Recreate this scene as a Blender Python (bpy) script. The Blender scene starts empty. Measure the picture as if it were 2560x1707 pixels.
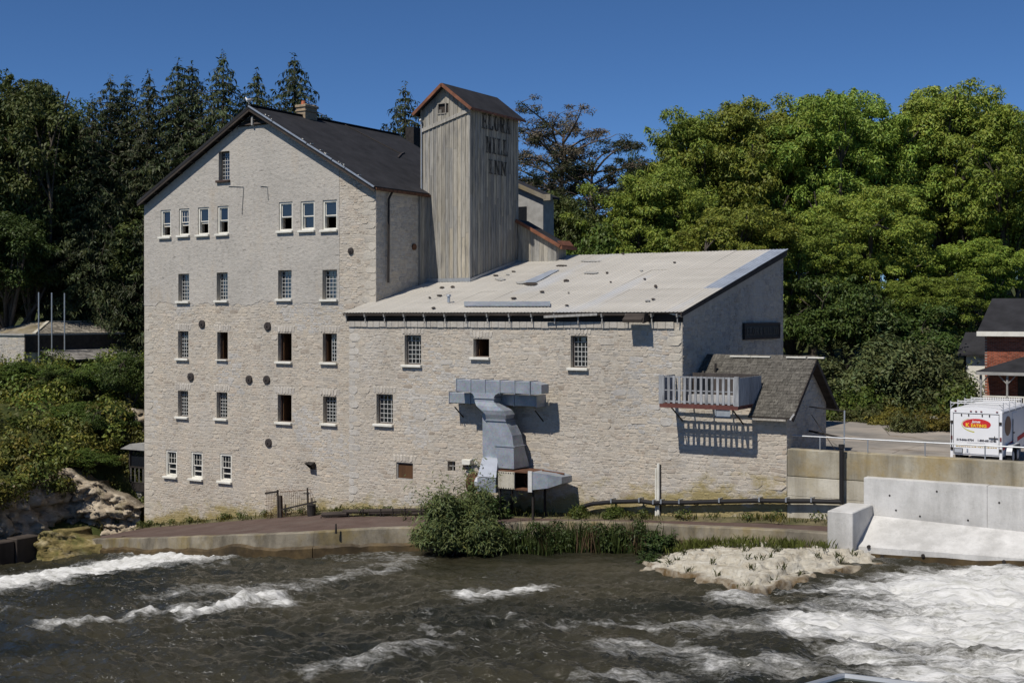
import bpy, math, random
import numpy as np
from mathutils import Vector, Matrix, noise as mnoise

random.seed(7); RNG = np.random.default_rng(7)
SC = bpy.context.scene
COL = SC.collection
rad = math.radians

# ---------------------------------------------------------------- camera
F = 3200.0; U0 = 1280.0; V0 = 790.0; YAW = rad(32.2)
CAM = Vector((0.0, -48.0, 13.0)); CA = math.cos(YAW); SA = math.sin(YAW)
cd = bpy.data.cameras.new('camera'); cam = bpy.data.objects.new('camera', cd); COL.objects.link(cam)
cam.location = CAM; cam.rotation_euler = (rad(90), 0, YAW)
cd.sensor_width = 36.0; cd.lens = 36.0 * F / 2560.0
cd.shift_y = -(853.5 - V0) / 2560.0
cd.clip_start = 0.3; cd.clip_end = 3000
SC.camera = cam

# ---------------------------------------------------------------- sky, sun, exposure
SUN_DIR = Vector((0.15, 1.0, -1.36)).normalized()          # direction in which sunlight travels
world = bpy.data.worlds.new('World'); SC.world = world; world.use_nodes = True
wn = world.node_tree; wn.nodes.clear()
wo = wn.nodes.new('ShaderNodeOutputWorld'); bg = wn.nodes.new('ShaderNodeBackground'); sk = wn.nodes.new('ShaderNodeTexSky')
sk.sky_type = 'NISHITA'; sk.sun_disc = False
s_el = math.asin(-SUN_DIR.z); s_az = math.atan2(-SUN_DIR.x, -SUN_DIR.y)
sk.sun_elevation = s_el; sk.sun_rotation = s_az
sk.altitude = 2000; sk.air_density = 0.6; sk.dust_density = 0.0; sk.ozone_density = 6.0
bg.inputs['Strength'].default_value = 0.10
hsv = wn.nodes.new('ShaderNodeHueSaturation'); hsv.inputs['Saturation'].default_value = 1.10
wn.links.new(sk.outputs[0], hsv.inputs['Color']); wn.links.new(hsv.outputs[0], bg.inputs[0]); wn.links.new(bg.outputs[0], wo.inputs[0])
sd = bpy.data.lights.new('sun', 'SUN'); sun = bpy.data.objects.new('sun', sd); COL.objects.link(sun)
sd.energy = 4.6; sd.angle = rad(0.53); sd.color = (1.0, 0.94, 0.85)
sun.rotation_euler = SUN_DIR.to_track_quat('-Z', 'Y').to_euler(); sun.location = (-20, -60, 80)
SC.view_settings.view_transform = 'Standard'; SC.view_settings.look = 'None'
SC.view_settings.exposure = 0.0; SC.view_settings.gamma = 1.0; SC.view_settings.use_curve_mapping = False
SC.render.engine = 'CYCLES'
SC.cycles.max_bounces = 6; SC.cycles.diffuse_bounces = 3; SC.cycles.glossy_bounces = 3
SC.cycles.transmission_bounces = 3; SC.cycles.transparent_max_bounces = 6
SC.cycles.use_denoising = True

# ---------------------------------------------------------------- survey: points measured on known planes
def ray(u, v):
    r = (u - U0) / F
    return Vector((r*CA - SA, r*SA + CA, (V0 - v)/F))
def onY(u, v, y):
    d = ray(u, v); return CAM + d*((y - CAM.y)/d.y)
def onX(u, v, x):
    d = ray(u, v); return CAM + d*((x - CAM.x)/d.x)
def onZ(u, v, z):
    d = ray(u, v); return CAM + d*((z - CAM.z)/d.z)
def atD(u, v, dist):
    return CAM + ray(u, v)*dist
def lerp(a, b, t): return a + (b - a)*t
def vary(c, lo, hi):
    k = random.uniform(lo, hi); return tuple(q*k for q in c)
def sstep(a, b, x):
    t = np.clip((x - a)/(b - a), 0, 1); return t*t*(3 - 2*t)
WALK_X = [-60, -54, -38.5, -32.8, -17, -13]; WALK_Z = [1.2, 1.6, 3.82, 4.3, 5.35, 5.5]
def zwalk(x): return float(np.interp(x, WALK_X, WALK_Z))
RIV_X = [-90, -66, -58, -54, -44, -38, -30, -22, -16, -10, -4, 3, 20]
RIV_Z = [-0.6, 0.0, 0.45, 0.85, 2.1, 2.9, 3.5, 4.05, 4.5, 4.75, 5.2, 5.8, 7.0]
def zwat(x): return np.interp(x, RIV_X, RIV_Z)
def solve(u, v, fn, off=0.0):
    p = onZ(u, v, 3.0)
    for _ in range(25): p = onZ(u, v, float(fn(p.x)) + off)
    return p

# ---------------------------------------------------------------- 2D gradient noise (numpy)
class Perlin:
    def __init__(s, seed):
        g = np.random.default_rng(seed); s.p = g.permutation(256); a = g.uniform(0, 2*np.pi, 256)
        s.g = np.stack([np.cos(a), np.sin(a)], 1)
    def __call__(s, x, y):
        x = np.asarray(x, float); y = np.asarray(y, float)
        xi = np.floor(x).astype(int); yi = np.floor(y).astype(int); xf = x - xi; yf = y - yi
        f = lambda t: t*t*t*(t*(t*6 - 15) + 10)
        def gr(ix, iy, dx, dy):
            g = s.g[s.p[(s.p[ix & 255] + iy) & 255]]; return g[..., 0]*dx + g[..., 1]*dy
        a = gr(xi, yi, xf, yf); b = gr(xi+1, yi, xf-1, yf); c = gr(xi, yi+1, xf, yf-1); d = gr(xi+1, yi+1, xf-1, yf-1)
        u = f(xf); w = f(yf)
        return ((a + (b-a)*u)*(1-w) + (c + (d-c)*u)*w)*1.5
    def fbm(s, x, y, o=4, l=2.03, g=0.5):
        t = 0; a = 1.0
        for i in range(o): t = t + a*s(np.asarray(x)*l**i + 17*i, np.asarray(y)*l**i - 9*i); a *= g
        return t
PN = Perlin(3); PN2 = Perlin(11)
def fracture(x, y, sx, sy, seed):
    """fracture cells sx by sy metres: per-cell random values, tilt coordinates and distance to the nearest joint"""
    x = np.asarray(x, float)/sx; y = np.asarray(y, float)/sy; ix = np.floor(x).astype(int); iy = np.floor(y).astype(int)
    tab = np.random.default_rng(seed).random((64, 64, 4)); b1 = np.full(x.shape, 9.); b2 = np.full(x.shape, 9.); rv = np.zeros(x.shape); rx = np.zeros(x.shape); ry = np.zeros(x.shape)
    for dx in (-1, 0, 1):
        for dy in (-1, 0, 1):
            t = tab[(ix+dx) % 64, (iy+dy) % 64]; px = ix+dx+.15+.7*t[..., 0]; py = iy+dy+.15+.7*t[..., 1]; d = np.hypot(x-px, y-py); c = d < b1
            b2 = np.where(c, b1, np.minimum(b2, d)); rv = np.where(c, t[..., 2], rv); rx = np.where(c, (x-px)*(t[..., 3]-.5), rx); ry = np.where(c, (y-py)*(t[..., 2]-.5), ry); b1 = np.where(c, d, b1)
    return rv, rx+ry, b2-b1

# ---------------------------------------------------------------- mesh building
WLOC = {}
class MB:
    """collects faces; build() links them as one mesh object"""
    def __init__(s): s.v = []; s.f = []; s.c = []; s.col = (1, 1, 1)
    def face(s, pts, col=None):
        n = len(s.v); s.v.extend([tuple(p) for p in pts]); s.f.append(tuple(range(n, n+len(pts)))); s.c.append(col or s.col)
    def add(s, V, Fs, col=None):
        n = len(s.v); s.v.extend([tuple(p) for p in V])
        for f in Fs: s.f.append(tuple(i+n for i in f)); s.c.append(col or s.col)
    def box(s, x0, x1, y0, y1, z0, z1, col=None):
        s.add([(x0,y0,z0),(x1,y0,z0),(x1,y1,z0),(x0,y1,z0),(x0,y0,z1),(x1,y0,z1),(x1,y1,z1),(x0,y1,z1)],
              [(0,3,2,1),(4,5,6,7),(0,1,5,4),(1,2,6,5),(2,3,7,6),(3,0,4,7)], col)
    def bbox(s, x0, x1, y0, y1, z0, z1, b=0.01, col=None):
        """box with chamfered edges"""
        V = []; F_ = []
        for sx in (0, 1):
            for sy in (0, 1):
                for sz in (0, 1):
                    X = (x0, x1)[sx]; Y = (y0, y1)[sy]; Z = (z0, z1)[sz]
                    ix = (b, -b)[sx]; iy = (b, -b)[sy]; iz = (b, -b)[sz]
                    V += [(X, Y+iy, Z+iz), (X+ix, Y, Z+iz), (X+ix, Y+iy, Z)]
        idx = lambda a, b_, c, k: ((a*2+b_)*2+c)*3+k
        for a in (0, 1):
            F_.append((idx(a,0,0,0), idx(a,1,0,0), idx(a,1,1,0), idx(a,0,1,0)))
            F_.append((idx(0,a,0,1), idx(1,a,0,1), idx(1,a,1,1), idx(0,a,1,1)))
            F_.append((idx(0,0,a,2), idx(1,0,a,2), idx(1,1,a,2), idx(0,1,a,2)))
        for a in (0, 1):
            for b_ in (0, 1):
                F_.append((idx(a,b_,0,0), idx(a,b_,1,0), idx(a,b_,1,1), idx(a,b_,0,1)))
                F_.append((idx(a,0,b_,0), idx(a,1,b_,0), idx(a,1,b_,2), idx(a,0,b_,2)))
                F_.append((idx(0,a,b_,1), idx(1,a,b_,1), idx(1,a,b_,2), idx(0,a,b_,2)))
                for c in (0, 1): F_.append((idx(a,b_,c,0), idx(a,b_,c,1), idx(a,b_,c,2)))
        s.add(V, F_, col)
    def beam(s, p, q, w, h, up=(0,0,1), col=None):
        p = Vector(p); q = Vector(q); d = (q-p).normalized(); up = Vector(up)
        if abs(d.dot(up)) > 0.98: up = Vector((0, 1, 0))
        a = d.cross(up).normalized(); b = a.cross(d).normalized(); V = []
        for c in (p, q):
            for sa, sb in ((-1,-1),(1,-1),(1,1),(-1,1)): V.append(c + a*(sa*w/2) + b*(sb*h/2))
        s.add(V, [(0,3,2,1),(4,5,6,7),(0,1,5,4),(1,2,6,5),(2,3,7,6),(3,0,4,7)], col)
    def prism(s, poly, vec, col=None):
        n = len(poly); vec = Vector(vec); V = [Vector(p) for p in poly]; V += [p+vec for p in V]
        s.add(V, [tuple(range(n-1,-1,-1)), tuple(range(n, 2*n))] + [(i,(i+1)%n,n+(i+1)%n,n+i) for i in range(n)], col)
    def tube(s, pts, r, n=8, col=None, cap=True):
        pts = [Vector(p) for p in pts]; R = r if hasattr(r, '__len__') else [r]*len(pts); V = []; F_ = []
        prev = None
        for i, p in enumerate(pts):
            d = (pts[min(i+1, len(pts)-1)] - pts[max(i-1, 0)]).normalized()
            if prev is None:
                a = d.cross(Vector((0,0,1)) if abs(d.z) < 0.9 else Vector((1,0,0))).normalized()
            else:
                a = (prev - d*prev.dot(d)).normalized()
            prev = a; b = d.cross(a)
            for k in range(n):
                t = 2*math.pi*k/n; V.append(p + a*(R[i]*math.cos(t)) + b*(R[i]*math.sin(t)))
        for i in range(len(pts)-1):
            for k in range(n):
                F_.append((i*n+k, i*n+(k+1)%n, (i+1)*n+(k+1)%n, (i+1)*n+k))
        if cap: F_ += [tuple(range(n-1,-1,-1)), tuple(range((len(pts)-1)*n, len(pts)*n))]
        s.add(V, F_, col)
    def loft(s, rings, col=None, cap=True):
        n = len(rings[0]); V = [p for r in rings for p in r]; F_ = []
        for i in range(len(rings)-1):
            for k in range(n): F_.append((i*n+k, i*n+(k+1)%n, (i+1)*n+(k+1)%n, (i+1)*n+k))
        if cap: F_ += [tuple(range(n-1,-1,-1)), tuple(range((len(rings)-1)*n, len(rings)*n))]
        s.add(V, F_, col)
    def mesh(s, name):
        return fastmesh(name, s.v, s.f, s.c)
    def build(s, name, mat, parent=None, smooth=False):
        return put(name, s.mesh(name), mat, parent, smooth=smooth)
def fastmesh(name, V, Fs, cols=None, smooth=False):
    m = bpy.data.meshes.new(name)
    m.from_pydata([tuple(p) for p in V], [], Fs); 
    if cols is not None and len(cols) == len(Fs):
        at = m.attributes.new('Col', 'FLOAT_COLOR', 'FACE')
        a = np.ones((len(Fs), 4), np.float32); a[:, :3] = np.array(cols, np.float32); at.data.foreach_set('color', a.ravel())
    m.update(); return m
def npmesh(name, V, Q, fcol=None, smooth=False):
    """fast mesh from numpy arrays; Q is (n,k) face indices"""
    V = np.asarray(V, np.float32); Q = np.asarray(Q, np.int32); k = Q.shape[1]
    m = bpy.data.meshes.new(name); m.vertices.add(len(V)); m.vertices.foreach_set('co', V.ravel())
    m.loops.add(Q.size); m.loops.foreach_set('vertex_index', Q.ravel())
    m.polygons.add(len(Q)); m.polygons.foreach_set('loop_start', np.arange(0, Q.size, k, dtype=np.int32))
    try: m.polygons.foreach_set('loop_total', np.full(len(Q), k, np.int32))
    except Exception: pass
    if fcol is not None:
        at = m.attributes.new('Col', 'FLOAT_COLOR', 'FACE'); a = np.ones((len(Q), 4), np.float32); a[:, :3] = fcol
        at.data.foreach_set('color', a.ravel())
    m.update(calc_edges=True); m.validate()
    if smooth: m.polygons.foreach_set('use_smooth', np.ones(len(Q), bool))
    return m
def put(name, mesh, mat, parent=None, loc=(0,0,0), rot=None, scale=None, smooth=False):
    o = bpy.data.objects.new(name, mesh); COL.objects.link(o)
    if mat is not None and len(mesh.materials) == 0: mesh.materials.append(mat)
    if smooth: mesh.polygons.foreach_set('use_smooth', np.ones(len(mesh.polygons), bool))
    w = Vector(loc)
    if parent is not None:
        o.parent = parent; o.location = w - WLOC.get(parent.name, Vector((0,0,0)))
    else: o.location = w
    if rot is not None: o.rotation_euler = rot
    if scale is not None: o.scale = scale
    WLOC[o.name] = w
    return o
def thing(name, label, cat, loc, group=None):
    o = bpy.data.objects.new(name, None); COL.objects.link(o); o.location = loc; WLOC[o.name] = Vector(loc)
    o.empty_display_size = 0.3
    return tag(o, label, cat, group)
def tag(o, label=None, cat=None, group=None, kind=None):
    if label: o['label'] = label
    if cat: o['category'] = cat
    if group: o['group'] = group
    if kind: o['kind'] = kind
    return o

# ---------------------------------------------------------------- materials
class NT:
    def __init__(s, name):
        s.m = bpy.data.materials.new(name); s.m.use_nodes = True; s.t = s.m.node_tree; s.t.nodes.clear()
        s.out = s.n('ShaderNodeOutputMaterial')
    def n(s, typ, **kw):
        x = s.t.nodes.new(typ)
        for k, v in kw.items(): setattr(x, k, v)
        return x
    def l(s, a, b): s.t.links.new(a, b)
    def pos(s, scale=(1,1,1), obj=False, rot=(0,0,0)):
        if obj: src = s.n('ShaderNodeTexCoord').outputs['Object']
        else: src = s.n('ShaderNodeNewGeometry').outputs['Position']
        mp = s.n('ShaderNodeMapping'); mp.inputs['Scale'].default_value = scale; mp.inputs['Rotation'].default_value = rot
        s.l(src, mp.inputs[0]); return mp.outputs[0]
    def noise(s, vec, scale, detail=4, rough=0.55, dist=0.0):
        x = s.n('ShaderNodeTexNoise'); s.l(vec, x.inputs['Vector']); x.inputs['Scale'].default_value = scale
        x.inputs['Detail'].default_value = detail; x.inputs['Roughness'].default_value = rough; x.inputs['Distortion'].default_value = dist
        return x.outputs['Fac']
    def voro(s, vec, scale, feature='F1', out='Distance'):
        x = s.n('ShaderNodeTexVoronoi', feature=feature); s.l(vec, x.inputs['Vector']); x.inputs['Scale'].default_value = scale
        return x.outputs[out]
    def ramp(s, fac, stops):
        x = s.n('ShaderNodeValToRGB'); s.l(fac, x.inputs[0]); e = x.color_ramp.elements
        while len(e) < len(stops): e.new(0.5)
        for i, (p, c) in enumerate(stops):
            e[i].position = p; e[i].color = (c if hasattr(c, '__len__') else (c, c, c)) + ((1,) if not hasattr(c, '__len__') or len(c) == 3 else ())
        return x.outputs[0]
    def mix(s, fac, a, b, mode='MIX'):
        x = s.n('ShaderNodeMix', data_type='RGBA', blend_type=mode)
        for sock, val in ((x.inputs[0], fac), (x.inputs[6], a), (x.inputs[7], b)):
            if hasattr(val, 'links') or hasattr(val, 'is_linked'): s.l(val, sock)
            elif sock == x.inputs[0]: sock.default_value = val
            else: sock.default_value = tuple(val) + (1,) if len(val) == 3 else val
        return x.outputs[2]
    def math(s, op, a, b=0.0, clamp=False):
        x = s.n('ShaderNodeMath', operation=op, use_clamp=clamp)
        for i, val in enumerate((a, b)):
            if hasattr(val, 'is_linked'): s.l(val, x.inputs[i])
            else: x.inputs[i].default_value = val
        return x.outputs[0]
    def attr(s, name): 
        x = s.n('ShaderNodeAttribute', attribute_name=name); return x
    def bump(s, h, strength=0.5, dist=0.02):
        x = s.n('ShaderNodeBump'); s.l(h, x.inputs['Height']); x.inputs['Strength'].default_value = strength; x.inputs['Distance'].default_value = dist
        return x.outputs[0]
    def bsdf(s, col, rough=0.8, metal=0.0, nrm=None, spec=0.3, ior=None):
        b = s.n('ShaderNodeBsdfPrincipled')
        if hasattr(col, 'is_linked'): s.l(col, b.inputs['Base Color'])
        else: b.inputs['Base Color'].default_value = tuple(col) + (1,)
        if hasattr(rough, 'is_linked'): s.l(rough, b.inputs['Roughness'])
        else: b.inputs['Roughness'].default_value = rough
        b.inputs['Metallic'].default_value = metal
        b.inputs['Specular IOR Level'].default_value = spec
        if ior: b.inputs['IOR'].default_value = ior
        if nrm is not None: s.l(nrm, b.inputs['Normal'])
        s.l(b.outputs[0], s.out.inputs[0]); return b
def simple(name, col, rough=0.7, metal=0.0, var=0.15, scale=3.0, bump=0.0, spec=0.3, stretch=(1,1,1), attr=False, dirt=None, dirt_amt=0.5, dirt_scale=0.6):
    t = NT(name); p = t.pos(stretch); n = t.noise(p, scale, 5, 0.6)
    lo = tuple(c*(1-var) for c in col); hi = tuple(min(1, c*(1+var)) for c in col)
    c = t.ramp(n, [(0.3, lo), (0.7, hi)])
    if attr: c = t.mix(1.0, c, t.attr('Col').outputs['Color'], 'MULTIPLY')
    if dirt:
        n2 = t.noise(t.pos(stretch), dirt_scale, 6, 0.65); c = t.mix(t.math('MULTIPLY', t.ramp(n2, [(0.45, 0.0), (0.68, 1.0)]), dirt_amt), c, dirt)
    nr = t.bump(t.noise(t.pos(stretch), scale*6, 4), bump, 0.02) if bump else None
    t.bsdf(c, rough, metal, nr, spec); return t.m
M = {}
def foot_moss(t, c):
    """yellow lichen in irregular patches low on the old walls"""
    sx = t.n('ShaderNodeSeparateXYZ'); t.l(t.n('ShaderNodeNewGeometry').outputs['Position'], sx.inputs[0])
    base = t.math('ADD', t.math('MULTIPLY', t.math('ADD', sx.outputs[0], 54.0), 0.118), 1.75)
    hgt = t.math('SUBTRACT', sx.outputs[2], base); low = t.ramp(t.math('MULTIPLY', hgt, 0.6), [(0.0, 0.34), (0.9, 0.0)])
    m = t.ramp(t.math('ADD', t.noise(t.pos((.6, .6, 1.0)), 1.1, 7, .72), low), [(0.66, 0.0), (0.80, 0.8)])
    return t.mix(m, c, (0.26, 0.205, 0.065))
def make_materials():
    # rubble stones: colour per stone, fine grain and relief
    t = NT('rubble_stone'); p = t.pos()
    c = t.mix(1.0, t.attr('Col').outputs['Color'], t.ramp(t.noise(p, 9, 6, 0.65), [(0.25, 0.72), (0.5, 1.0), (0.75, 1.15)]), 'MULTIPLY')
    st = t.ramp(t.noise(t.pos((1, 1, 0.30)), 0.5, 7, 0.68), [(0.32, (0.76, 0.755, 0.75)), (0.5, (0.97, 0.96, 0.95)), (0.66, (1.10, 1.07, 1.02))])
    c = t.mix(1.0, c, st, 'MULTIPLY')
    pk = t.ramp(t.noise(t.pos((1, 1, .7)), 0.28, 6, 0.65), [(0.55, 0.0), (0.68, 0.55)]); c = t.mix(pk, c, (0.46, 0.445, 0.42))
    ws = t.ramp(t.noise(t.pos(), 1.9, 8, 0.72), [(0.42, 0.0), (0.64, 0.6)]); c = t.mix(ws, c, (0.450, 0.410, 0.350))
    c = foot_moss(t, c)
    t.bsdf(c, 0.9, 0, t.bump(t.noise(p, 14, 6, 0.7), 0.8, 0.03), 0.2); M['stone'] = t.m
    # bedding mortar
    t = NT('lime_mortar'); p = t.pos()
    c = t.ramp(t.noise(p, 3.0, 6, 0.65), [(0.3, (0.37, 0.332, 0.278)), (0.7, (0.48, 0.438, 0.375))])
    c = foot_moss(t, c)
    t.bsdf(c, 0.95, 0, t.bump(t.noise(p, 18, 5, 0.7), 0.8, 0.03), 0.15); M['mortar'] = t.m
    # grey render coat over the upper storeys, the stones telegraph through
    t = NT('render_coat'); p = t.pos((1, 1, 1.9))
    big = t.noise(t.pos((0.7, 0.7, 1.0)), 0.5, 6, 0.62)
    c = t.ramp(big, [(0.28, (0.355, 0.335, 0.302)), (0.5, (0.425, 0.40, 0.362)), (0.72, (0.465, 0.432, 0.382))])
    fine = t.ramp(t.noise(p, 4.5, 6, 0.7, 0.6), [(0.32, 0.60), (0.44, 0.94), (0.7, 1.08)])
    c = t.mix(1.0, c, fine, 'MULTIPLY')
    rust = t.ramp(t.noise(t.pos((1.0, 1, 0.4)), 0.6, 7, 0.72), [(0.54, 0.0), (0.72, 0.55)])
    c = t.mix(rust, c, (0.42, 0.34, 0.245))
    run = t.ramp(t.noise(t.pos((2.2, 1, 0.12)), 1.0, 6, 0.65), [(0.56, 0.0), (0.70, 0.35)])
    c = t.mix(run, c, (0.30, 0.28, 0.25))
    crk = t.ramp(t.noise(t.pos((.8, .8, 4.5)), 1.6, 7, 0.72, 0.3), [(0.30, 0.0), (0.37, 1.0)])
    c = t.mix(1.0, c, t.ramp(crk, [(0.0, 0.72), (1.0, 1.0)]), 'MULTIPLY')
    h = t.math('ADD', t.math('MULTIPLY', crk, 0.8), t.math('MULTIPLY', t.noise(p, 3.2, 7, 0.7, .4), 1.5))
    t.bsdf(c, 0.92, 0, t.bump(h, 0.7, 0.04), 0.2); M['render'] = t.m
    # concretes
    def conc(name, lo, hi, stain, amt, vscale=(1.2, 1.2, 0.12), rough=0.9, moss=None):
        t = NT(name); c = t.ramp(t.noise(t.pos(), 0.8, 7, 0.62), [(0.3, lo), (0.7, hi)])
        s1 = t.ramp(t.noise(t.pos(vscale), 1.1, 6, 0.65), [(0.46, 0.0), (0.66, 1.0)])
        c = t.mix(t.math('MULTIPLY', s1, amt), c, stain)
        if moss:
            s2 = t.ramp(t.noise(t.pos((0.5, 0.5, 0.35)), 0.75, 6, 0.7), [(0.50, 0.0), (0.64, 1.0)])
            c = t.mix(t.math('MULTIPLY', s2, moss[1]), c, moss[0])
        pit = t.ramp(t.noise(t.pos(), 12, 5, 0.7), [(0.25, 0.75), (0.45, 1.0)])
        c = t.mix(1.0, c, pit, 'MULTIPLY')
        t.bsdf(c, rough, 0, t.bump(t.noise(t.pos(), 7, 7, 0.7), 0.5, 0.03), 0.25); return t.m
    M['conc_path'] = conc('weathered_concrete', (0.14, 0.122, 0.092), (0.31, 0.278, 0.218), (0.05, 0.043, 0.033), 0.75, vscale=(.7, .7, .3), moss=((0.20, 0.15, 0.05), 0.6))
    M['conc_old'] = conc('stained_concrete', (0.38, 0.35, 0.285), (0.58, 0.55, 0.47), (0.17, 0.145, 0.10), 0.55, moss=((0.27, 0.215, 0.09), 0.35))
    M['conc_band'] = conc('lichen_concrete', (0.24, 0.215, 0.165), (0.42, 0.39, 0.31), (0.10, 0.085, 0.055), 0.6, moss=((0.27, 0.19, 0.06), 0.6))
    M['conc_new'] = conc('new_concrete', (0.43, 0.425, 0.41), (0.62, 0.615, 0.60), (0.27, 0.265, 0.25), 0.5, vscale=(0.9, 0.9, 0.22))
    M['conc_side'] = conc('grey_concrete', (0.42, 0.42, 0.42), (0.62, 0.62, 0.61), (0.3, 0.3, 0.3), 0.3)
    # roofs and metals
    M['asphalt_roof'] = simple('asphalt_roofing', (0.022, 0.022, 0.025), 0.85, 0, 0.35, 1.2, 0.4, 0.25)
    t = NT('ribbed_sheet'); p = t.pos((0.25, 1.0, 1.0))
    c = t.ramp(t.noise(p, 0.7, 6, 0.6), [(0.3, (0.41, 0.388, 0.345)), (0.7, (0.51, 0.485, 0.435))])
    b2 = t.ramp(t.noise(t.pos((0.9, 0.22, 0.22), rot=(0, 0, rad(22))), 0.35, 4, 0.5), [(0.58, 0.0), (0.70, 0.8)])
    c = t.mix(b2, c, (0.44, 0.46, 0.49))
    c = t.mix(t.ramp(t.noise(t.pos(), 2.2, 7, 0.75), [(0.62, 0.0), (0.74, 0.5)]), c, (0.33, 0.29, 0.23))
    t.bsdf(c, 0.55, 0, None, 0.3); M['ribbed'] = t.m
    M['bare_zinc'] = simple('bare_zinc_sheet', (0.36, 0.40, 0.46), 0.45, 0.3, 0.2, 1.5)
    t = NT('galvanised_duct'); p = t.pos()
    c = t.ramp(t.noise(p, 2.5, 5, 0.6), [(0.3, (0.215, 0.24, 0.275)), (0.7, (0.315, 0.34, 0.38))])
    sp = t.voro(t.pos(), 22, 'F1', 'Color')
    c = t.mix(0.12, c, sp, 'OVERLAY')
    t.bsdf(c, t.ramp(t.noise(p, 1.5, 4), [(0.3, 0.38), (0.7, 0.55)]), 0.15, t.bump(t.noise(p, 1.6, 2), 0.5, 0.06), 0.5); M['duct'] = t.m
    M['duct_bright'] = simple('bright_duct_sheet', (0.52, 0.54, 0.57), 0.4, 0.4, 0.12, 2.5)
    M['galv'] = simple('galvanised_pipe', (0.42, 0.44, 0.46), 0.42, 0.6, 0.12, 4)
    M['rust'] = simple('rusted_iron', (0.105, 0.05, 0.028), 0.9, 0, 0.5, 5, 0.5)
    M['iron'] = simple('dark_iron', (0.030, 0.026, 0.024), 0.75, 0.2, 0.4, 6, 0.3)
    M['plate_iron'] = simple('cast_anchor_iron', (0.045, 0.038, 0.036), 0.8, 0.1, 0.4, 9, 0.4)
    M['copper'] = simple('brown_copper', (0.21, 0.090, 0.052), 0.6, 0.25, 0.35, 2.5, dirt=(0.12, 0.05, 0.03), dirt_amt=0.7)
    M['black_pipe'] = simple('black_plastic_pipe', (0.016, 0.015, 0.016), 0.5, 0, 0.2, 3)
    # timber
    t = NT('weathered_boards'); p = t.pos((1, 1, 0.10))
    g = t.ramp(t.noise(p, 9, 7, 0.68, 0.4), [(0.28, 0.48), (0.5, 0.95), (0.72, 1.25)])
    c = t.mix(1.0, t.attr('Col').outputs['Color'], g, 'MULTIPLY')
    c = t.mix(t.ramp(t.noise(t.pos((1, 1, 0.28)), 1.7, 6, 0.7), [(0.52, 0.0), (0.70, 0.7)]), c, (0.15, 0.15, 0.155))
    t.bsdf(c, 0.88, 0, t.bump(t.noise(p, 24, 5, 0.7), 0.5, 0.01), 0.2); M['boards'] = t.m
    t = NT('silvered_timber'); p = t.pos((1, 1, 0.12))
    c = t.mix(1.0, t.attr('Col').outputs['Color'], t.ramp(t.noise(p, 12, 6, 0.68), [(0.3, 0.5), (0.7, 1.2)]), 'MULTIPLY')
    t.bsdf(c, 0.85, 0, None, 0.25); M['silver'] = t.m
    M['dark_wood'] = simple('dark_timber', (0.045, 0.036, 0.030), 0.85, 0, 0.4, 3, 0.3, stretch=(0.3, 1, 1))
    M['brown_door'] = simple('brown_board', (0.085, 0.042, 0.018), 0.7, 0, 0.35, 2, stretch=(2, 2, 0.3))
    M['red_board'] = simple('red_brown_paint', (0.115, 0.042, 0.034), 0.7, 0, 0.25, 4)
    M['white'] = simple('cream_paint', (0.68, 0.665, 0.60), 0.6, 0, 0.08, 3, dirt=(0.42, 0.38, 0.30), dirt_amt=0.35, dirt_scale=2.5)
    M['grey_paint'] = simple('grey_paint', (0.30, 0.295, 0.28), 0.7, 0, 0.2, 3)
    M['dark_frame'] = simple('dark_brown_frame', (0.055, 0.035, 0.028), 0.7, 0, 0.3, 3)
    M['muntin'] = simple('glazing_bar_white', (0.52, 0.52, 0.50), 0.6, 0, 0.1, 5)
    t = NT('window_glass'); t.bsdf((0.012, 0.014, 0.018), 0.06, 0, t.bump(t.noise(t.pos(), 1.8, 2), 0.08, 0.03), 0.5, 1.75); M['glass'] = t.m
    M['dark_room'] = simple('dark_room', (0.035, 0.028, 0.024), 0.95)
    M['brick'] = simple('red_brick', (0.27, 0.085, 0.048), 0.9, 0, 0.2, 8, 0.4, attr=True)
    M['brick_mortar'] = simple('brick_mortar', (0.30, 0.26, 0.22), 0.95)
    t = NT('split_shingle'); c = t.mix(1.0, t.attr('Col').outputs['Color'], t.ramp(t.noise(t.pos((2.5, 0.6, 0.6)), 9, 6, 0.7), [(0.3, 0.5), (0.7, 1.3)]), 'MULTIPLY')
    c = t.mix(t.ramp(t.noise(t.pos(), 6, 6, 0.7), [(0.56, 0.0), (0.68, 0.8)]), c, (0.20, 0.19, 0.165))
    t.bsdf(c, 0.95, 0, t.bump(t.noise(t.pos(), 20, 5, 0.7), 0.6, 0.02), 0.15); M['shingle'] = t.m
    # paving, ground, rock
    M['verge'] = simple('stony_verge', (0.115, 0.098, 0.055), 0.95, 0, 0.45, 2.5, 0.8, dirt=(0.06, 0.07, 0.02), dirt_amt=0.7, dirt_scale=1.5)
    M['walk'] = simple('brown_path', (0.088, 0.058, 0.048), 0.85, 0, 0.18, 1.5, 0.3, dirt=(0.16, 0.13, 0.11), dirt_amt=0.4)
    t = NT('cracked_asphalt'); c = t.ramp(t.noise(t.pos(), 0.28, 7, 0.62), [(0.35, (0.165, 0.16, 0.15)), (0.5, (0.27, 0.245, 0.215)), (0.65, (0.36, 0.32, 0.275))])
    c = t.mix(t.ramp(t.noise(t.pos((0.5, 1.6, 1)), 0.7, 7, 0.7), [(0.58, 0.0), (0.66, 0.75)]), c, (0.16, 0.115, 0.07))
    cr = t.ramp(t.voro(t.pos(), 0.3, 'DISTANCE_TO_EDGE'), [(0.0, 0.35), (0.012, 1.0)]); c = t.mix(1.0, c, cr, 'MULTIPLY')
    t.bsdf(c, 0.92, 0, t.bump(t.noise(t.pos(), 15, 5), 0.3, 0.02), 0.2); M['lot'] = t.m
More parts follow.
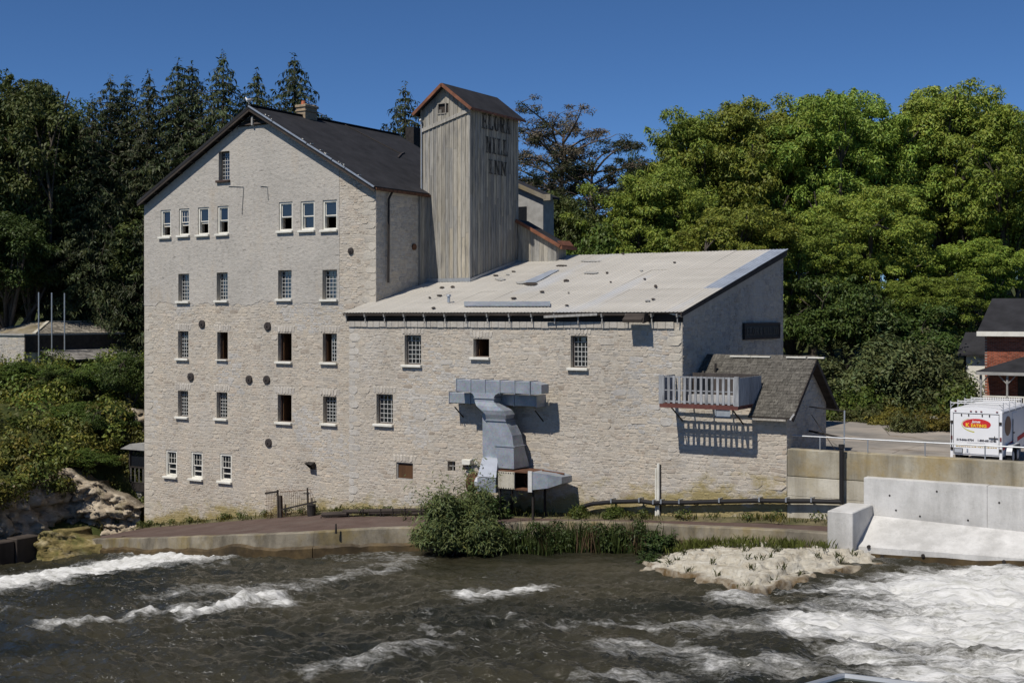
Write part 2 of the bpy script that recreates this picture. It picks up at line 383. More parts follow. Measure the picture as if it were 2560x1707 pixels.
    t = NT('hill_ground'); c = t.ramp(t.noise(t.pos(), 0.9, 7, 0.65), [(0.3, (0.022, 0.030, 0.010)), (0.55, (0.055, 0.065, 0.02)), (0.75, (0.085, 0.075, 0.04))])
    t.bsdf(c, 0.95, 0, t.bump(t.noise(t.pos(), 3, 6, 0.7), 0.8, 0.1), 0.1); M['ground'] = t.m
    def rock(name, lo, mid, hi, moss, amt):
        t = NT(name); c = t.ramp(t.noise(t.pos((0.8, 0.8, 2.2)), 1.3, 8, 0.66), [(0.3, lo), (0.5, mid), (0.68, hi)])
        c = t.mix(t.math('MULTIPLY', t.ramp(t.noise(t.pos(), 0.9, 7, 0.7), [(0.5, 0.0), (0.64, 1.0)]), amt), c, moss)
        crk = t.ramp(t.noise(t.pos((.7, .9, 1.8)), 2.3, 8, 0.75, .5), [(0.34, 0.42), (0.44, 1.0)]); c = t.mix(1.0, c, crk, 'MULTIPLY')
        t.bsdf(c, 0.92, 0, t.bump(t.noise(t.pos((1, 1, 1.8)), 4, 8, 0.7), 0.9, 0.08), 0.2); return t.m
    M['rock'] = rock('limestone_ledge', (0.40, 0.34, 0.26), (0.56, 0.50, 0.41), (0.66, 0.62, 0.54), (0.35, 0.24, 0.12), 0.45)
    t = NT('river_ledge_rock'); c = t.ramp(t.noise(t.pos((1, 1.3, 2.5)), 1.7, 9, 0.72), [(0.30, (0.30, 0.25, 0.18)), (0.44, (0.46, 0.42, 0.34)), (0.60, (0.58, 0.55, 0.475)), (0.72, (0.65, 0.625, 0.56))])
    c = t.mix(t.ramp(t.noise(t.pos((.45, 1.5, 2)), 2.6, 9, 0.78, .6), [(0.34, 0.75), (0.40, 0.0)]), c, (0.13, 0.11, 0.085))
    c = t.mix(t.ramp(t.noise(t.pos(), 7, 6, 0.75), [(0.60, 0.0), (0.70, 0.7)]), c, (0.15, 0.145, 0.10))
    c = t.mix(t.math('MULTIPLY', t.attr('wet').outputs['Fac'], t.ramp(t.noise(t.pos(), 2.2, 6, .7), [(0.3, 0.3), (0.6, 1.0)])), c, (0.13, 0.085, 0.038))
    t.bsdf(c, 0.9, 0, t.bump(t.noise(t.pos((.8, 1.5, 2)), 5, 9, 0.75), 1.0, 0.10), 0.2); M['ledge'] = t.m
    M['cliff'] = rock('limestone_cliff', (0.17, 0.13, 0.09), (0.38, 0.32, 0.24), (0.52, 0.46, 0.37), (0.11, 0.10, 0.035), 0.55)
    M['moss_rock'] = rock('mossy_stone', (0.10, 0.085, 0.035), (0.21, 0.165, 0.065), (0.36, 0.31, 0.20), (0.075, 0.09, 0.022), 0.75)
    M['wet_brown'] = simple('wet_algae', (0.075, 0.052, 0.024), 0.55, 0, 0.5, 1.6, 0.6, dirt=(0.02, 0.016, 0.01), dirt_amt=0.7)
    M['shade_wall'] = simple('shade_dark_concrete', (0.060, 0.048, 0.040), 0.7, 0, 0.4, 1.2, 0.4, stretch=(1, 1, 0.3))  # concrete colour darkened to carry the shade on the river-facing side
    # plants
    def leaf(name, trans):
        t = NT(name); at = t.attr('Col').outputs['Color']
        oi = t.n('ShaderNodeObjectInfo'); hs = t.n('ShaderNodeHueSaturation'); t.l(at, hs.inputs['Color'])
        t.l(t.math('ADD', t.math('MULTIPLY', oi.outputs['Random'], 0.018), 0.494), hs.inputs['Hue'])
        t.l(t.math('ADD', t.math('MULTIPLY', oi.outputs['Random'], 0.35), 0.82), hs.inputs['Value'])
        d = t.n('ShaderNodeBsdfPrincipled'); t.l(hs.outputs[0], d.inputs['Base Color']); d.inputs['Roughness'].default_value = 0.55
        d.inputs['Specular IOR Level'].default_value = 0.25
        tr = t.n('ShaderNodeBsdfTranslucent'); t.l(hs.outputs[0], tr.inputs[0]); mx = t.n('ShaderNodeMixShader'); mx.inputs[0].default_value = trans
        t.l(d.outputs[0], mx.inputs[1]); t.l(tr.outputs[0], mx.inputs[2]); t.l(mx.outputs[0], t.out.inputs[0]); return t.m
    M['leaf'] = leaf('broad_leaves', 0.22); M['needle'] = leaf('needles', 0.15)
    M['bark'] = simple('bark', (0.075, 0.062, 0.050), 0.95, 0, 0.35, 4, 0.8, stretch=(1, 1, 0.25))
    M['pine_bark'] = simple('pine_bark', (0.15, 0.12, 0.10), 0.95, 0, 0.35, 4, 0.8, stretch=(1, 1, 0.25))
    # river water with foam
    t = NT('river_water')
    fo = t.attr('foam').outputs['Fac']
    br = t.noise(t.pos((1, 1.2, 1)), 3.6, 9, 0.76, 0.9); br2 = t.noise(t.pos((0.6, 1.3, 1)), 16, 6, 0.75, 0.6)
    k = t.math('ADD', t.math('MULTIPLY', br, 0.75), t.math('MULTIPLY', br2, 0.45))
    st = t.noise(t.pos((0.35, 1.5, 1), rot=(0, 0, rad(-8))), 3.2, 7, 0.72, 1.2)
    k = t.math('ADD', t.math('MULTIPLY', k, .55), t.math('MULTIPLY', st, .55))
    m = t.math('ADD', fo, t.math('MULTIPLY', t.math('SUBTRACT', k, 0.6), 1.9))
    mask = t.ramp(m, [(0.34, 0.0), (0.60, 0.25), (0.85, 0.70), (1.0, 0.96)])
    fk = t.math('MULTIPLY', t.ramp(t.noise(t.pos((0.45, 1.5, 1), rot=(0, 0, rad(10))), 4.5, 6, 0.7, 1.5), [(0.60, 0.0), (0.70, 0.8)]), t.ramp(t.noise(t.pos((.5, .9, 1)), 0.55, 4, .6), [(0.44, 0.0), (0.62, 1.0)]))
    fk = t.math('MULTIPLY', fk, t.ramp(t.attr('calm').outputs['Fac'], [(0.0, 1.0), (0.6, 0.0)]))
    mask = t.math('MAXIMUM', mask, fk)
    wb = t.n('ShaderNodeBsdfPrincipled')
    t.l(t.ramp(t.noise(t.pos((0.4, 0.8, 1)), 0.35, 4), [(0.35, (0.016, 0.0165, 0.011)), (0.65, (0.040, 0.036, 0.022))]), wb.inputs['Base Color'])
    wb.inputs['Roughness'].default_value = 0.12; wb.inputs['IOR'].default_value = 1.33
    hb = t.math('ADD', t.math('MULTIPLY', t.noise(t.pos((0.8, 1.4, 1)), 5, 5, 0.65, 0.4), 1.0), t.math('MULTIPLY', t.noise(t.pos((0.8, 1.4, 1)), 1.6, 3, 0.5, 0.6), 1.6))
    t.l(t.bump(hb, 0.55, 0.10), wb.inputs['Normal'])
    fb = t.n('ShaderNodeBsdfPrincipled')
    t.l(t.ramp(st, [(0.30, (0.36, 0.36, 0.32)), (0.48, (0.58, 0.58, 0.56)), (0.64, (0.70, 0.70, 0.69))]), fb.inputs['Base Color']); fb.inputs['Roughness'].default_value = 0.7
    t.l(t.bump(t.math('ADD', br2, st), 0.55, 0.06), fb.inputs['Normal'])
    mx = t.n('ShaderNodeMixShader'); t.l(mask, mx.inputs[0]); t.l(wb.outputs[0], mx.inputs[1]); t.l(fb.outputs[0], mx.inputs[2]); t.l(mx.outputs[0], t.out.inputs[0])
    M['water'] = t.m
    # vehicle and print
    M['truck_white'] = simple('white_trailer_paint', (0.74, 0.745, 0.76), 0.35, 0, 0.04, 1, spec=0.5)
    M['alu'] = simple('aluminium_trim', (0.40, 0.41, 0.43), 0.5, 0.2, 0.1, 3)
    M['rubber'] = simple('tyre_rubber', (0.018, 0.018, 0.019), 0.8)
    t = NT('worn_black_paint'); c = t.ramp(t.noise(t.pos((1, 1, .35)), 5, 7, 0.75), [(0.36, (0.022, 0.021, 0.020)), (0.50, (0.065, 0.060, 0.053)), (0.62, (0.22, 0.20, 0.175))]); t.bsdf(c, 0.85, 0, None, 0.2); M['worn_letter'] = t.m
    M['tan_brick'] = simple('tan_brick', (0.30, 0.235, 0.16), 0.9, 0, 0.3, 7, 0.5)
    for k_, c_ in dict(logo_red=(0.52, 0.025, 0.03), logo_yellow=(0.78, 0.52, 0.03), logo_lime=(0.50, 0.47, 0.06), ink=(0.03, 0.03, 0.04), ochre=(0.42, 0.30, 0.08),
                       print_white=(0.78, 0.78, 0.78), lamp_red=(0.16, 0.02, 0.02), trim_black=(0.02, 0.02, 0.022), letter=(0.016, 0.015, 0.014),
                       sign_board=(0.020, 0.019, 0.017), sign_text=(0.075, 0.068, 0.055), terracotta=(0.42, 0.13, 0.06), bird_white=(0.75, 0.75, 0.74),
                       bird_grey=(0.30, 0.32, 0.35), beak=(0.5, 0.32, 0.05), brown_print=(0.25, 0.14, 0.08)).items():
        M[k_] = simple(k_, c_, 0.6, 0, 0.12, 6)
make_materials()

# ---------------------------------------------------------------- masonry walls with real openings and single stones
class Wall:
    """a wall in the (s, t) plane; at(s, t, n) gives the point n metres proud of it"""
    def __init__(self, at, bot, top, s0, s1, openings):
        self.at = at; self.bot = bot; self.top = top; self.s0 = s0; self.s1 = s1; self.op = openings
    def base(self, mb, depth=0.45, step=1.0, n=0.0, bot=None, top=None, s0=None, s1=None, reveal=True):
        bot = bot or self.bot; top = top or self.top; s0 = self.s0 if s0 is None else s0; s1 = self.s1 if s1 is None else s1
        br = {s0, s1}
        for o in self.op: br |= {o[0], o[1]}
        br |= set(getattr(self, 'base_breaks', []))
        k = s0
        while k < s1: br.add(k); k += step
        br = sorted(b for b in br if s0 <= b <= s1)
        br = [b for i, b in enumerate(br) if i == 0 or b - br[i-1] > 1e-4]
        for a, b in zip(br[:-1], br[1:]):
            mid = (a+b)/2; segs = []; lo = (bot(a), bot(b))
            for o in sorted((o for o in self.op if o[0]-1e-4 <= a and b <= o[1]+1e-4), key=lambda o: o[2]):
                if o[3] <= max(lo) or o[2] >= min(top(a), top(b)): continue
                if o[2] > min(lo): segs.append((lo, (o[2], o[2])))
                lo = (o[3], o[3])
            segs.append((lo, (top(a), top(b))))
            for (l, h) in segs:
                if h[0] <= l[0] and h[1] <= l[1]: continue
                mb.face([self.at(a, l[0], n), self.at(b, l[1], n), self.at(b, h[1], n), self.at(a, h[0], n)])
        if reveal:
            for o in self.op:
                a, b, c, d = o[:4]; P = [(a, c), (b, c), (b, d), (a, d)]
                for i in range(4):
                    p, q = P[i], P[(i+1) % 4]
                    mb.face([self.at(*p, n), self.at(*q, n), self.at(*q, -depth), self.at(*p, -depth)])
    def stones(self, palette, keep=None, hmin=0.075, hmax=0.16, wr=(1.2, 3.3), gap=0.005, seed=1, t0=None, t1=None, proud=(0.003, 0.017)):
        R = random.Random(seed); out = []
        tmin = t0 if t0 is not None else min(self.bot(self.s0), self.bot(self.s1)); tmax = t1 if t1 is not None else max(self.top(self.s0), self.top(self.s1), self.top((self.s0+self.s1)/2))
        def warp(s, t):
            return (s + 0.05*mnoise.noise((s*0.9, t*0.9, seed)), t + 0.13*mnoise.noise((s*0.33, t*0.4, seed+5.0)) + 0.065*mnoise.noise((s*1.5, t*1.5, seed+9.0)))
        sb = self.s0
        while sb < self.s1 - 0.05:
            se = min(self.s1, sb + R.uniform(.6, 1.6))
            if self.s1 - se < 0.8: se = self.s1
            t = tmin - R.uniform(0, 0.2)
            while t < tmax:
                h = R.uniform(hmin, hmax)*(R.choice((1.5, 1.9)) if R.random() < 0.16 else 1); s = sb + (0 if sb == self.s0 else R.uniform(-0.22, 0.22))
                end = se + (0 if se == self.s1 else R.uniform(-0.2, 0.2))
                while s < end - 0.03:
                    w = h*R.uniform(*wr)
                    if end - (s+w) < 0.12: w = end - s
                    if w < 0.6*h and s + w >= end: break
                    if R.random() < 0.10 and h > 0.15:
                        hh = h*R.uniform(0.4, 0.6); rects = [(s, t, w, hh), (s, t+hh, w, h-hh)]
                    else: rects = [(s, t, w, h)]
                    for (a, b, ww, hh2) in rects:
                        P = [warp(a, b), warp(a+ww, b), warp(a+ww, b+hh2), warp(a, b+hh2)]
                        out.append((P, R.random(), R.uniform(*proud)))
                    s += w
                t += h
            sb = se
        res = []
        for (P, rnd, pr) in out:
            cx = sum(p[0] for p in P)/4; cy = sum(p[1] for p in P)/4
            if keep and not keep(cx, cy): continue
            if cy > self.top(cx) - 0.08 or cy < self.bot(cx) + 0.04: continue
            ok = True; Q = [list(p) for p in P]
            for o in self.op:
                a, b, c, d = o[0]-0.01, o[1]+0.01, o[2]-0.01, o[3]+0.01
                if max(q[0] for q in Q) < a or min(q[0] for q in Q) > b or max(q[1] for q in Q) < c or min(q[1] for q in Q) > d: continue
                if a < cx < b and c < cy < d: ok = False; break
                for q in Q:
                    if cx <= a: q[0] = min(q[0], a)
                    elif cx >= b: q[0] = max(q[0], b)
                    elif cy <= c: q[1] = min(q[1], c)
                    else: q[1] = max(q[1], d)
            if not ok: continue
            for q in Q:
                q[0] = min(max(q[0], self.s0), self.s1); q[1] = max(min(q[1], self.top(q[0]) - 0.02), self.bot(q[0]))
            w = (Q[1][0]-Q[0][0] + Q[2][0]-Q[3][0])/2; h = (Q[3][1]-Q[0][1] + Q[2][1]-Q[1][1])/2
            if w < 0.04 or h < 0.035: continue
            res.append((Q, w*h, palette(R, cx, cy), pr, R.randint(0, 1 << 30), gap))
        self.res = res
        return res
    def stone_geo(self, st):
        Q, area, col, pr, sd, gap = st; R = random.Random(sd)
        cx = sum(q[0] for q in Q)/4; cy = sum(q[1] for q in Q)/4
        w = abs(Q[1][0]-Q[0][0]); h = abs(Q[3][1]-Q[0][1]); g = gap*R.uniform(0.6, 1.6); ring = []
        for i in range(4):
            p, prv, nxt = Q[i], Q[i-1], Q[(i+1) % 4]; cut = min(w, h)*R.uniform(0.12, 0.42)
            for o in (prv, nxt):
                L = math.hypot(o[0]-p[0], o[1]-p[1]) or 1; k = min(cut/L, 0.42)
                x = p[0] + (o[0]-p[0])*k; y = p[1] + (o[1]-p[1])*k
                d = math.hypot(cx-x, cy-y) or 1; x += (cx-x)/d*g*1.3; y += (cy-y)/d*g*1.3
                ring.append((x + R.uniform(-.010, .010), y + R.uniform(-.009, .009)))
        k = 1 - min(0.3, 0.022/min(w, h)*1.6)
        outer = [self.at(x, y, 0.0) for x, y in ring]; tilt = R.uniform(-.06, .06); tl2 = R.uniform(-.10, .10)
        inner = [self.at(cx+(x-cx)*k, cy+(y-cy)*k, max(0.004, pr + (x-cx)*tilt + (y-cy)*tl2)) for x, y in ring]
        n = len(ring)
        return outer+inner, [tuple(range(n, 2*n))] + [(i, (i+1) % n, n+(i+1) % n, n+i) for i in range(n)], col
    def build_stones(self, parent, nbig=300):
        rs = sorted(self.res, key=lambda s: -s[1]); rest = MB()
        for i, st in enumerate(rs):
            V, Fs, col = self.stone_geo(st)
            if i < nbig:
                b = MB(); b.add(V, Fs, col); b.build('stone', M['stone'], parent)
            else: rest.add(V, Fs, col)
        if rest.f: tag(rest.build('small_stones', M['stone'], parent), kind='stuff')
def pal_warm(R, x, y):
    r = R.random(); k = R.uniform(0.88, 1.08)
    patch = mnoise.noise((x*0.25, y*0.25, 2.0))
    base = (0.462, 0.415, 0.348) if r < 0.55 else (0.44, 0.407, 0.358) if r < 0.80 else (0.480, 0.418, 0.345) if r < 0.93 else (0.36, 0.31, 0.255)
    if patch > 0.22 and R.random() < 0.6: base = (0.43, 0.418, 0.398)
    return tuple(c*k for c in base)
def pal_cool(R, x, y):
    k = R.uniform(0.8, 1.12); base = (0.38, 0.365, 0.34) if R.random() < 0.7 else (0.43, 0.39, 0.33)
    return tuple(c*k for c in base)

# ---------------------------------------------------------------- windows
PANE = {}
def pane_mesh(w, h):
    key = (round(w, 2), round(h, 2))
    if key not in PANE:
        b = MB(); b.box(-w/2, w/2, -0.004, 0.004, -h/2, h/2); m = b.mesh('pane'); m.materials.append(M['glass']); PANE[key] = m
    return PANE[key]
def window(parent, x0, x1, z0, z1, y, style, sill='white', cols=4, rows=7):
    """opening x0..x1, z0..z1 in a wall facing -y at plane y; the glazing sits back in the reveal"""
    fy = y + 0.22
    def frame_mesh(mb, a, b, c, d, w, y0, y1):
        mb.box(a, a+w, y0, y1, c, d); mb.box(b-w, b, y0, y1, c, d); mb.box(a+w, b-w, y0, y1, c, c+w); mb.box(a+w, b-w, y0, y1, d-w, d)
    f = MB()
    if style in ('grid', 'grid_dark', 'half'):
        frame_mesh(f, x0+.003, x1-.003, z0+.003, z1-.003, 0.05, fy, fy+0.09)
        win = f.build('window', M['dark_frame' if style != 'grid' else 'grey_paint'], parent)
        a, b = x0+0.05, x1-0.05
        if style == 'half': a = x0 + (x1-x0)*0.45; cols = 3
        c, d = z0+0.06, z1-0.06; g = MB(); pw = (b-a)/cols; ph = (d-c)/rows; t = 0.011
        for i in range(cols+1): g.box(a+i*pw-t, a+i*pw+t, fy+0.01, fy+0.05, c, d)
        for j in range(rows+1): g.box(a-t, b+t, fy+0.014, fy+0.046, c+j*ph-t, c+j*ph+t)
        g.build('glazing_bars', M['muntin'], win)
        pm = pane_mesh(pw-0.02, ph-0.02)
        for i in range(cols):
            for j in range(rows): put('pane', pm, None, win, (a+(i+.5)*pw, fy+0.03, c+(j+.5)*ph), rot=(random.uniform(-.02, .02), 0, random.uniform(-.025, .025)))
        if style == 'half':
            dmb = MB(); dmb.beam((x0+0.06, fy+0.35, z0+0.03), (x0+0.06, fy+0.35, z1-0.05), 0.05, 0.55, up=(0, 1, 0)); dmb.build('shutter', M['brown_door'], win)
    elif style == 'open':
        frame_mesh(f, x0+.003, x1-.003, z0+.003, z1-.003, 0.05, fy, fy+0.10); win = f.build('window', M['dark_frame'], parent)
        d = MB(); d.box(x0+0.06, x0+0.10, fy+0.12, fy+0.12+min(0.8, x1-x0), z0+0.02, z1-0.04); d.build('casement', M['brown_door'], win)
    elif style == 'boarded':
        frame_mesh(f, x0+.003, x1-.003, z0+.003, z1-.003, 0.045, y+0.06, y+0.16); win = f.build('window', M['grey_paint'], parent)
        d = MB(); d.box(x0+0.045, x1-0.045, y+0.1, y+0.13, z0+0.045, z1-0.045); d.build('board', M['brown_door'], win)
    else:                                               # white sash windows
        fy = y + 0.10
        frame_mesh(f, x0+.003, x1-.003, z0+.003, z1-.003, 0.085, y+0.03, fy+0.1); win = f.build('window', M['white'], parent)
        a, b, c, d = x0+0.085, x1-0.085, z0+0.085, z1-0.085; mid = lerp(c, d, 0.47)
        s = MB(); frame_mesh(s, a+.002, b-.002, mid, d-.002, 0.05, fy+0.0, fy+0.045)
        if style in ('sash_bars', 'sash_low'):
            for i in (1, 2): s.box(lerp(a, b, i/3)-.011, lerp(a, b, i/3)+.011, fy+.01, fy+.04, mid, d)
            s.box(a, b, fy+.012, fy+.038, lerp(mid, d, .5)-.011, lerp(mid, d, .5)+.011)
        s.build('upper_sash', M['white'], win)
        put('pane', pane_mesh(b-a-0.09, d-mid-0.09), None, win, ((a+b)/2, fy+0.022, (mid+d)/2), rot=(random.uniform(-.03, .03), 0, random.uniform(-.04, .04)))
        if style in ('sash_shut', 'sash_low'):
            s = MB(); frame_mesh(s, a+.002, b-.002, c+.002, mid+0.02, 0.05, fy+0.05, fy+0.09)
            if style == 'sash_low': s.box(a, b, fy+.052, fy+.088, lerp(c, mid, .52)-.03, lerp(c, mid, .52)+.03)
            s.build('lower_sash', M['white'], win)
            put('pane', pane_mesh(b-a-0.09, mid-c-0.07), None, win, ((a+b)/2, fy+0.07, (mid+c)/2), rot=(random.uniform(-.03, .03), 0, 0))
        else:                                           # lower sash pushed part way up behind the upper one
            s = MB(); up = random.uniform(0.02, 0.22); frame_mesh(s, a+.002, b-.002, mid-up, d-0.1, 0.05, fy+0.05, fy+0.09); s.build('lower_sash', M['white'], win)
            put('pane', pane_mesh(b-a-0.09, d-0.1-mid+up-0.09), None, win, ((a+b)/2, fy+0.07, (mid-up+d-0.1)/2))
    if sill:
        s = MB(); w = 0.02 if sill == 'thin' else 0.13; hgt = 0.06 if sill == 'thin' else 0.11
        s.bbox(x0-w, x1+w*0.4, y-0.15, y+0.25, z0-hgt, z0+0.004, 0.012)
        s.build('sill', M['dark_frame' if sill == 'dark' else 'white'], win)
    return win
# ================================================================ the tall stone mill
Z1 = lambda x, y: (340 + x*0.27211, 220 + y*0.27211)
Z2 = lambda x, y: (340 + x*0.27421, 620 + y*0.27421)
Z3 = lambda x, y: (200 + x*0.39116, 1000 + y*0.39116)
MX0 = onY(361, 800, 0).x; MX1 = onY(940, 600, 0).x; MXA = onY(617, 266, -0.55).x; ML = 11.6
EAVE = onY(940, 468, 0).z - 0.05; APEX = onY(617, 266, -0.55).z - 0.12
SLOPE = (APEX - EAVE)/(MX1-MXA); SLOPEL = (APEX - EAVE)/(MXA-MX0)
slp = lambda x: SLOPE if x > MXA else SLOPEL
mtop = lambda x: APEX - slp(x)*abs(x-MXA) - 0.10
mill = thing('stone_mill', 'tall pale stone mill with dark gable roof standing by the river', 'building', ((MX0+MX1)/2, 8, zwalk(-46)-0.6))
W = []
def rect(a, b, y=0.0):
    p = onY(a[0], a[1], y); q = onY(b[0], b[1], y); return [p.x, q.x, min(p.z, q.z), max(p.z, q.z)]
def addw(zf, x0, y0, x1, y1, style, sill='white'): W.append(rect(zf(x0, y0), zf(x1, y1)) + [style, sill])
addw(Z1, 762, 588, 862, 845, 'grid_dark', 'dark')
for (x0, y0, x1, y1, stl) in ((230,1124,322,1366,'sash'), (398,1112,492,1352,'sash_bars'), (572,1100,672,1346,'sash'), (752,1088,852,1338,'sash'),
                              (1316,1052,1440,1310,'sash'), (1516,1044,1642,1304,'sash_shut'), (1718,1034,1850,1300,'sash')):
    addw(Z1, x0, y0, x1, y1, stl)
for (x0, y0, x1, y1) in ((388,236,486,485), (738,224,838,478), (1298,204,1421,465), (1702,200,1835,468)): addw(Z2, x0, y0, x1, y1, 'grid')
addw(Z2, 383,757,478,1007,'grid_dark'); addw(Z2, 740,766,837,1018,'open','thin'); addw(Z2, 1294,776,1419,1036,'open'); addw(Z2, 1702,778,1831,1044,'half')
addw(Z2, 382,1298,475,1540,'grid_dark'); addw(Z2, 735,1312,832,1556,'grid_dark')
W.append(rect(Z2(1292,1334), Z3(1352,144)) + ['open', 'white']); W.append(rect(Z2(1705,1350), Z3(1640,152)) + ['grid_dark', 'white'])
for (x0, y0, x1, y1) in ((549,318,619,490), (710,329,783,505), (894,341,969,522)): addw(Z3, x0, y0, x1, y1, 'sash_low')
mfoot = lambda x: zwalk(x) - 0.9
facade = Wall(lambda s, t, n: (s, -n, t), mfoot, mtop, MX0, MX1, W)
facade.base_breaks = [MXA]
mb = MB(); facade.base(mb)
# left flank, rear and the shaded right flank
mb.face([(MX0,0,mfoot(MX0)), (MX0,0,mtop(MX0)), (MX0,ML,mtop(MX0)), (MX0,ML,mfoot(MX0))])
mb.face([(MX1,0,mfoot(MX1)), (MX1,ML,mfoot(MX1)), (MX1,ML,mtop(MX1)), (MX1,0,mtop(MX1))])
mb.face([(MX0,ML,mfoot(MX0)), (MX1,ML,mfoot(MX0)), (MX1,ML,mtop(MX1)), (MXA,ML,mtop(MXA)), (MX0,ML,mtop(MX0))])
mb.build('wall', M['mortar'], mill)
# the render coat: upper storeys left of the bare corner strip
XB = onY(849, 700, 0).x
zb = lambda x: 13.62 + 0.30*mnoise.noise((x*.7, 0, 3)) + 0.16*mnoise.noise((x*2.6, 0, 7)) + 0.07*mnoise.noise((x*6, 0, 2))
rc = MB(); facade.base(rc, step=0.17, n=0.018, bot=zb, s1=XB, reveal=False); rc.build('render_coat', M['render'], mill)
def keep_m(x, z): return not (x < XB - 0.06 + 0.12*mnoise.noise((z*1.6, 3, 1)) and z > zb(x) - 0.02)
facade.stones(pal_warm, keep_m, seed=4)
# dressed corner stones up the bare right corner, flat arches over the lower windows
z = 5.2; k = 0; quo = []
while z < EAVE - 0.5:
    h = random.uniform(0.26, 0.42); w = (0.75 if k % 2 else 0.42)*random.uniform(0.85, 1.15)
    quo.append(([[MX1-w, z], [MX1, z], [MX1, z+h], [MX1-w, z+h]], 9.0, vary((0.47, 0.44, 0.385), .92, 1.06), 0.016, random.randint(0, 9**9), 0.006)); z += h; k += 1
z = 1.0
while z < 13.4:
    h = random.uniform(0.24, 0.4); w = (0.7 if k % 2 else 0.4)*random.uniform(0.85, 1.15)
    quo.append(([[MX0, z], [MX0+w, z], [MX0+w, z+h], [MX0, z+h]], 8.0, vary((0.46, 0.43, 0.375), .94, 1.06), 0.012, random.randint(0, 9**9), 0.012)); z += h; k += 1
for o in W:
    if o[3] < 13.4 and o[4] != 'sash_low':
        n = 7; a = o[0]-0.18; b = o[1]+0.18
        for i in range(n):
            x0 = lerp(a, b, i/n); x1 = lerp(a, b, (i+1)/n); lean = (i-3)*0.02
            quo.append(([[x0, o[3]+.02], [x1, o[3]+.02], [x1+lean, o[3]+0.40], [x0+lean, o[3]+0.40]], 7.0, vary((0.485, 0.455, 0.41), .92, 1.06), 0.02, random.randint(0, 9**9), 0.008))
facade.res = [s for s in facade.res if not any(min(q[0] for q in Q[0]) - .03 < sum(p[0] for p in s[0])/4 < max(q[0] for q in Q[0]) + .03 and min(q[1] for q in Q[0]) - .03 < sum(p[1] for p in s[0])/4 < max(q[1] for q in Q[0]) + .03 for Q in quo)]
facade.res += quo
facade.build_stones(mill, 300)
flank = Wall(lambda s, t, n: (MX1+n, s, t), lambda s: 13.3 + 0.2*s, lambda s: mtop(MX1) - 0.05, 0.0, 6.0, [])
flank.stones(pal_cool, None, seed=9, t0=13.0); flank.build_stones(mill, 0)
for o in W:
    window(mill, o[0], o[1], o[2], o[3], 0.0, o[4], o[5])
# inner partition keeps the rooms dark
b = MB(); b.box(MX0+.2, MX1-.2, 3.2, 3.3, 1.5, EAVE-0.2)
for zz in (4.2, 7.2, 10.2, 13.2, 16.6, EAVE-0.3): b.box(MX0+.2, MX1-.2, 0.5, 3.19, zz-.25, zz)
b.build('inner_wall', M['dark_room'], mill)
# roof
RO = 0.42; EO = 0.22; EL = 0.12; TH = 0.16
def roof_slab(sgn):
    xe = (MX1 + EO) if sgn > 0 else (MX0 - EL); ze = EAVE - (SLOPE*EO if sgn > 0 else SLOPEL*EL); t = 0.02
    return [(xe, -RO, ze+t), (MXA, -RO, APEX+t), (MXA, ML+RO, APEX+t), (xe, ML+RO, ze+t)]
r = MB()
for sg in (1, -1): r.prism(roof_slab(sg), (0, 0, TH))
roof = r.build('roof', M['asphalt_roof'], mill)
rt = lambda x: APEX + 0.02 + TH - slp(x)*abs(x - MXA)
b = MB()
for sg, seg in ((1, [(0, .2), (.205, .48), (.485, .68), (.685, .78), (.785, 1)]),):
    xe = (MX1 + EO) if sg > 0 else (MX0 - EL)
    for a, c in seg:
        xa = lerp(MXA, xe, a); xc = lerp(MXA, xe, c); jit = random.uniform(-.015, .015)
        b.beam((xa, -RO-0.02, rt(xa)-0.03+jit), (xc, -RO-0.02, rt(xc)-0.03-jit), 0.05, 0.075)
b.build('verge_flashing', M['galv'], roof)
b = MB()
for sg in (1, -1):
    xe = (MX1 + EO) if sg > 0 else (MX0 - EL)
    b.beam((MXA, -RO+0.04, rt(MXA)-0.22), (xe, -RO+0.04, rt(xe)-0.22), 0.05, 0.12)
    for i in range(9):
        x = lerp(MXA, xe, (i+0.7)/9); b.box(x-.06, x+.06, -RO+.07, 0.0, rt(x)-0.30, rt(x)-0.20)
b.build('verge_board', M['dark_wood'], roof)
# flashing strip down the right slope and ridge cap
b = MB()
def on_roof(u, v):
    d = ray(u, v); n = Vector((SLOPE, 0, 1)); p0 = Vector((MXA, 0, rt(MXA))); return CAM + d*((p0-CAM).dot(n)/d.dot(n))
p, q = on_roof(858, 311), on_roof(1003, 386)
b.beam(p + Vector((0,0,.03)), q + Vector((0,0,.03)), 0.07, 0.04); b.beam(q + Vector((0,0,.03)), on_roof(1010, 383) + Vector((0,0,.03)), 0.1, 0.05); b.beam(q + Vector((0,0,.03)), on_roof(995, 395) + Vector((0,0,.03)), 0.1, 0.05)
b.build('roof_flashing', M['plate_iron'], roof)
b = MB(); b.beam((MXA, -RO, rt(MXA)+.02), (MXA, ML+RO, rt(MXA)+.02), 0.30, 0.06); b.build('ridge_cap', M['asphalt_roof'], roof)
b = MB()
for i in range(16):
    xa = lerp(MXA, MX1, random.random()); b.box(xa-.03, xa+.03, -RO+.05+random.random()*.3, -RO+.11+random.random()*.3, rt(xa), rt(xa)+.03)
tag(b.build('loose_chips', M['white'], roof), kind='stuff')
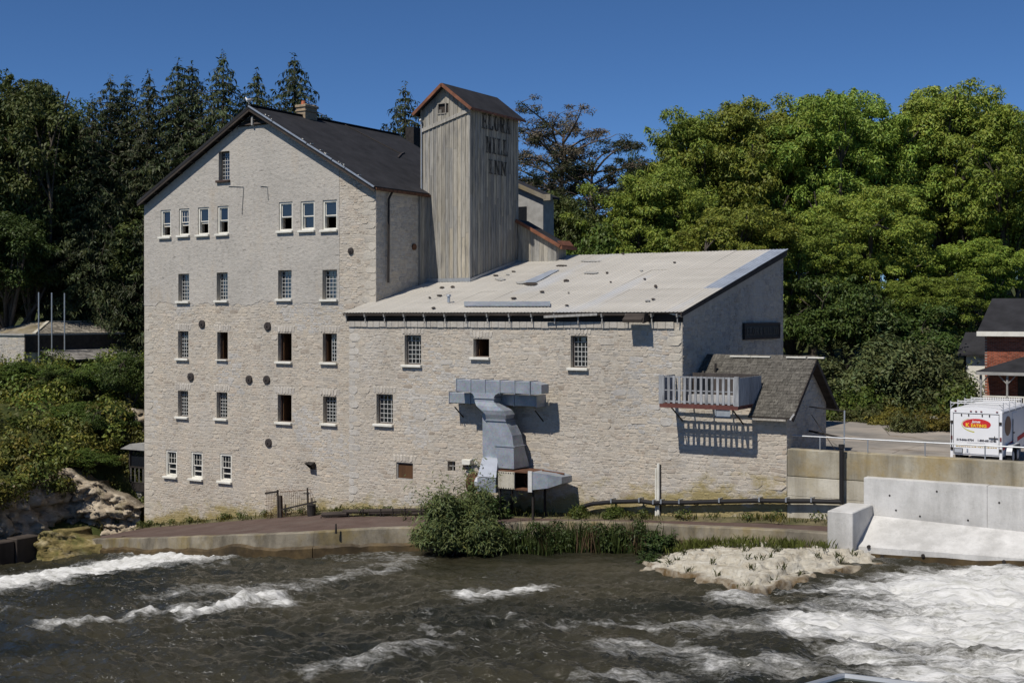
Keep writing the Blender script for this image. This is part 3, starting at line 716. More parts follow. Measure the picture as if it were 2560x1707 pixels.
# louvre in the top of the gable
lz0 = onY(*Z1(1050, 352), 0).z
lv = MB(); poly = []
zl = [lz0 - 0.05, APEX - 0.25]
hw = lambda zz: max(0.03, (APEX - 0.15 - zz)/SLOPE); hl_ = lambda zz: max(0.03, (APEX - 0.15 - zz)/SLOPEL)
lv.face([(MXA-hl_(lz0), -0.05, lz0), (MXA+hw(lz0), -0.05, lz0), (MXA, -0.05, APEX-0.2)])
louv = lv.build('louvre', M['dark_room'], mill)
for i in range(8):
    zz = lz0 + 0.03 + i*0.21; w = hw(zz + 0.1)
    if w < 0.12: break
    s = MB(); l = hl_(zz + 0.1); s.add([(MXA-l, -0.05, zz+.16), (MXA+w, -0.05, zz+.16), (MXA+w, -0.16, zz+.03), (MXA-l, -0.16, zz+.03), (MXA-l, -0.05, zz+.135), (MXA+w, -0.05, zz+.135), (MXA+w, -0.16, zz+.005), (MXA-l, -0.16, zz+.005)],
                     [(0,1,2,3), (7,6,5,4), (3,2,6,7), (0,3,7,4), (1,5,6,2)]); s.build('slat', M['dark_wood'], louv)
s = MB(); s.box(MXA-.05, MXA+.05, -0.2, -0.05, lz0, APEX-0.35); s.build('mullion', M['grey_paint'], louv)
# anchor plates
for (zf, x, y, yy) in ((Z2,606,693,0), (Z2,1204,713,0), (Z2,503,1173,0), (Z2,1035,1198,0), (Z2,1195,1200,0), (Z3,1208,272,0), (Z2,1962,28,0)):
    p = onY(*zf(x, y), 0); rr = 0.215 if x != 1962 else 0.16
    a = MB(); a.tube([(p.x, 0.0, p.z), (p.x, -0.075, p.z), (p.x, -0.095, p.z)], [rr, rr, rr*0.8], 20); a.tube([(p.x, -0.09, p.z), (p.x, -0.15, p.z)], 0.035, 6)
    a.build('anchor_plate', M['plate_iron'], mill)
p = onX(900+375*.35714, 180+1225*.35714, MX1); a = MB(); a.tube([(MX1, p.y, p.z), (MX1+.08, p.y, p.z)], 0.16, 16); a.build('anchor_plate', M['rust'], mill)
# downpipe on the shaded flank, gutter
b = MB(); py = onX(966, 600, MX1).y; zt = EAVE - SLOPE*EO
b.tube([(MX1+EO-.06, py+.25, zt+.02), (MX1+.14, py, zt-.35), (MX1+.12, py, 14.6)], 0.055, 8)
b.build('downpipe', M['iron'], mill)
b = MB(); b.beam((MX1+EO+.02, -RO+.1, zt+.06), (MX1+EO+.02, 4.6, zt+.06), 0.12, 0.12); b.build('gutter', M['rust'], mill)
# small metal vent hood on a paler patch
pv = onY(*Z3(1490, 415), 0); b = MB(); x = pv.x; z = pv.z
b.add([(x-.22, -.07, z+.17), (x+.20, -.07, z+.17), (x+.20, -.07, z-.20), (x+.02, -.07, z-.20), (x-.22, -.42, z+.12), (x+.20, -.42, z+.05), (x+.20, -.30, z-.12), (x+.02, -.2, z-.18)],
      [(0,1,2,3), (0,4,5,1), (1,5,6,2), (4,0,3,7)]); b.build('vent_hood', M['iron'], mill)
# conduit runs under the top window
for pts in (((850,903),(988,908),(972,1160)), ((1142,902),(1205,906),(1213,1028))):
    b = MB(); b.tube([onY(*Z1(*q), -0.045) for q in pts], 0.018, 5); b.build('conduit', M['grey_paint'], mill)
# ridge chimney with a broken pot, and a dark stack by the tower
def stack(u0, u1, vtop, vb, dx, y0, y1, matl, zt, cap=True, pot=False):
    x0 = MXA - dx/2; x1 = MXA + dx/2; zb_ = APEX - 0.8; b = MB(); b.box(x0, x1, y0, y1, zb_, zt); c = b.build('chimney', matl, mill)
    if cap:
        b = MB(); b.bbox(x0-.05, x1+.05, y0-.05, y1+.05, zt-.26, zt-.18, .015); b.bbox(x0-.06, x1+.06, y0-.06, y1+.06, zt-.04, zt+.1, .02); b.build('cap', matl, c)
    if pot:
        b = MB(); n = 10; cx = (x0+x1)/2; cy = y0+.22
        b.tube([(cx, cy, zt+.1), (cx, cy, zt+.32)], [.14, .11], n); b.build('chimney_pot', M['terracotta'], c)
        for k in range(6):
            b = MB(); a0 = random.uniform(y0, y1-.2); b.bbox(x1-.05-random.random()*.4, x1+.02, a0, a0+.16, zt+.1, zt+.16, .01); b.build('loose_brick', M['conc_path'], c)
def ridge_y(u, v):
    p = onX(u, v, MXA); return p.y
cy0 = ridge_y(752, 295); cz = onX(752, 262, MXA).z
stack(0, 0, 0, 0, 0.62, cy0, cy0+.95, M['tan_brick'], cz-.10, True, True)
ry = ridge_y(1024, 330); rz = onX(1024, 318, MXA).z
stack(0, 0, 0, 0, 0.6, ry, ry+1.3, M['iron'], rz, False)
# gull resting on the ridge
def ring(c, rx, rz, n=10, ax=(1, 0, 0)):
    ax = Vector(ax); s_ = Vector((0, 1, 0)) if abs(ax.x) > .5 else Vector((1, 0, 0))
    return [Vector(c) + s_*(rx*math.cos(2*math.pi*k/n)) + Vector((0, 0, rz*math.sin(2*math.pi*k/n))) for k in range(n)]
gx = MXA; gz = rt(MXA) + 0.05
gull = thing('gull', 'small white gull perched on the peak of the mill gable', 'bird', (gx, -0.35, gz))
b = MB(); B0 = Vector((gx-.02, -.35, gz+.20))
prof = [(-.25, .05, .01, .012), (-.20, .035, .035, .03), (-.10, .02, .075, .07), (0, 0, .095, .09), (.10, .0, .09, .095), (.17, .05, .06, .07), (.20, .11, .045, .05), (.225, .15, .05, .052), (.25, .17, .035, .036), (.27, .165, .012, .012)]
b.loft([ring(B0 + Vector((-dx, 0, dz)), rx, rz_) for dx, dz, rx, rz_ in prof])
for sy in (-.03, .03): b.tube([B0 + Vector((-.01, sy, -.06)), B0 + Vector((-.01, sy, -.24))], .008, 5)
b.build('body', M['bird_white'], gull, smooth=True)
b = MB()
for sy in (-1, 1): b.loft([ring(B0 + Vector((-.10, sy*.085, .02)), .012, .03, 6), ring(B0 + Vector((.05, sy*.095, .03)), .02, .06, 6), ring(B0 + Vector((.26, sy*.03, .045)), .008, .012, 6)])
b.build('wing', M['bird_grey'], gull, smooth=True)
b = MB(); b.tube([B0 + Vector((-.265, 0, .165)), B0 + Vector((-.33, 0, .15))], [.014, .003], 6); b.build('beak', M['beak'], gull)

# ================================================================ the low annex with its ribbed lean-to roof
Z5 = lambda x, y: (860 + x*0.47619, 600 + y*0.47619)
AY = -1.7; AX0 = onY(872, 1000, AY).x; AX1 = onY(1706, 1000, AY).x
EY = AY - 0.30; EZ = onY(1706, 780, EY).z
bk = onX(1958, 628, AX1); AYB = bk.y; RP = (bk.z - EZ)/(bk.y - EY); AZ = lambda y: EZ + RP*(y - EY)
annex = thing('stone_annex', 'low wide stone annex under a pale ribbed sloping roof', 'building', ((AX0+AX1)/2, 4, zwalk(-30)-0.6))
A = [rect(Z5(318, 498), Z5(405, 656), AY) + ['grid_dark', 'white'], rect(Z5(679, 518), Z5(762, 616), AY) + ['open', 'white'], rect(Z5(1190, 502), Z5(1278, 672), AY) + ['grid_dark', 'white'],
     rect((941, 984), (982, 1061), AY) + ['grid_dark', 'white'], rect(Z3(2022, 395), Z3(2128, 512), AY) + ['boarded', None],
     rect((1119, 1152), (1138, 1178), AY) + ['hole', None], rect((1157, 1162), (1178, 1176), AY) + ['hole', None]]
atop = lambda x: AZ(AY) - 0.46
afoot = lambda x: zwalk(x) - 0.9
afr = Wall(lambda s, t, n: (s, AY-n, t), afoot, atop, AX0, AX1, A)
mb = MB(); afr.base(mb)
mb.face([(AX0, AY, afoot(AX0)), (AX0, AY, atop(0)), (AX0, 0.02, atop(0)), (AX0, 0.02, afoot(AX0))])
yy = [AY, 2, 5, 8, AYB]
for a, c in zip(yy[:-1], yy[1:]): mb.face([(AX1, a, 4), (AX1, c, 4), (AX1, c, AZ(c)-.12), (AX1, a, AZ(a)-.12)])
mb.face([(AX0, AYB, 4), (AX1, AYB, 4), (AX1, AYB, AZ(AYB)-.12), (AX0, AYB, AZ(AYB)-.12)])
mb.build('wall', M['mortar'], annex)
afr.stones(pal_warm, None, seed=21, wr=(1.3, 3.4), proud=(.003, .016), gap=.004)
quo = []; z = 3.0; k = 0
while z < atop(0) - .3:
    h = random.uniform(0.25, 0.42); w = (0.62 if k % 2 else 0.36)*random.uniform(.85, 1.15); c = (0.46, 0.44, 0.405)
    quo.append(([[AX0, z], [AX0+w, z], [AX0+w, z+h], [AX0, z+h]], 9, vary(c, .94, 1.04), 0.012, random.randint(0, 9**9), .01))
    if z > 8: quo.append(([[AX1-w, z], [AX1, z], [AX1, z+h], [AX1-w, z+h]], 9, vary((0.45, 0.42, 0.365), .92, 1.06), 0.016, random.randint(0, 9**9), .012))
    z += h; k += 1
for o in A[:5]:
    for i in range(7):
        a = o[0]-.15; c = o[1]+.15; x0 = lerp(a, c, i/7); x1 = lerp(a, c, (i+1)/7); ln = (i-3)*.02
        quo.append(([[x0, o[3]+.02], [x1, o[3]+.02], [x1+ln, o[3]+.36], [x0+ln, o[3]+.36]], 7, vary((0.49, 0.455, 0.40), .92, 1.06), .022, random.randint(0, 9**9), .008))
inq = lambda s: any(min(q[0] for q in Q[0])-.03 < sum(p[0] for p in s[0])/4 < max(q[0] for q in Q[0])+.03 and min(q[1] for q in Q[0])-.03 < sum(p[1] for p in s[0])/4 < max(q[1] for q in Q[0])+.03 for Q in quo)
afr.res = [s for s in afr.res if not inq(s)] + quo
afr.build_stones(annex, 300)
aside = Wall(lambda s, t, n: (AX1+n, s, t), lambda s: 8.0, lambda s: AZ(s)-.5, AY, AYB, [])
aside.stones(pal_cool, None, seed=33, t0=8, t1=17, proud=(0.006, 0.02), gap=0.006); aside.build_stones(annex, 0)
for o in A:
    if o[4] == 'hole':
        f = MB(); f.box(o[0], o[1], AY+.12, AY+.15, (o[2]+o[3])/2-.02, (o[2]+o[3])/2+.02); f.box((o[0]+o[1])/2-.02, (o[0]+o[1])/2+.02, AY+.12, AY+.15, o[2], o[3]); f.build('window', M['grey_paint'], annex)
        continue
    wn_ = window(annex, o[0], o[1], o[2], o[3], AY, o[4], o[5], rows=6)
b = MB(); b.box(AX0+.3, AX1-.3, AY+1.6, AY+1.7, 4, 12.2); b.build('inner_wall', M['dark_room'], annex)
for i in range(46):                                      # course of small blocks under the eaves
    x = lerp(AX0+.05, AX1-.35, i/46); b = MB(); h = random.uniform(.20, .25)
    b.bbox(x+.006, x+(AX1-AX0-.4)/46-.004, AY-.07, AY-.005, atop(0)-.26-random.random()*.03, atop(0)-.01, .012, col=vary((0.42, 0.40, 0.365), .92, 1.06))
    b.build('block', M['stone'], annex)
# ribbed panels, three to a run up the slope
pitch = math.atan(RP); RX0 = AX0 - 0.15; RX1 = AX1 + 0.12; NP = 20; PW = (RX1-RX0)/NP; run = (AYB + 0.25 - EY)/math.cos(pitch); NR = 3; PL = run/NR
def panel_mesh():
    b = MB(); n = 5; pw = PW/n; pts = []
    for i in range(n): x = i*pw; pts += [(x, 0.0), (x+pw*.62, 0.0), (x+pw*.70, 0.018), (x+pw*.92, 0.018)]
    pts.append((PW+0.01, 0.0))
    for (xa, za), (xc, zc) in zip(pts[:-1], pts[1:]): b.face([(xa, 0, za), (xc, 0, zc), (xc, PL+0.08, zc), (xa, PL+0.08, za)])
    for (xa, za), (xc, zc) in zip(pts[:-1], pts[1:]): b.face([(xa, 0, za), (xc, 0, zc), (xc, 0, zc-.012), (xa, 0, za-.012)])
    m = b.mesh('roof_panel'); m.materials.append(M['ribbed']); return m
pmesh = panel_mesh(); pmesh2 = pmesh.copy(); pmesh2.materials.clear(); pmesh2.materials.append(M['bare_zinc'])
b = MB(); b.prism([(RX0, EY+.03, AZ(EY+.03)-.06), (RX1-.03, EY+.03, AZ(EY+.03)-.06), (RX1-.03, AYB+.2, AZ(AYB+.2)-.06), (RX0, AYB+.2, AZ(AYB+.2)-.06)], (0, 0, 0.05)); aroof = b.build('roof', M['dark_wood'], annex)
for j in range(NR):
    for i in range(NP):
        s = j*PL; y = EY + s*math.cos(pitch); zz = AZ(EY) + s*math.sin(pitch) + 0.012*(j) + random.uniform(0, .006)
        me = pmesh2 if (i >= NP-1 and j >= 1) else pmesh
        put('roof_panel', me, None, aroof, (RX0+i*PW, y, zz), rot=(pitch + random.uniform(-.002, .002), 0, 0))
def on_aroof(u, v, off=0.0):
    d = ray(u, v); n = Vector((0, -RP, 1)); p0 = Vector((0, EY, AZ(EY) + off)); return CAM + d*((p0-CAM).dot(n)/d.dot(n))
# tar and bare-metal patches where the paint has gone
for (x, y, w, h) in ((500,290,14,5),(570,245,12,5),(515,248,14,5),(470,356,12,5),(820,205,30,7),(795,185,16,4),(890,165,12,4),(860,180,10,4),(1040,270,14,5),(890,305,16,5),(930,222,26,8),(980,230,44,9),
                      (1165,212,16,6),(1380,171,9,5),(1560,160,10,4),(1637,243,9,9),(1590,316,16,6),(1622,309,12,4),(1465,71,9,5),(1735,117,9,4),(1300,110,60,4),(1300,172,44,5),(1140,134,34,4),(1400,220,6,4),(1180,276,6,3),(1170,342,12,4),(450,302,8,4),(1578,203,8,4)):
    b = MB(); jag = lambda: random.uniform(-1.5, 1.5); n = 9; P = []
    for k in range(n):
        a = 2*math.pi*k/n; P.append(on_aroof(*Z5(x + w*(.7+.5*random.random())*math.cos(a), y + h*(.6+.6*random.random())*math.sin(a)), 0.062))
    b.prism(P, (0, 0, 0.006)); b.build('roof_patch', M['grey_paint'] if random.random() < .4 else M['dark_wood'], aroof)
b = MB(); P = [on_aroof(*Z5(*q), 0.07) for q in ((630, 347), (1083, 347), (1083, 328), (630, 328))]; b.prism(P, (0, 0, 0.05)); b.build('sheet_strip', M['duct'], aroof)
b = MB(); P = [on_aroof(*Z5(*q), 0.055) for q in ((940, 222), (1010, 222), (1130, 158), (1085, 160))]; b.prism(P, (0, 0, 0.02)); b.build('sheet_strip', M['bare_zinc'], aroof)
p = on_aroof(*Z5(550, 328), .05); b = MB(); b.tube([p, p + Vector((0, 0, .28))], .07, 10); b.tube([p + Vector((0, 0, .28)), p + Vector((0, 0, .36))], [.12, .1], 10); b.build('roof_vent', M['galv'], aroof)
# open eave with rafter ends
b = MB(); b.box(RX0+.05, RX1-.1, AY-.02, AY+.03, AZ(AY)-.47, AZ(AY)-.10); b.build('eave_shade_sheet', M['dark_room'], annex)  # near-black sheet standing in for the shaded gap below the eave
b = MB(); b.beam((RX0+.02, EY+.06, AZ(EY)-.10), (AX1-1.2, EY+.06, AZ(EY)-.10), 0.04, 0.07); b.build('eave_rail', M['dark_wood'], annex)
for i in range(16):
    x = lerp(RX0+.15, RX1-.25, i/15); b = MB(); b.beam((x, EY+.04, AZ(EY+.04)-.15), (x, AY+.1, AZ(AY+.1)-.15), 0.06, 0.14); b.box(x-.02, x+.02, EY+.10, EY+.14, AZ(EY)-.48, AZ(EY)-.1); b.build('rafter_end', M['grey_paint'], annex)
b = MB(); b.beam(onY(*Z5(1050, 403), EY), onY(*Z5(1330, 390), EY), .05, .10, col=(.34, .33, .31)); b.build('loose_fascia', M['silver'], annex)
b = MB(); b.beam(onY(*Z5(1705, 382), EY+.1), onY(*Z5(1776, 402), EY+.2), .04, .06); b.build('loose_fascia', M['white'], annex)
b = MB(); pz = onY(*Z5(1482, 385), EY-.1); x = pz.x
b.prism([(x, EY-.10, pz.z), (x, EY-.45, pz.z-.25), (x, EY-.42, pz.z-.36), (x, EY-.05, pz.z-.36)], (0.85, 0, 0)); b.prism([(x+.86, EY-.3, pz.z-.02), (x+.86, EY-.42, pz.z-.4), (x+.86, AY-.02, pz.z-.3), (x+.86, AY-.02, pz.z+.05)], (0.05, 0, 0)); b.build('eave_hood', M['dark_wood'], annex)
b = MB(); b.prism([(RX1-.06, EY-.02, AZ(EY)-.03), (RX1-.06, AYB+.25, AZ(AYB+.25)-.03), (RX1-.06, AYB+.25, AZ(AYB+.25)-.27), (RX1-.06, EY-.02, AZ(EY)-.20)], (0.05, 0, 0)); b.build('verge_board', M['dark_wood'], annex)

# sign board on the shaded side wall
Z7 = lambda x, y: (1600 + x*0.34443, 760 + y*0.34443)
p0 = onX(*Z7(756, 140), AX1+.1); p1 = onX(*Z7(1022, 266), AX1+.1)
sy0, sy1, sz1, sz0 = p0.y, p1.y - .15, p0.z + .02, onX(*Z7(756, 260), AX1+.1).z
sign = thing('wall_sign', 'dark rectangular sign board with raised lettering high on shaded annex wall', 'sign', (AX1+.03, (sy0+sy1)/2, sz0))
b = MB(); b.box(AX1+.022, AX1+.10, sy0, sy1, sz0, sz1); b.build('board', M['sign_board'], sign)
b = MB()
for a in ((sy0, sy1, sz0, sz0+.1), (sy0, sy1, sz1-.1, sz1), (sy0, sy0+.1, sz0+.1, sz1-.1), (sy1-.1, sy1, sz0+.1, sz1-.1)): b.box(AX1+.10, AX1+.14, *a)
b.build('frame', M['dark_wood'], sign)
# ---------------------------------------------------------------- painted slab-serif letters
def letter_polys(ch):
    B = lambda x0, x1, y0, y1: [(x0, y0), (x1, y0), (x1, y1), (x0, y1)]
    def arc(cx, cy, rx, ry, ix, iy, a0, a1, n=10):
        P = []
        for i in range(n):
            t0 = rad(a0 + (a1-a0)*i/n); t1 = rad(a0 + (a1-a0)*(i+1)/n)
            P.append([(cx+rx*math.cos(t0), cy+ry*math.sin(t0)), (cx+rx*math.cos(t1), cy+ry*math.sin(t1)), (cx+ix*math.cos(t1), cy+iy*math.sin(t1)), (cx+ix*math.cos(t0), cy+iy*math.sin(t0))])
        return P
    if ch == 'E': return [B(.14,.42,0,1), B(0,.14,0,.08), B(0,.14,.92,1), B(.42,.95,0,.09), B(.42,.95,.91,1), B(.42,.75,.45,.55), B(.83,.95,.09,.28), B(.83,.95,.72,.91), B(.66,.75,.38,.45), B(.66,.75,.55,.62)]
    if ch == 'L': return [B(.14,.42,0,1), B(0,.14,0,.08), B(0,.14,.92,1), B(.42,.58,.92,1), B(.42,.95,0,.09), B(.83,.95,.09,.3)]
    if ch == 'I': return [B(.36,.64,0,1), B(.18,.36,0,.08), B(.64,.82,0,.08), B(.18,.36,.92,1), B(.64,.82,.92,1)]
    if ch == 'O': return arc(.5, .5, .48, .5, .2, .42, 0, 360, 20)
    if ch == 'R': return [B(.14,.42,0,1), B(0,.14,0,.08), B(0,.14,.92,1), B(.42,.55,0,.08), B(.42,.55,.92,1), B(.42,.55,.46,.54)] + arc(.55, .73, .38, .27, .12, .19, -90, 90) + [[(.5,.46), (.66,.46), (.98,0), (.70,0)], B(.62,.70,0,.07)]
    if ch == 'A': return [[(.12,0), (.24,0), (.56,1), (.44,1)], [(.62,0), (.90,0), (.66,1), (.44,1)], B(.26,.72,.28,.37), B(0,.12,0,.07), B(.24,.34,0,.07), B(.52,.62,0,.07), B(.90,1,0,.07)]
    if ch == 'M': return [B(.10,.22,0,1), B(.72,.95,0,1), [(.22,1), (.42,1), (.58,.05), (.44,.05)], [(.46,.05), (.56,.05), (.72,.92), (.72,.7)], B(0,.10,0,.07), B(.22,.32,0,.07), B(.62,.72,0,.07), B(.95,1,0,.07), B(0,.10,.93,1), B(.95,1,.93,1)]
    if ch == 'N': return [B(.12,.24,0,1), B(.76,.88,0,1), [(.14,1), (.42,1), (.86,0), (.66,0)], B(0,.12,0,.07), B(.24,.34,0,.07), B(0,.12,.93,1), B(.64,.76,.93,1), B(.88,1,.93,1)]
    return []
def letters(word, org, sv, tv, nv, width, height, depth, mat, parent, gap=0.16):
    org = Vector(org); sv = Vector(sv); tv = Vector(tv); nv = Vector(nv); n = len(word); lw = width/(n + gap*(n-1))
    for i, ch in enumerate(word):
        b = MB(); o = org + sv*(i*lw*(1+gap))
        for k, P in enumerate(letter_polys(ch)):
            Q = [o + sv*(x*lw) + tv*(y*height) for x, y in P]; b.prism(Q, nv*(depth + 0.0006*k))
        b.build('letter', mat, parent)
def text_mesh(txt, size, mat, parent, loc, rot, bold=0.0, squash=1.0, shear=0.0, name='lettering'):
    cu = bpy.data.curves.new(name, 'FONT'); cu.body = txt; cu.size = size; cu.extrude = 0.002; cu.offset = bold; cu.shear = shear; cu.align_x = 'CENTER'; cu.resolution_u = 3
    o = bpy.data.objects.new(name, cu); COL.objects.link(o)
    me = bpy.data.meshes.new_from_object(o.evaluated_get(bpy.context.evaluated_depsgraph_get())); bpy.data.objects.remove(o); bpy.data.curves.remove(cu)
    me.materials.clear()
    return put(name, me, mat, parent, loc, rot, (squash, 1, 1))

# lettering of the wall sign
letters('ELORA', (AX1+.10, sy0+.25, sz0+.2), (0, 1, 0), (0, 0, 1), (1, 0, 0), (sy1-sy0)*.42, sz1-sz0-.4, .02, M['sign_text'], sign)
letters('MILL', (AX1+.10, sy0+.25+(sy1-sy0)*.465, sz0+.2), (0, 1, 0), (0, 0, 1), (1, 0, 0), (sy1-sy0)*.24, sz1-sz0-.4, .02, M['sign_text'], sign)
letters('INN', (AX1+.10, sy0+.25+(sy1-sy0)*.74, sz0+.2), (0, 1, 0), (0, 0, 1), (1, 0, 0), (sy1-sy0)*.17, sz1-sz0-.4, .02, M['sign_text'], sign)

# ================================================================ weathered timber tower
Z4 = lambda x, y: (900 + x*0.35714, 180 + y*0.35714)
d0 = on_aroof(*Z4(768, 1470)); TY0 = d0.y; TX1 = d0.x; TX0 = onY(*Z4(430, 600), TY0).x; TY1 = onX(*Z4(1108, 700), TX1).y
TEZ = onY(*Z4(786, 232), TY0).z; TXM = (TX0+TX1)/2; TRZ = onY(*Z4(597, 70), TY0-.3).z - .1
TB = AZ(TY0) - 0.3
tower = thing('timber_tower', 'tall weathered grey board tower with painted black lettering above the mill roofs', 'tower', (TXM, (TY0+TY1)/2, AZ(TY0)-.05))
gz = lambda x: TEZ + (TRZ-TEZ)*(1 - abs(x-TXM)/((TX1-TX0)/2)) - 0.06
b = MB()
b.add([(TX0+.04, TY0+.04, TB), (TX1-.04, TY0+.04, TB), (TX1-.04, TY0+.04, TEZ-.05), (TXM, TY0+.04, TRZ-.1), (TX0+.04, TY0+.04, TEZ-.05), (TX0+.04, TY1, TB), (TX1-.04, TY1, TB), (TX1-.04, TY1, TEZ-.05), (TXM, TY1, TRZ-.1), (TX0+.04, TY1, TEZ-.05)],
      [(0,1,2,3,4), (9,8,7,6,5), (1,6,7,2), (5,0,4,9)]); b.build('core', M['dark_wood'], tower)
def bcol(R=random):
    r = R.random(); base = (0.36, 0.335, 0.285) if r < .5 else (0.31, 0.30, 0.275) if r < .78 else (0.42, 0.38, 0.305)
    k = R.uniform(.74, 1.05); return tuple(c*k for c in base)
hx0, hx1 = onY(*Z4(552, 260), TY0).x, onY(*Z4(600, 260), TY0).x; hz0, hz1 = onY(*Z4(575, 290), TY0).z, onY(*Z4(575, 225), TY0).z
N = 12; bw = (TX1-TX0)/N
for i in range(N):
    xa = TX0+i*bw+.008; xb = TX0+(i+1)*bw-.008; cuts = [TB + .05]
    z = TB + random.uniform(2.2, 4.5)
    while z < TEZ - 1.2: cuts.append(z); z += random.uniform(2.4, 4.2)
    for j, za in enumerate(cuts):
        last = j == len(cuts)-1; zt0 = gz(xa) if last else cuts[j+1]-.006; zt1 = gz(xb) if last else cuts[j+1]-.006
        if last and xa < hx1 and xb > hx0:
            bb = MB(); yo = TY0-.012-random.random()*.01
            bb.prism([(xa, yo, za), (xb, yo, za), (xb, yo, hz0), (xa, yo, hz0)], (0, .045, 0), bcol()); bb.build('board', M['boards'], tower)
            za = hz1
        bb = MB(); yo = TY0-.012-random.random()*.012
        bb.prism([(xa, yo, za), (xb, yo, za), (xb, yo, zt1), (xa, yo, zt0)], (0, .045, 0), bcol()); bb.build('board', M['boards'], tower)
    if i: bb = MB(); x = TX0+i*bw; bb.box(x-.022, x+.022, TY0-.04, TY0-.008, TB+.05, hz0-.05 if hx0-.06 < x < hx1+.06 else gz(x)-.05, bcol()); bb.build('batten', M['boards'], tower)
N2 = 19; bw = (TY1-TY0)/N2; YS = lambda y: AZ(y) - .1
for i in range(N2):
    ya = TY0+i*bw+.006; yb = TY0+(i+1)*bw-.006; cuts = [None]; z = TB + random.uniform(2.5, 5)
    while z < TEZ - 1.2: cuts.append(z); z += random.uniform(2.6, 4.6)
    for j, za in enumerate(cuts):
        zt = TEZ-.06 if j == len(cuts)-1 else cuts[j+1]-.006; bb = MB(); xo = TX1+.012+random.random()*.012
        za0 = YS(ya) if za is None else za; za1 = YS(yb) if za is None else za; cc = tuple(q*.95 for q in bcol())  # right-face boards coloured slightly darker, shade painted into that side
        bb.prism([(xo, ya, za0), (xo, yb, za1), (xo, yb, zt), (xo, ya, zt)], (-.045, 0, 0), cc); bb.build('board', M['boards'], tower)
    if i: bb = MB(); y = TY0+i*bw; bb.box(TX1+.008, TX1+.042, y-.022, y+.022, YS(y), TEZ-.08, bcol()); bb.build('batten', M['boards'], tower)
b = MB(); b.box(TX1-.03, TX1+.055, TY0-.05, TY0-.013, TB, TEZ, bcol()); b.box(TX0-.03, TX0+.06, TY0-.045, TY0-.013, TB, TEZ, bcol()); b.build('corner_board', M['boards'], tower)
b = MB(); b.beam(onY(*Z4(432, 412), TY0-.07), onY(*Z4(778, 262), TY0-.07), .05, .17, col=(.37, .35, .31)); b.build('brace', M['silver'], tower)
b = MB()
for a in ((hx0-.05, hx0, hz0-.05, hz1+.05), (hx1, hx1+.05, hz0-.05, hz1+.05), (hx0, hx1, hz0-.05, hz0), (hx0, hx1, hz1, hz1+.05)): b.box(a[0], a[1], TY0-.06, TY0, a[2], a[3], (.3, .28, .25))
b.box(hx0+.02, lerp(hx0, hx1, .45), TY0-.02, TY0+.01, hz0, lerp(hz0, hz1, .4), (.16, .15, .13))
wh = b.build('window', M['silver'], tower)
# base flashing along the roof
b = MB(); b.box(TX0, TX1+.06, TY0-.07, TY0-.043, AZ(TY0)+.02, AZ(TY0)+.20); b.prism([(TX1+.05, TY0-.05, AZ(TY0)+.03), (TX1+.05, TY1, AZ(TY1)+.03), (TX1+.05, TY1, AZ(TY1)+.17), (TX1+.05, TY0-.05, AZ(TY0)+.17)], (.02, 0, 0)); b.build('flashing', M['galv'], tower)
# tower roof
TS = (TRZ-TEZ)/((TX1-TX0)/2); ov = .28; fo = .32; bo = .25
b = MB()
for sg in (1, -1):
    xe = TXM + sg*((TX1-TX0)/2 + ov); ze = TEZ - TS*ov
    b.prism([(xe, TY0-fo, ze), (TXM, TY0-fo, TRZ), (TXM, TY1+bo, TRZ), (xe, TY1+bo, ze)], (0, 0, .07))
tr = b.build('roof', M['asphalt_roof'], tower)
b = MB()
for sg in (1, -1):
    xe = TXM + sg*((TX1-TX0)/2 + ov); ze = TEZ - TS*ov
    b.beam((TXM, TY0-fo-.02, TRZ-.01), (xe+sg*.03, TY0-fo-.02, ze-.03), .05, .15)
    b.beam((xe+sg*.03, TY0-fo, ze-.0), (xe+sg*.03, TY1+bo, ze-.0), .06, .10)
b.build('copper_edge', M['copper'], tr)
b = MB(); b.box(TX0+.1, TX1-.1, TY0-.26, TY0-.02, TEZ-TS*ov-.02, TEZ-TS*ov+.02)
# lettering
def face_y(zx, zy): return onX(*Z4(zx, zy), TX1)
for word, a, c, zt_, zb_ in (('ELORA', 848, 1050, 290, 395), ('MILL', 876, 1030, 450, 565), ('INN', 888, 1020, 610, 710)):
    p = face_y(a, zt_); q = face_y(c, zt_+40); bot = face_y(a, zb_).z
    letters(word, (TX1+.045, p.y, bot), (0, 1, 0), (0, 0, 1), (1, 0, 0), q.y-p.y, p.z-bot, .012, M['worn_letter'], tower, gap=.12)
# dark plank strip and conduit where the tower meets the mill flank
b = MB(); ys = onX(*Z4(408, 1200), MX1).y
for i in range(5):
    ya = lerp(ys, TY0-.02, i/5); bb = MB(); bb.box(MX1+.02, MX1+.09, ya+.01, lerp(ys, TY0-.02, (i+1)/5)-.01, AZ(ya)-.1, EAVE-SLOPE*.2, bcol()); bb.build('board', M['boards'], tower)
b = MB(); b.tube([(TX0+.06, TY0-.08, EAVE+.3), (TX0+.06, TY0-.08, TEZ-.6)], .035, 6); b.tube([(TX0+.06, TY0-.1, TEZ-.55), (TX0+.06, TY0-.2, TEZ-.5)], .06, 8); b.build('conduit', M['galv'], tower)

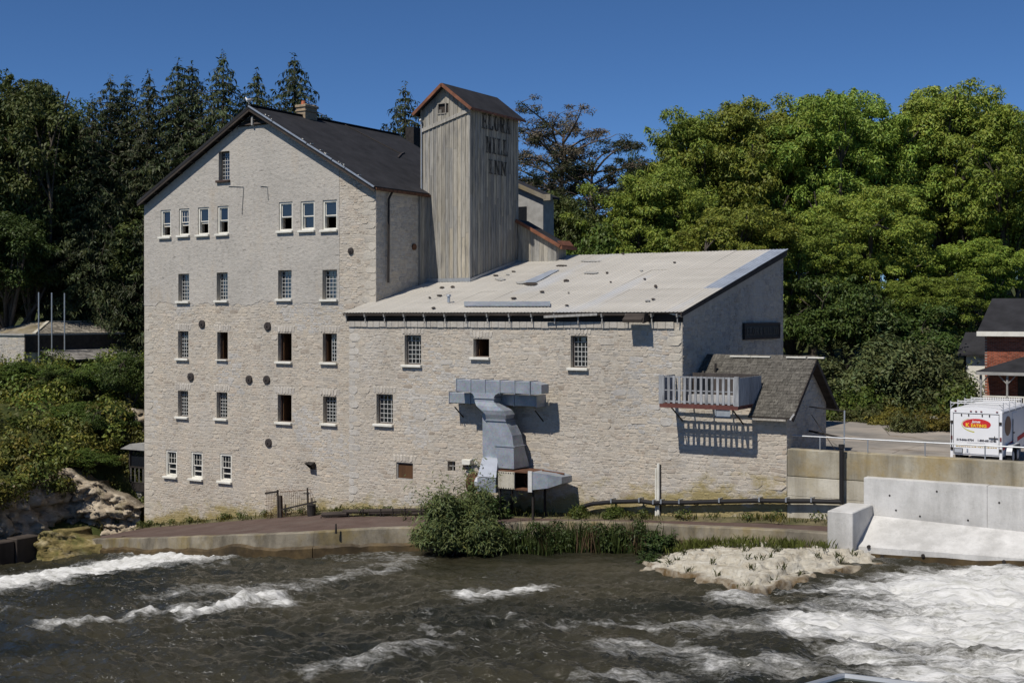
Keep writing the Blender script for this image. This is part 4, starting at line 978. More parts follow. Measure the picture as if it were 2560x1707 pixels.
# ================================================================ plank lean-to beside the tower
d1 = on_aroof(*Z4(1375, 1328)); LY0 = d1.y; LX1 = d1.x; LY1 = AYB - .1
LZ0 = onY(*Z4(1090, 1050), LY0).z; LZ1 = onY(*Z4(1370, 1210), LY0).z
lean = thing('plank_lean_to', 'small plank lean-to with copper edged roof against the timber tower', 'building', ((TX1+LX1)/2, (LY0+LY1)/2, AZ(LY0)))
lz = lambda x: lerp(LZ0, LZ1, (x-TX1)/(LX1-TX1))
b = MB(); b.add([(TX1+.06, LY0+.04, AZ(LY0)-.2), (LX1-.04, LY0+.04, AZ(LY0)-.2), (LX1-.04, LY0+.04, LZ1), (TX1+.06, LY0+.04, LZ0), (TX1+.06, LY1, AZ(LY0)-.2), (LX1-.04, LY1, AZ(LY0)-.2), (LX1-.04, LY1, LZ1), (TX1+.06, LY1, LZ0)], [(0,1,2,3), (1,5,6,2), (7,6,5,4)]); b.build('core', M['dark_wood'], lean)
N = 9; bw = (LX1-TX1-.06)/N
for i in range(N):
    xa = TX1+.06+i*bw; bb = MB(); bb.prism([(xa+.006, LY0-.01-random.random()*.01, AZ(LY0)-.1), (xa+bw-.006, LY0-.012, AZ(LY0)-.1), (xa+bw-.006, LY0-.012, lz(xa+bw)), (xa+.006, LY0-.012, lz(xa))], (0, .04, 0), bcol()); bb.build('board', M['boards'], lean)
for i in range(8):
    ya = lerp(LY0+.03, LY1, i/8); yb = lerp(LY0+.03, LY1, (i+1)/8); bb = MB(); bb.prism([(LX1+.012, ya, AZ(ya)-.1), (LX1+.012, yb-.012, AZ(yb)-.1), (LX1+.012, yb-.012, LZ1), (LX1+.012, ya, LZ1)], (-.04, 0, 0), bcol()); bb.build('board', M['boards'], lean)
LS = (LZ1-LZ0)/(LX1-TX1); xe = LX1+.35; b = MB(); b.prism([(TX1+.06, LY0-.25, LZ0+.03), (xe, LY0-.25, LZ0+.03+LS*(xe-TX1-.06)), (xe, LY1, LZ0+.03+LS*(xe-TX1-.06)), (TX1+.06, LY1, LZ0+.03)], (0, 0, .07)); lr = b.build('roof', M['asphalt_roof'], lean)
b = MB(); b.beam((TX1+.08, LY0-.27, LZ0+.05), (xe, LY0-.27, LZ0+.05+LS*(xe-TX1-.08)), .05, .17); b.build('copper_edge', M['copper'], lr)
b = MB(); ze = LZ0+.03+LS*(xe-TX1); b.beam((xe+.06, LY0-.25, ze), (xe+.06, LY1+.3, ze), .14, .16); b.prism([(xe+.0, LY0-.1, ze+.1), (xe+.0, LY1+.2, ze+.1), (xe-.25, LY1+.2, ze+.38), (xe-.25, LY0-.1, ze+.34)], (0.02, 0, .02)); b.build('gutter', M['copper'], lr)

# ================================================================ rear wing, seen between tower and trees
Y3 = 14.5
rw = thing('rear_wing', 'grey gabled rear wing with pale verge board just behind the timber tower', 'building', (-36.5, 15, 7.6))
pA = onY(*Z4(1100, 795), Y3); pB = onY(*Z4(1298, 882), Y3); sl = (pB.z-pA.z)/(pB.x-pA.x); xm = pA.x - 1.4; hwid = pB.x - xm; zr = pA.z + 1.4*(-sl)
wl = lambda x: zr + sl*abs(x-xm)
b = MB(); b.prism([(xm-hwid+.3, Y3+.25, 7.5), (xm+hwid-.3, Y3+.25, 7.5), (xm+hwid-.3, Y3+.25, wl(xm+hwid-.3)-.1), (xm, Y3+.25, zr-.1), (xm-hwid+.3, Y3+.25, wl(xm-hwid+.3)-.1)], (0, 1.2, 0)); b.build('wall', M['grey_paint'], rw)
b = MB()
for sg in (1, -1): b.prism([(xm, Y3, zr), (xm+sg*hwid, Y3, wl(xm+hwid)), (xm+sg*hwid, Y3+1.6, wl(xm+hwid)), (xm, Y3+1.6, zr)], (0, 0, .12))
rr_ = b.build('roof', M['asphalt_roof'], rw)
b = MB()
for sg in (1, -1): b.beam((xm, Y3-.03, zr+.02), (xm+sg*hwid, Y3-.03, wl(xm+hwid)+.02), .06, .24)
b.box(xm+hwid-.1, xm+hwid+.35, Y3-.05, Y3+.2, wl(xm+hwid)-.15, wl(xm+hwid)+.2); b.build('verge_board', M['conc_path'], rr_)
b = MB(); b.box(xm+1.0, xm+1.9, Y3+.2, Y3+.24, wl(xm+1.9)-2.2, wl(xm+1.9)-1.0); b.build('window', M['glass'], rw)

# ================================================================ stone shed with shingle roof
SY = AY - 0.10; SX0 = onY(1651, 1100, SY).x; SX1 = onY(1967, 1100, SY).x; SYB = onX(2065, 1000, SX1).y; SYM = (SY+SYB)/2
SEZ = onY(*Z7(1060, 768), SY).z + .05; SRZ = onX(2030, 898, SX1+.25).z
shed = thing('stone_shed', 'small stone shed with mossy grey shingle roof at the annex corner', 'building', ((SX0+SX1)/2, SYM, zwalk(-19)-.6))
sfoot = lambda x: zwalk(x) - .9
netw = rect((1785, 1019), (1826, 1045), SY) + ['netw', None]
sf = Wall(lambda s, t, n: (s, SY-n, t), sfoot, lambda x: SEZ, SX0, SX1, [netw])
mb = MB(); sf.base(mb)
SS = (SRZ-SEZ)/((SYB-SY)/2)
mb.face([(SX1, SY, 4), (SX1, SYB, 4), (SX1, SYB, SEZ), (SX1, SYM, SRZ-.1), (SX1, SY, SEZ)]); mb.face([(SX0, SY, 4), (SX0, SYB, 4), (SX0, SYB, SEZ), (SX0, SY, SEZ)]); mb.face([(SX0, SYB, 4), (SX1, SYB, 4), (SX1, SYB, SEZ), (SX0, SYB, SEZ)])
mb.build('wall', M['mortar'], shed)
sf.stones(pal_warm, None, seed=41, hmin=.08, hmax=.2, wr=(1.3, 3.2)); sf.build_stones(shed, 300)
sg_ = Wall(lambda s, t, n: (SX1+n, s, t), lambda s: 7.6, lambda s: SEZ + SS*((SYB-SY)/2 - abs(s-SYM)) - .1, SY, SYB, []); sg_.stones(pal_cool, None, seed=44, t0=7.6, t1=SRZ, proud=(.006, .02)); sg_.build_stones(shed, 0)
f = MB(); a, c, d, e = netw[:4]
for q in ((a, a+.05, d, e), (c-.05, c, d, e), (a+.05, c-.05, d, d+.05), (a+.05, c-.05, e-.05, e)): f.box(q[0], q[1], SY+.05, SY+.14, q[2], q[3])
wn_ = f.build('window', M['bare_zinc'], shed); f = MB(); f.box(a+.05, c-.05, SY+.09, SY+.1, d+.05, e-.05); f.build('pane', M['bare_zinc'], wn_)
# roof boards and single shingles
REO = .42; RX = SX1 + .40; RL = AX1 + .06
rz_ = lambda y: SRZ - SS*abs(y-SYM)
b = MB()
YF = SY - REO
YC = SY + .82; BXC = onY(1846, 970, SY-1.35).x
b.prism([(BXC, YF, rz_(YF)-.03), (RX, YF, rz_(YF)-.03), (RX, SYM, rz_(SYM)-.03), (BXC, SYM, rz_(SYM)-.03)], (0, 0, .05)); b.prism([(RL, YC, rz_(YC)-.03), (BXC-.002, YC, rz_(YC)-.03), (BXC-.002, SYM, rz_(SYM)-.03), (RL, SYM, rz_(SYM)-.03)], (0, 0, .05)); b.prism([(RL, SYB+REO, rz_(SYB+REO)-.03), (RX, SYB+REO, rz_(SYB+REO)-.03), (RX, SYM, rz_(SYM)-.03), (RL, SYM, rz_(SYM)-.03)], (0, 0, .05))
sroof = b.build('roof', M['dark_wood'], shed)
ang = math.atan(SS); L = (SYM-YF)/math.cos(ang); nrow = int(L/.165); shm = []
for w in (.12, .16, .20, .25):
    for v in range(3):
        b = MB(); col = vary((.105, .098, .085), .7, 1.25); t0 = random.uniform(.018, .032); L2 = .30
        b.add([(0, random.uniform(-.015, .015), 0), (w, random.uniform(-.015, .015), 0), (w, L2, 0), (0, L2, 0), (0, random.uniform(-.012, .012), t0), (w, random.uniform(-.012, .012), t0), (w, L2, .004), (0, L2, .004)], [(4,5,6,7), (0,1,5,4), (1,2,6,5), (3,0,4,7)], col)
        m = b.mesh('shingle'); m.materials.append(M['shingle']); shm.append((w, m))
BX1 = onY(1846, 970, SY-1.35).x; BX0 = onX(1687, 1005, 0).x if False else onY(1687, 1005, SY).x; BP = 1.37; BZ = onY(1687, 1005, SY).z
cells = []
for j in range(nrow+1):
    x = RL; s = j*.165
    while x < RX - .04:
        w, m = random.choice(shm); w_ = min(w, RX-x); y = YF + s*math.cos(ang)
        cells.append((x, s, y, m, w_/w)); x += w_ + random.uniform(.004, .014)
fill = MB(); cells = [q for q in cells if not (q[0] < BX1 - .05 and q[2] < SY + 0.75)]
random.shuffle(cells)
for k, (x, s, y, m, sc_) in enumerate(cells):
    loc = Vector((x, y, rz_(y) + .022)); rt_ = (ang + random.uniform(-.05, .03), random.uniform(-.03, .03), random.uniform(-.04, .04))
    if k < 300: put('shingle', m, None, sroof, loc, rt_, (sc_, 1, 1))
    else:
        mt = Matrix.Translation(loc) @ Matrix.Rotation(rt_[0], 4, 'X'); cv = np.empty(len(m.polygons)*4, np.float32); m.attributes['Col'].data.foreach_get('color', cv)
        fill.add([mt @ Vector((v.co.x*sc_, v.co.y, v.co.z)) for v in m.vertices], [tuple(p.vertices) for p in m.polygons], tuple(float(q) for q in cv[:3]))
if fill.f: tag(fill.build('small_shingles', M['shingle'], sroof), kind='stuff')
b = MB(); x = RL + .35
while x < RX - .3:
    w = random.uniform(.5, .9)
    if random.random() < .8: b.beam((x, SYM-.03, rz_(SYM)+.06), (x+w, SYM-.03, rz_(SYM)+.06), .16, .05)
    x += w + random.uniform(0, .12)
b.build('ridge_cap', M['white'], sroof)
b = MB()
for sg in (1, -1):
    ye = SYM + sg*((SYB-SY)/2 + REO); b.beam((RX-.02, SYM, rz_(SYM)-.06), (RX-.02, ye, rz_(ye)-.06), .05, .16)
b.build('verge_board', M['dark_wood'], sroof)
b = MB(); b.beam((BX1+.1, YF+.03, rz_(YF)-.07), (RX-.3, YF+.03, rz_(YF)-.07), .04, .09, col=(.4, .37, .32)); b.beam((RX-.12, YF+.02, rz_(YF)-.05), (RX+.02, YF+.02, rz_(YF)+.16), .06, .06, col=(.5, .5, .5)); b.build('eave_strip', M['silver'], sroof)
b = MB(); p = onY(1795, 905, SYM-.5); b.tube([(p.x, SYM-.75, rz_(SYM-.75)), (p.x, SYM-.75, rz_(SYM-.75)+.38)], .05, 8); b.build('vent_pipe', M['iron'], sroof)

# ================================================================ balcony hung on the shed wall
bal = thing('balcony', 'grey slatted timber balcony with red edge hung on the shed wall', 'balcony', ((BX0+BX1)/2, SY-.7, BZ-.3))
BF = SY - BP; BT = onY(1651, 938, BF).z
b = MB(); b.beam((BX0, BF, BZ-.03), (BX1, BF, BZ-.03), .06, .17); b.beam((BX0+.03, BF+.03, BZ-.03), (BX0+.03, SY, BZ-.03), .05, .14); b.beam((BX1-.03, BF+.03, BZ-.03), (BX1-.03, SY+.5, BZ-.03), .05, .14); b.build('edge_beam', M['red_board'], bal)
for i in range(1, 4):
    x = lerp(BX0, BX1, i/4); b = MB(); b.beam((x, BF+.03, BZ-.05), (x, SY, BZ-.05), .05, .12); b.build('joist', M['dark_wood'], bal)
b = MB(); y = BF + .42*BP; b.beam((BX0, y, BZ-.04), (BX1, y, BZ-.04), .10, .08); b.beam((BX0, SY-.32, BZ-.04), (BX1, SY-.32, BZ-.04), .08, .06); b.build('cross_beam', M['dark_wood'], bal)
tc = (.31, .32, .335)
ns = 14
for i in range(ns):                                       # front slats
    w = .10; x = lerp(BX0+.16, BX1-.14, i/(ns-1)); b = MB(); k = random.uniform(.8, 1.2)
    b.box(x-w/2, x+w/2, BF-.03, BF-.005, BZ+.05, BT - random.random()*.02, tuple(c*k for c in tc)); b.build('slat', M['silver'], bal)
for side, x in ((0, BX0), (1, BX1)):
    n2 = 9 if side else 7; ye = SY + (.9 if side else .0)
    for i in range(n2):
        ya = lerp(BF+.02, ye, i/n2); yb = lerp(BF+.02, ye, (i+1)/n2); b = MB(); k = random.uniform(.8, 1.15)
        b.box(x-.015+side*.02, x+.015+side*.02, ya, yb-.012, BZ+.05, BT-.02, tuple(c*k for c in tc)); b.build('side_board', M['silver'], bal)
b = MB(); b.box(BX0-.02, BX1+.02, BF-.004, BF+.05, BT-.07, BT-.015, (.30, .31, .33)); b.box(BX0, BX1, BF-.003, BF+.04, BZ+.10, BZ+.16, (.30, .31, .33)); b.box(BX0, BX1, BF-.002, BF+.035, lerp(BZ, BT, .5)-.02, lerp(BZ, BT, .5)+.02, (.28, .29, .31)); b.build('rail', M['silver'], bal)
for x in (BX0+.06, BX1-.06): b = MB(); b.box(x-.09, x+.09, BF-.035, BF+.055, BZ+.03, BT+.02, (.30, .31, .325)); b.build('post', M['silver'], bal)
b = MB(); b.box(AX1+.15, BX1-.02, SY+.75, SY+.80, BZ, BZ+1.15, (.07, .06, .055)); b.build('back_wall', M['silver'], bal)
for i in range(2):
    b = MB(); x = lerp(AX1+.3, BX1-.9, i); b.box(x, x+.7, SY+.70, SY+.748, BZ+.25, BZ+1.0); b.build('window', M['glass'], bal)
b = MB(); b.box(AX1+.2, BX1-.1, SY+.2, SY+.74, BZ+.02, BZ+.30, (.42, .42, .42)); b.build('bench', M['silver'], bal)
for x in (BX0+.35, BX1-.35): b = MB(); b.beam((x, BF+.25, BZ-.1), (x, SY+.02, BZ-.75), .04, .04); b.build('bracket', M['iron'], bal)
# ================================================================ sheet-metal exhaust duct on the annex wall
Z6 = lambda x, y: (1060 + x*0.2679, 900 + y*0.2679)
pd = onY(*Z6(760, 1240), AY-1.2); dz0 = zwalk(pd.x)
duct = thing('exhaust_duct', 'large galvanised exhaust duct with a T-shaped top fixed to annex wall', 'duct', (pd.x, AY-.9, dz0))
def R6(x0, y0, x1, y1, yf): 
    p = onY(*Z6(x0, y0), yf); q = onY(*Z6(x1, y1), yf); return p.x, q.x, q.z, p.z
def seamed(b, x0, x1, y0, y1, z0, z1, n):
    """duct run along x with raised flanges"""
    b.bbox(x0, x1, y0, y1, z0, z1, .02)
    for i in range(n+1):
        x = lerp(x0+.02, x1-.02, i/n); b.box(x-.015, x+.015, y0-.03, y1+.03, z0-.03, z1+.03)
yU = AY - 1.30; yL = AY - .72
x0, x1, z0, z1 = R6(300, 205, 1060, 322, yU); b = MB(); z1 = z0 + .52; seamed(b, x0, x1-.35, yU, yU+.62, z0, z1, 5)
b.prism([(x1-.33, yU, z0), (x1+.12, yU+.1, z0+.02), (x1+.12, yU+.1, z1-.12), (x1-.33, yU, z1)], (0, .6, 0)); b.build('upper_run', M['duct'], duct)
x0, x1, z0, z1 = R6(232, 328, 1055, 436, yL); b = MB(); z1 = z0 + .46; seamed(b, x0, x1, yL, AY+.02, z0, z1, 4); b.build('lower_run', M['duct'], duct)
# curving stem
def sect(xa, xb, y, yf, th):
    p = onY(*Z6(xa, y), yf); q = onY(*Z6(xb, y), yf); zc = (p.z+q.z)/2
    return [Vector((p.x, yf, zc)), Vector((q.x, yf, zc)), Vector((q.x, yf+th, zc)), Vector((p.x, yf+th, zc))]
b = MB(); b.loft([sect(420, 700, 300, yU-.01, .55), sect(455, 665, 320, yU-.02, .55), sect(470, 648, 350, yU-.03, .58), sect(474, 652, 390, yU-.05, .6), sect(488, 690, 430, yU-.12, .62), sect(532, 742, 470, yU-.16, .68), sect(572, 764, 510, yU-.12, .70), sect(580, 756, 560, yU-.02, .65)])
b.build('stem', M['duct'], duct)
b = MB(); b.loft([sect(580, 756, 560, yU-.025, .65), sect(600, 790, 620, yU-.03, .7), sect(635, 822, 700, yU-.04, .75), sect(662, 836, 800, yU-.05, .8), sect(680, 838, 900, yU-.05, 1.0), sect(695, 840, 1010, yU-.05, 1.25)]); b.build('stem', M['duct'], duct)
b = MB(); b.loft([sect(545, 690, 500, yU+.34, .5), sect(546, 700, 690, yU+.30, .6), sect(548, 715, 915, yU+.26, .9)]); b.build('stem', M['duct'], duct)
for (xa, xb, y, th) in ((466, 652, 352, .6), (576, 760, 560, .68), (658, 840, 800, .84)):
    b = MB(); r1 = sect(xa-4, xb+4, y, yU-.08, th+.06); b.loft([r1, [p + Vector((0, 0, -.035)) for p in r1]]); b.build('flange', M['duct'], duct)
yB = yU - .25
b = MB(); b.loft([sect(545, 690, 915, yU+.0, 1.0), sect(498, 672, 1090, yB, 1.2)]); b.build('transition', M['duct_bright'], duct)
x0, x1, z0, z1 = R6(496, 1092, 668, 1240, yB); b = MB(); b.bbox(x0, x1, yB, yB+1.2, z0, z1, .015); b.box(x0+.12, x1-.25, yB-.012, yB, z0+.1, z1-.2); b.build('fan_box', M['duct'], duct)
cy_ = onY(*Z6(455, 1140), yB+.5); b = MB(); b.tube([(x0-.42, yB+.5, cy_.z), (x0+.02, yB+.5, cy_.z)], .28, 20); b.build('inlet_pipe', M['duct_bright'], duct)
b = MB(); b.tube([(x0-.62, yB+.5, cy_.z), (x0-.50, yB+.5, cy_.z), (x0-.43, yB+.5, cy_.z), (x0-.30, yB+.5, cy_.z)], [.46, .46, .36, .29], 20); b.build('inlet_collar', M['rust'], duct)
x0, x1, z0, z1 = R6(690, 1035, 842, 1208, yB-.05); b = MB(); b.bbox(x0, x1, yB-.05, yB+.02, z0, z1, .01); pa = b.build('access_panel', M['conc_old'], duct)
for i in range(7):
    for xx, zz in ((lerp(x0+.05, x1-.05, i/6), z1-.04), (lerp(x0+.05, x1-.05, i/6), z0+.04)): b = MB(); b.box(xx-.018, xx+.018, yB-.07, yB-.05, zz-.018, zz+.018); b.build('bolt', M['iron'], pa)
HX0, HX1, HZ0, HZ1 = R6(690, 1035, 1010, 1212, yB)
b = MB(); b.box(HX0, HX1, yB, yB+1.2, HZ1, HZ1+.05); b.box(HX0, HX1, yB, yB+1.2, HZ0-.05, HZ0); b.box(HX0, HX1, yB+1.15, yB+1.2, HZ0, HZ1); b.build('housing', M['rust'], duct)
x0, x1, z0, z1 = R6(972, 1035, 1008, 1232, yB-.02); b = MB(); b.box(x0, x1, yB-.04, yB+.03, z0, z1); b.build('corner_strip', M['conc_new'], duct)
fx = (HX0*.27 + HX1*.73); b = MB(); n = 18
for i in range(n):
    a0 = 2*math.pi*i/n; a1 = 2*math.pi*(i+1)/n; c = Vector((fx, yB+.55, (HZ0+HZ1)/2-.02))
    b.beam(c + Vector((.26*math.cos(a0), 0, .26*math.sin(a0))), c + Vector((.26*math.cos(a1), 0, .26*math.sin(a1))), .04, .05)
for k in range(6): a0 = math.pi*k/3; b.beam((fx, yB+.6, (HZ0+HZ1)/2), (fx+.2*math.cos(a0), yB+.6, (HZ0+HZ1)/2+.2*math.sin(a0)), .03, .12)
b.build('fan', M['rust'], duct)
x0, x1, z0, z1 = R6(1010, 1050, 1240, 1230, yB); b = MB(); zt = z1+.03
P0 = [Vector((x0, yB, z0)), Vector((x0, yB, zt)), Vector((x0, yB+1.15, zt)), Vector((x0, yB+1.15, z0))]
xm_ = lerp(x0, x1, .62); P1 = [Vector((xm_, yB+.02, lerp(z0, zt, .16))), Vector((xm_, yB+.02, zt-.06)), Vector((xm_, yB+1.15, zt-.06)), Vector((xm_, yB+1.15, z0+.1))]
P2 = [Vector((x1+.05, yB+.3, lerp(z0, zt, .42))), Vector((x1+.05, yB+.3, zt-.16)), Vector((x1+.05, yB+1.15, zt-.18)), Vector((x1+.05, yB+1.15, lerp(z0, zt, .4)))]
b.loft([P0, P1, P2]); b.build('cowl', M['duct'], duct)
b = MB(); b.tube([(lerp(x0, x1, .1), yB+.6, zt), (lerp(x0, x1, .9), yB+.8, zt-.1)], .05, 6); b.build('top_rib', M['rust'], duct)
for xx, yy_ in ((HX0, yB+.15), (HX1-.05, yB+.15), (HX0, yB+1.1), (HX1-.05, yB+1.1), (R6(500,1092,500,1240,yB)[0]+.05, yB+.15)):
    b = MB(); b.box(xx-.04, xx+.04, yy_-.04, yy_+.04, zwalk(xx)-.3, HZ0-.04); b.build('leg', M['iron'], duct)
for xx in (R6(280, 430, 280, 430, yL)[0], R6(1030, 440, 1030, 440, yL)[0]):
    zt = onY(*Z6(300, 436), yL).z; b = MB(); b.beam((xx, yL+.05, zt-.01), (xx, AY, zt-.5), .04, .04); b.build('bracket', M['iron'], duct)
# little fan unit and conduit beside the duct
x0, x1, z0, z1 = R6(350, 925, 428, 980, AY-.3)
fu = thing('wall_fan_unit', 'small white box unit on the annex wall left of the duct', 'fan unit', ((x0+x1)/2, AY-.15, z0))
b = MB(); b.bbox(x0, x1, AY-.3, AY-.02, z0, z1, .015); b.build('housing', M['white'], fu); b = MB(); b.tube([(x1, AY-.2, z1-.05), (x1+.15, AY-.25, z1+.05), (x1+.55, AY-.4, z0)], .045, 7); b.build('conduit', M['grey_paint'], fu)

# ================================================================ parking lot, retaining walls on the right
WY = SY                                                    # face of the old concrete wall
WZ = onY(1975, 1122, WY).z
LOT = 7.55
ow = thing('concrete_retaining_wall', 'long old stained concrete retaining wall below the parking lot', 'wall', (-2, WY+.3, 4))
XE = 16.0
b = MB(); b.bbox(SX1+.01, XE, WY, WY+.45, WZ-1.02, WZ, .03); b.build('upper_band', M['conc_band'], ow)
xs = np.linspace(SX1+.01, XE, 9)
for i in range(8):
    b = MB(); b.bbox(xs[i]+.004, xs[i+1]-.004, WY+.006, WY+.44, 3.0, WZ-1.75, .008); b.bbox(xs[i]+.004, xs[i+1]-.004, WY+.004, WY+.44, WZ-1.74, WZ-1.03, .008); b.build('wall_panel', M['conc_old'], ow)
NX0 = onY(2159, 1250, WY-.45).x; NZ = onY(2159, 1193, WY-.45).z; NY = WY - .45
nw = thing('new_concrete_wall', 'bright new concrete wall with sloping apron at the right river bank', 'wall', (0, NY, 3.8))
xs = np.linspace(NX0, XE, 8)
for i in range(7): b = MB(); b.bbox(xs[i]+.003, xs[i+1]-.003, NY, WY-.003, 3.0, NZ - .012*i, .012); b.build('wall_panel', M['conc_new'], nw)
# sloping apron
aT0 = onY(2177, 1287, NY-.01); aB0 = onY(2131, 1364, NY-1.9); aT1 = onY(2560, 1353, NY-.01); aB1 = onY(2560, 1396, NY-1.9)
ex = lambda p, q, x: p + (q-p)*((x-p.x)/(q.x-p.x))
aT2 = ex(aT0, aT1, XE-6); aB2 = ex(aB0, aB1, XE-6)
b = MB(); yv = NY-1.9
b.add([aT0, aT2, aB2, aB0, (aB0.x, yv, 2.5), (aB2.x, yv, 2.5), (aT2.x, NY-.01, 2.5), (aT0.x, NY-.01, 2.5)], [(0,3,2,1), (3,4,5,2), (0,7,4,3), (1,2,5,6)]); b.build('apron', M['conc_new'], nw)
for u, v in ((2172, 1366), (2206, 1391), (2308, 1388), (2510, 1403)):
    p = onY(u, v, yv-.0); b = MB(); b.tube([(p.x, yv+.05, p.z), (p.x, yv-.06, p.z)], .06, 8); b.build('drain_stub', M['iron'], nw)
b = MB(); xq = np.linspace(aB0.x+.05, aB2.x-.05, 24)
for xa, xb in zip(xq[:-1], xq[1:]): b.prism([(xa, yv-.006, float(zwat(xa))-.6), (xb, yv-.006, float(zwat(xb))-.6), (xb, yv-.006, float(zwat(xb))+.20+.07*mnoise.noise((xb*1.3, 2, 2))), (xa, yv-.006, float(zwat(xa))+.20+.07*mnoise.noise((xa*1.3, 2, 2)))], (0, .005, 0))
b.build('wet_band', M['wet_brown'], nw)
for u, v in ((2224, 1238), (2342, 1228), (2498, 1256), (2300, 1290), (2420, 1300), (2240, 1275)):
    p = onY(u, v, NY); b = MB(); b.tube([(p.x, NY+.01, p.z), (p.x, NY-.012, p.z)], .035, 8); b.build('tie_hole', M['iron'], nw)
# block at the end of the apron
bA = onY(2068, 1276, -4.6); bB = onY(2132, 1280, -4.6)
cb = MB(); cb.bbox(bA.x, bB.x, -4.6, NY-.02, 2.5, bA.z, .03); o = cb.build('concrete_block', M['conc_new']); tag(o, 'square bright concrete block standing at the end of the river walkway', 'block')
# handrail on the retaining wall
hr = thing('wall_handrail', 'thin galvanised handrail along the top of the concrete retaining wall', 'railing', (-6, WY+.2, WZ))
hz = onY(1975, 1088, WY+.2).z; b = MB(); b.tube([(SX1+.15, WY+.2, hz), (XE, WY+.2, hz)], .028, 8); b.build('top_rail', M['galv'], hr)
for i in range(13):
    x = SX1 + .95 + i*2.05
    if i == 0: x = onY(2050, 1100, WY+.2).x
    b = MB(); b.tube([(x, WY+.2, WZ-.02), (x, WY+.2, hz)], .024, 6); b.build('post', M['galv'], hr)
# chain-link corner frame by the shed
gf = thing('fence_frame', 'thin leaning pipe fence frame between the shed and handrail', 'fence', (SX1+1.6, WY+.6, LOT))
gp = onY(2110, 1110, WY+.7); b = MB(); b.tube([(gp.x, WY+.7, LOT-.05), (gp.x+.02, WY+.7, onY(2112, 1026, WY+.7).z)], .03, 7); b.build('post', M['galv'], gf)
zt = onY(2112, 1028, WY+.7).z; b = MB(); b.tube([(gp.x, WY+.7, zt), (SX1+.05, WY+2.4, zt)], .025, 6); b.tube([(gp.x, WY+.7, zt-1.0), (SX1+.05, WY+2.4, zt-.95)], .04, 6); b.tube([(gp.x-.1, WY+.75, LOT+.1), (SX1+.2, WY+2.2, zt-.3)], .015, 5); b.build('rail', M['iron'], gf)

# black pipe along the foot of the walls
pipe = thing('black_pipe', 'long black pipe along the wall foot rising up the concrete wall', 'pipe', (-20, SY-.3, zwalk(-20)))
pts = [onY(u, v, AY-.3) for u, v in ((1448, 1268), (1480, 1259), (1530, 1254), (1600, 1252), (1635, 1257))] + [onY(u, v, SY-.22) for u, v in ((1655, 1256), (1700, 1256), (1800, 1253), (1900, 1251), (1967, 1252), (2030, 1252), (2104, 1254))]
b = MB(); b.tube(pts, .09, 10); b.build('low_run', M['black_pipe'], pipe)
e = pts[-1]; tz = WZ + .2; b = MB(); b.tube([e + Vector((0, 0, -.09)), (e.x, e.y, tz)], .085, 10); b.tube([(e.x, e.y, tz-.05), (e.x, e.y, tz+.1)], .11, 10); b.build('riser', M['black_pipe'], pipe)
for i, p in enumerate(pts[2:-1]):
    b = MB(); b.box(p.x-.03, p.x+.03, p.y-.11, SY+.01 if i > 3 else AY+.01, p.z-.03, p.z+.14); b.build('bracket', M['galv'], pipe)
    b = MB(); b.tube([p + Vector((-.06, 0, 0)), p + Vector((.06, 0, 0))], .103, 10); b.build('collar', M['black_pipe'], pipe)
wp0 = onY(1646, 1164, AY-.15); dp = thing('white_downpipe', 'short white downpipe pair at the joint of annex and shed walls', 'pipe', (wp0.x, AY-.15, zwalk(wp0.x)))
for k, (uu, vt) in enumerate(((1640, 1170), (1646, 1158))):
    b = MB(); b.tube([(onY(uu, 1200, AY-.16).x, AY-.16, onY(uu, vt, AY-.16).z), (onY(uu, 1200, AY-.16).x, AY-.16, zwalk(wp0.x)-.1)], .045 + .012*k, 8); b.build('pipe', M['white'], dp)
b = MB(); b.tube([(wp0.x+.08, AY-.12, wp0.z+.05), (wp0.x+.08, AY-.12, zwalk(wp0.x)-.1)], .03, 6); b.build('pipe', M['iron'], dp)

# ================================================================ walkway and its river wall
edge = [(208,1346),(283,1345),(356,1345),(470,1341),(591,1336),(700,1333),(806,1330),(855,1325),(904,1319),(1000,1318),(1115,1317),(1200,1311),(1280,1306),(1380,1302),(1480,1302),(1600,1306),(1704,1315),(1850,1321),(1976,1321)]
EP = [solve(u, v, zwalk) for u, v in edge]
EP.append(Vector((bA.x+.05, -4.42, EP[-1].z+.06)))
for _ in range(2): EP = [EP[0]] + [(EP[i-1] + EP[i]*2 + EP[i+1])/4 for i in range(1, len(EP)-1)] + [EP[-1]]
rp = [(EP[0] + (EP[0]-EP[1]).normalized()*.0)] + EP
# wall as blocks between construction joints
rwall = thing('river_wall', 'low curving weathered concrete wall between walkway and river', 'wall', (-34, -4.8, 2))
def strip_block(pts, th, name, mat, parent):
    b = MB(); n = len(pts); D = []
    for i, p in enumerate(pts):
        t = (pts[min(i+1, n-1)] - pts[max(i-1, 0)]); t.z = 0; t.normalize(); D.append(Vector((-t.y, t.x, 0)))
    ring_ = []
    for i, p in enumerate(pts):
        q = p + D[i]*th; zb_ = float(zwat(p.x)) - 1.4; bat = D[i]*(-.10)
        ring_.append([Vector((p.x+bat.x, p.y+bat.y, zb_)), p + Vector((0, 0, -.04)), p + D[i]*.04, q, Vector((q.x, q.y, zb_))])
    b.loft(ring_); return b.build(name, mat, parent)
def dense(pts, step=.35, amp=.03):
    out = []
    for i in range(len(pts)-1):
        n = max(1, int((pts[i+1]-pts[i]).length/step))
        for k in range(n):
            p = pts[i].lerp(pts[i+1], k/n); p = p + Vector((amp*mnoise.noise(p*1.1), amp*mnoise.noise(p*1.3 + Vector((9,0,0))), amp*.6*mnoise.noise(p*1.7 + Vector((0,7,0))))); out.append(p)
    out.append(pts[-1].copy()); return out
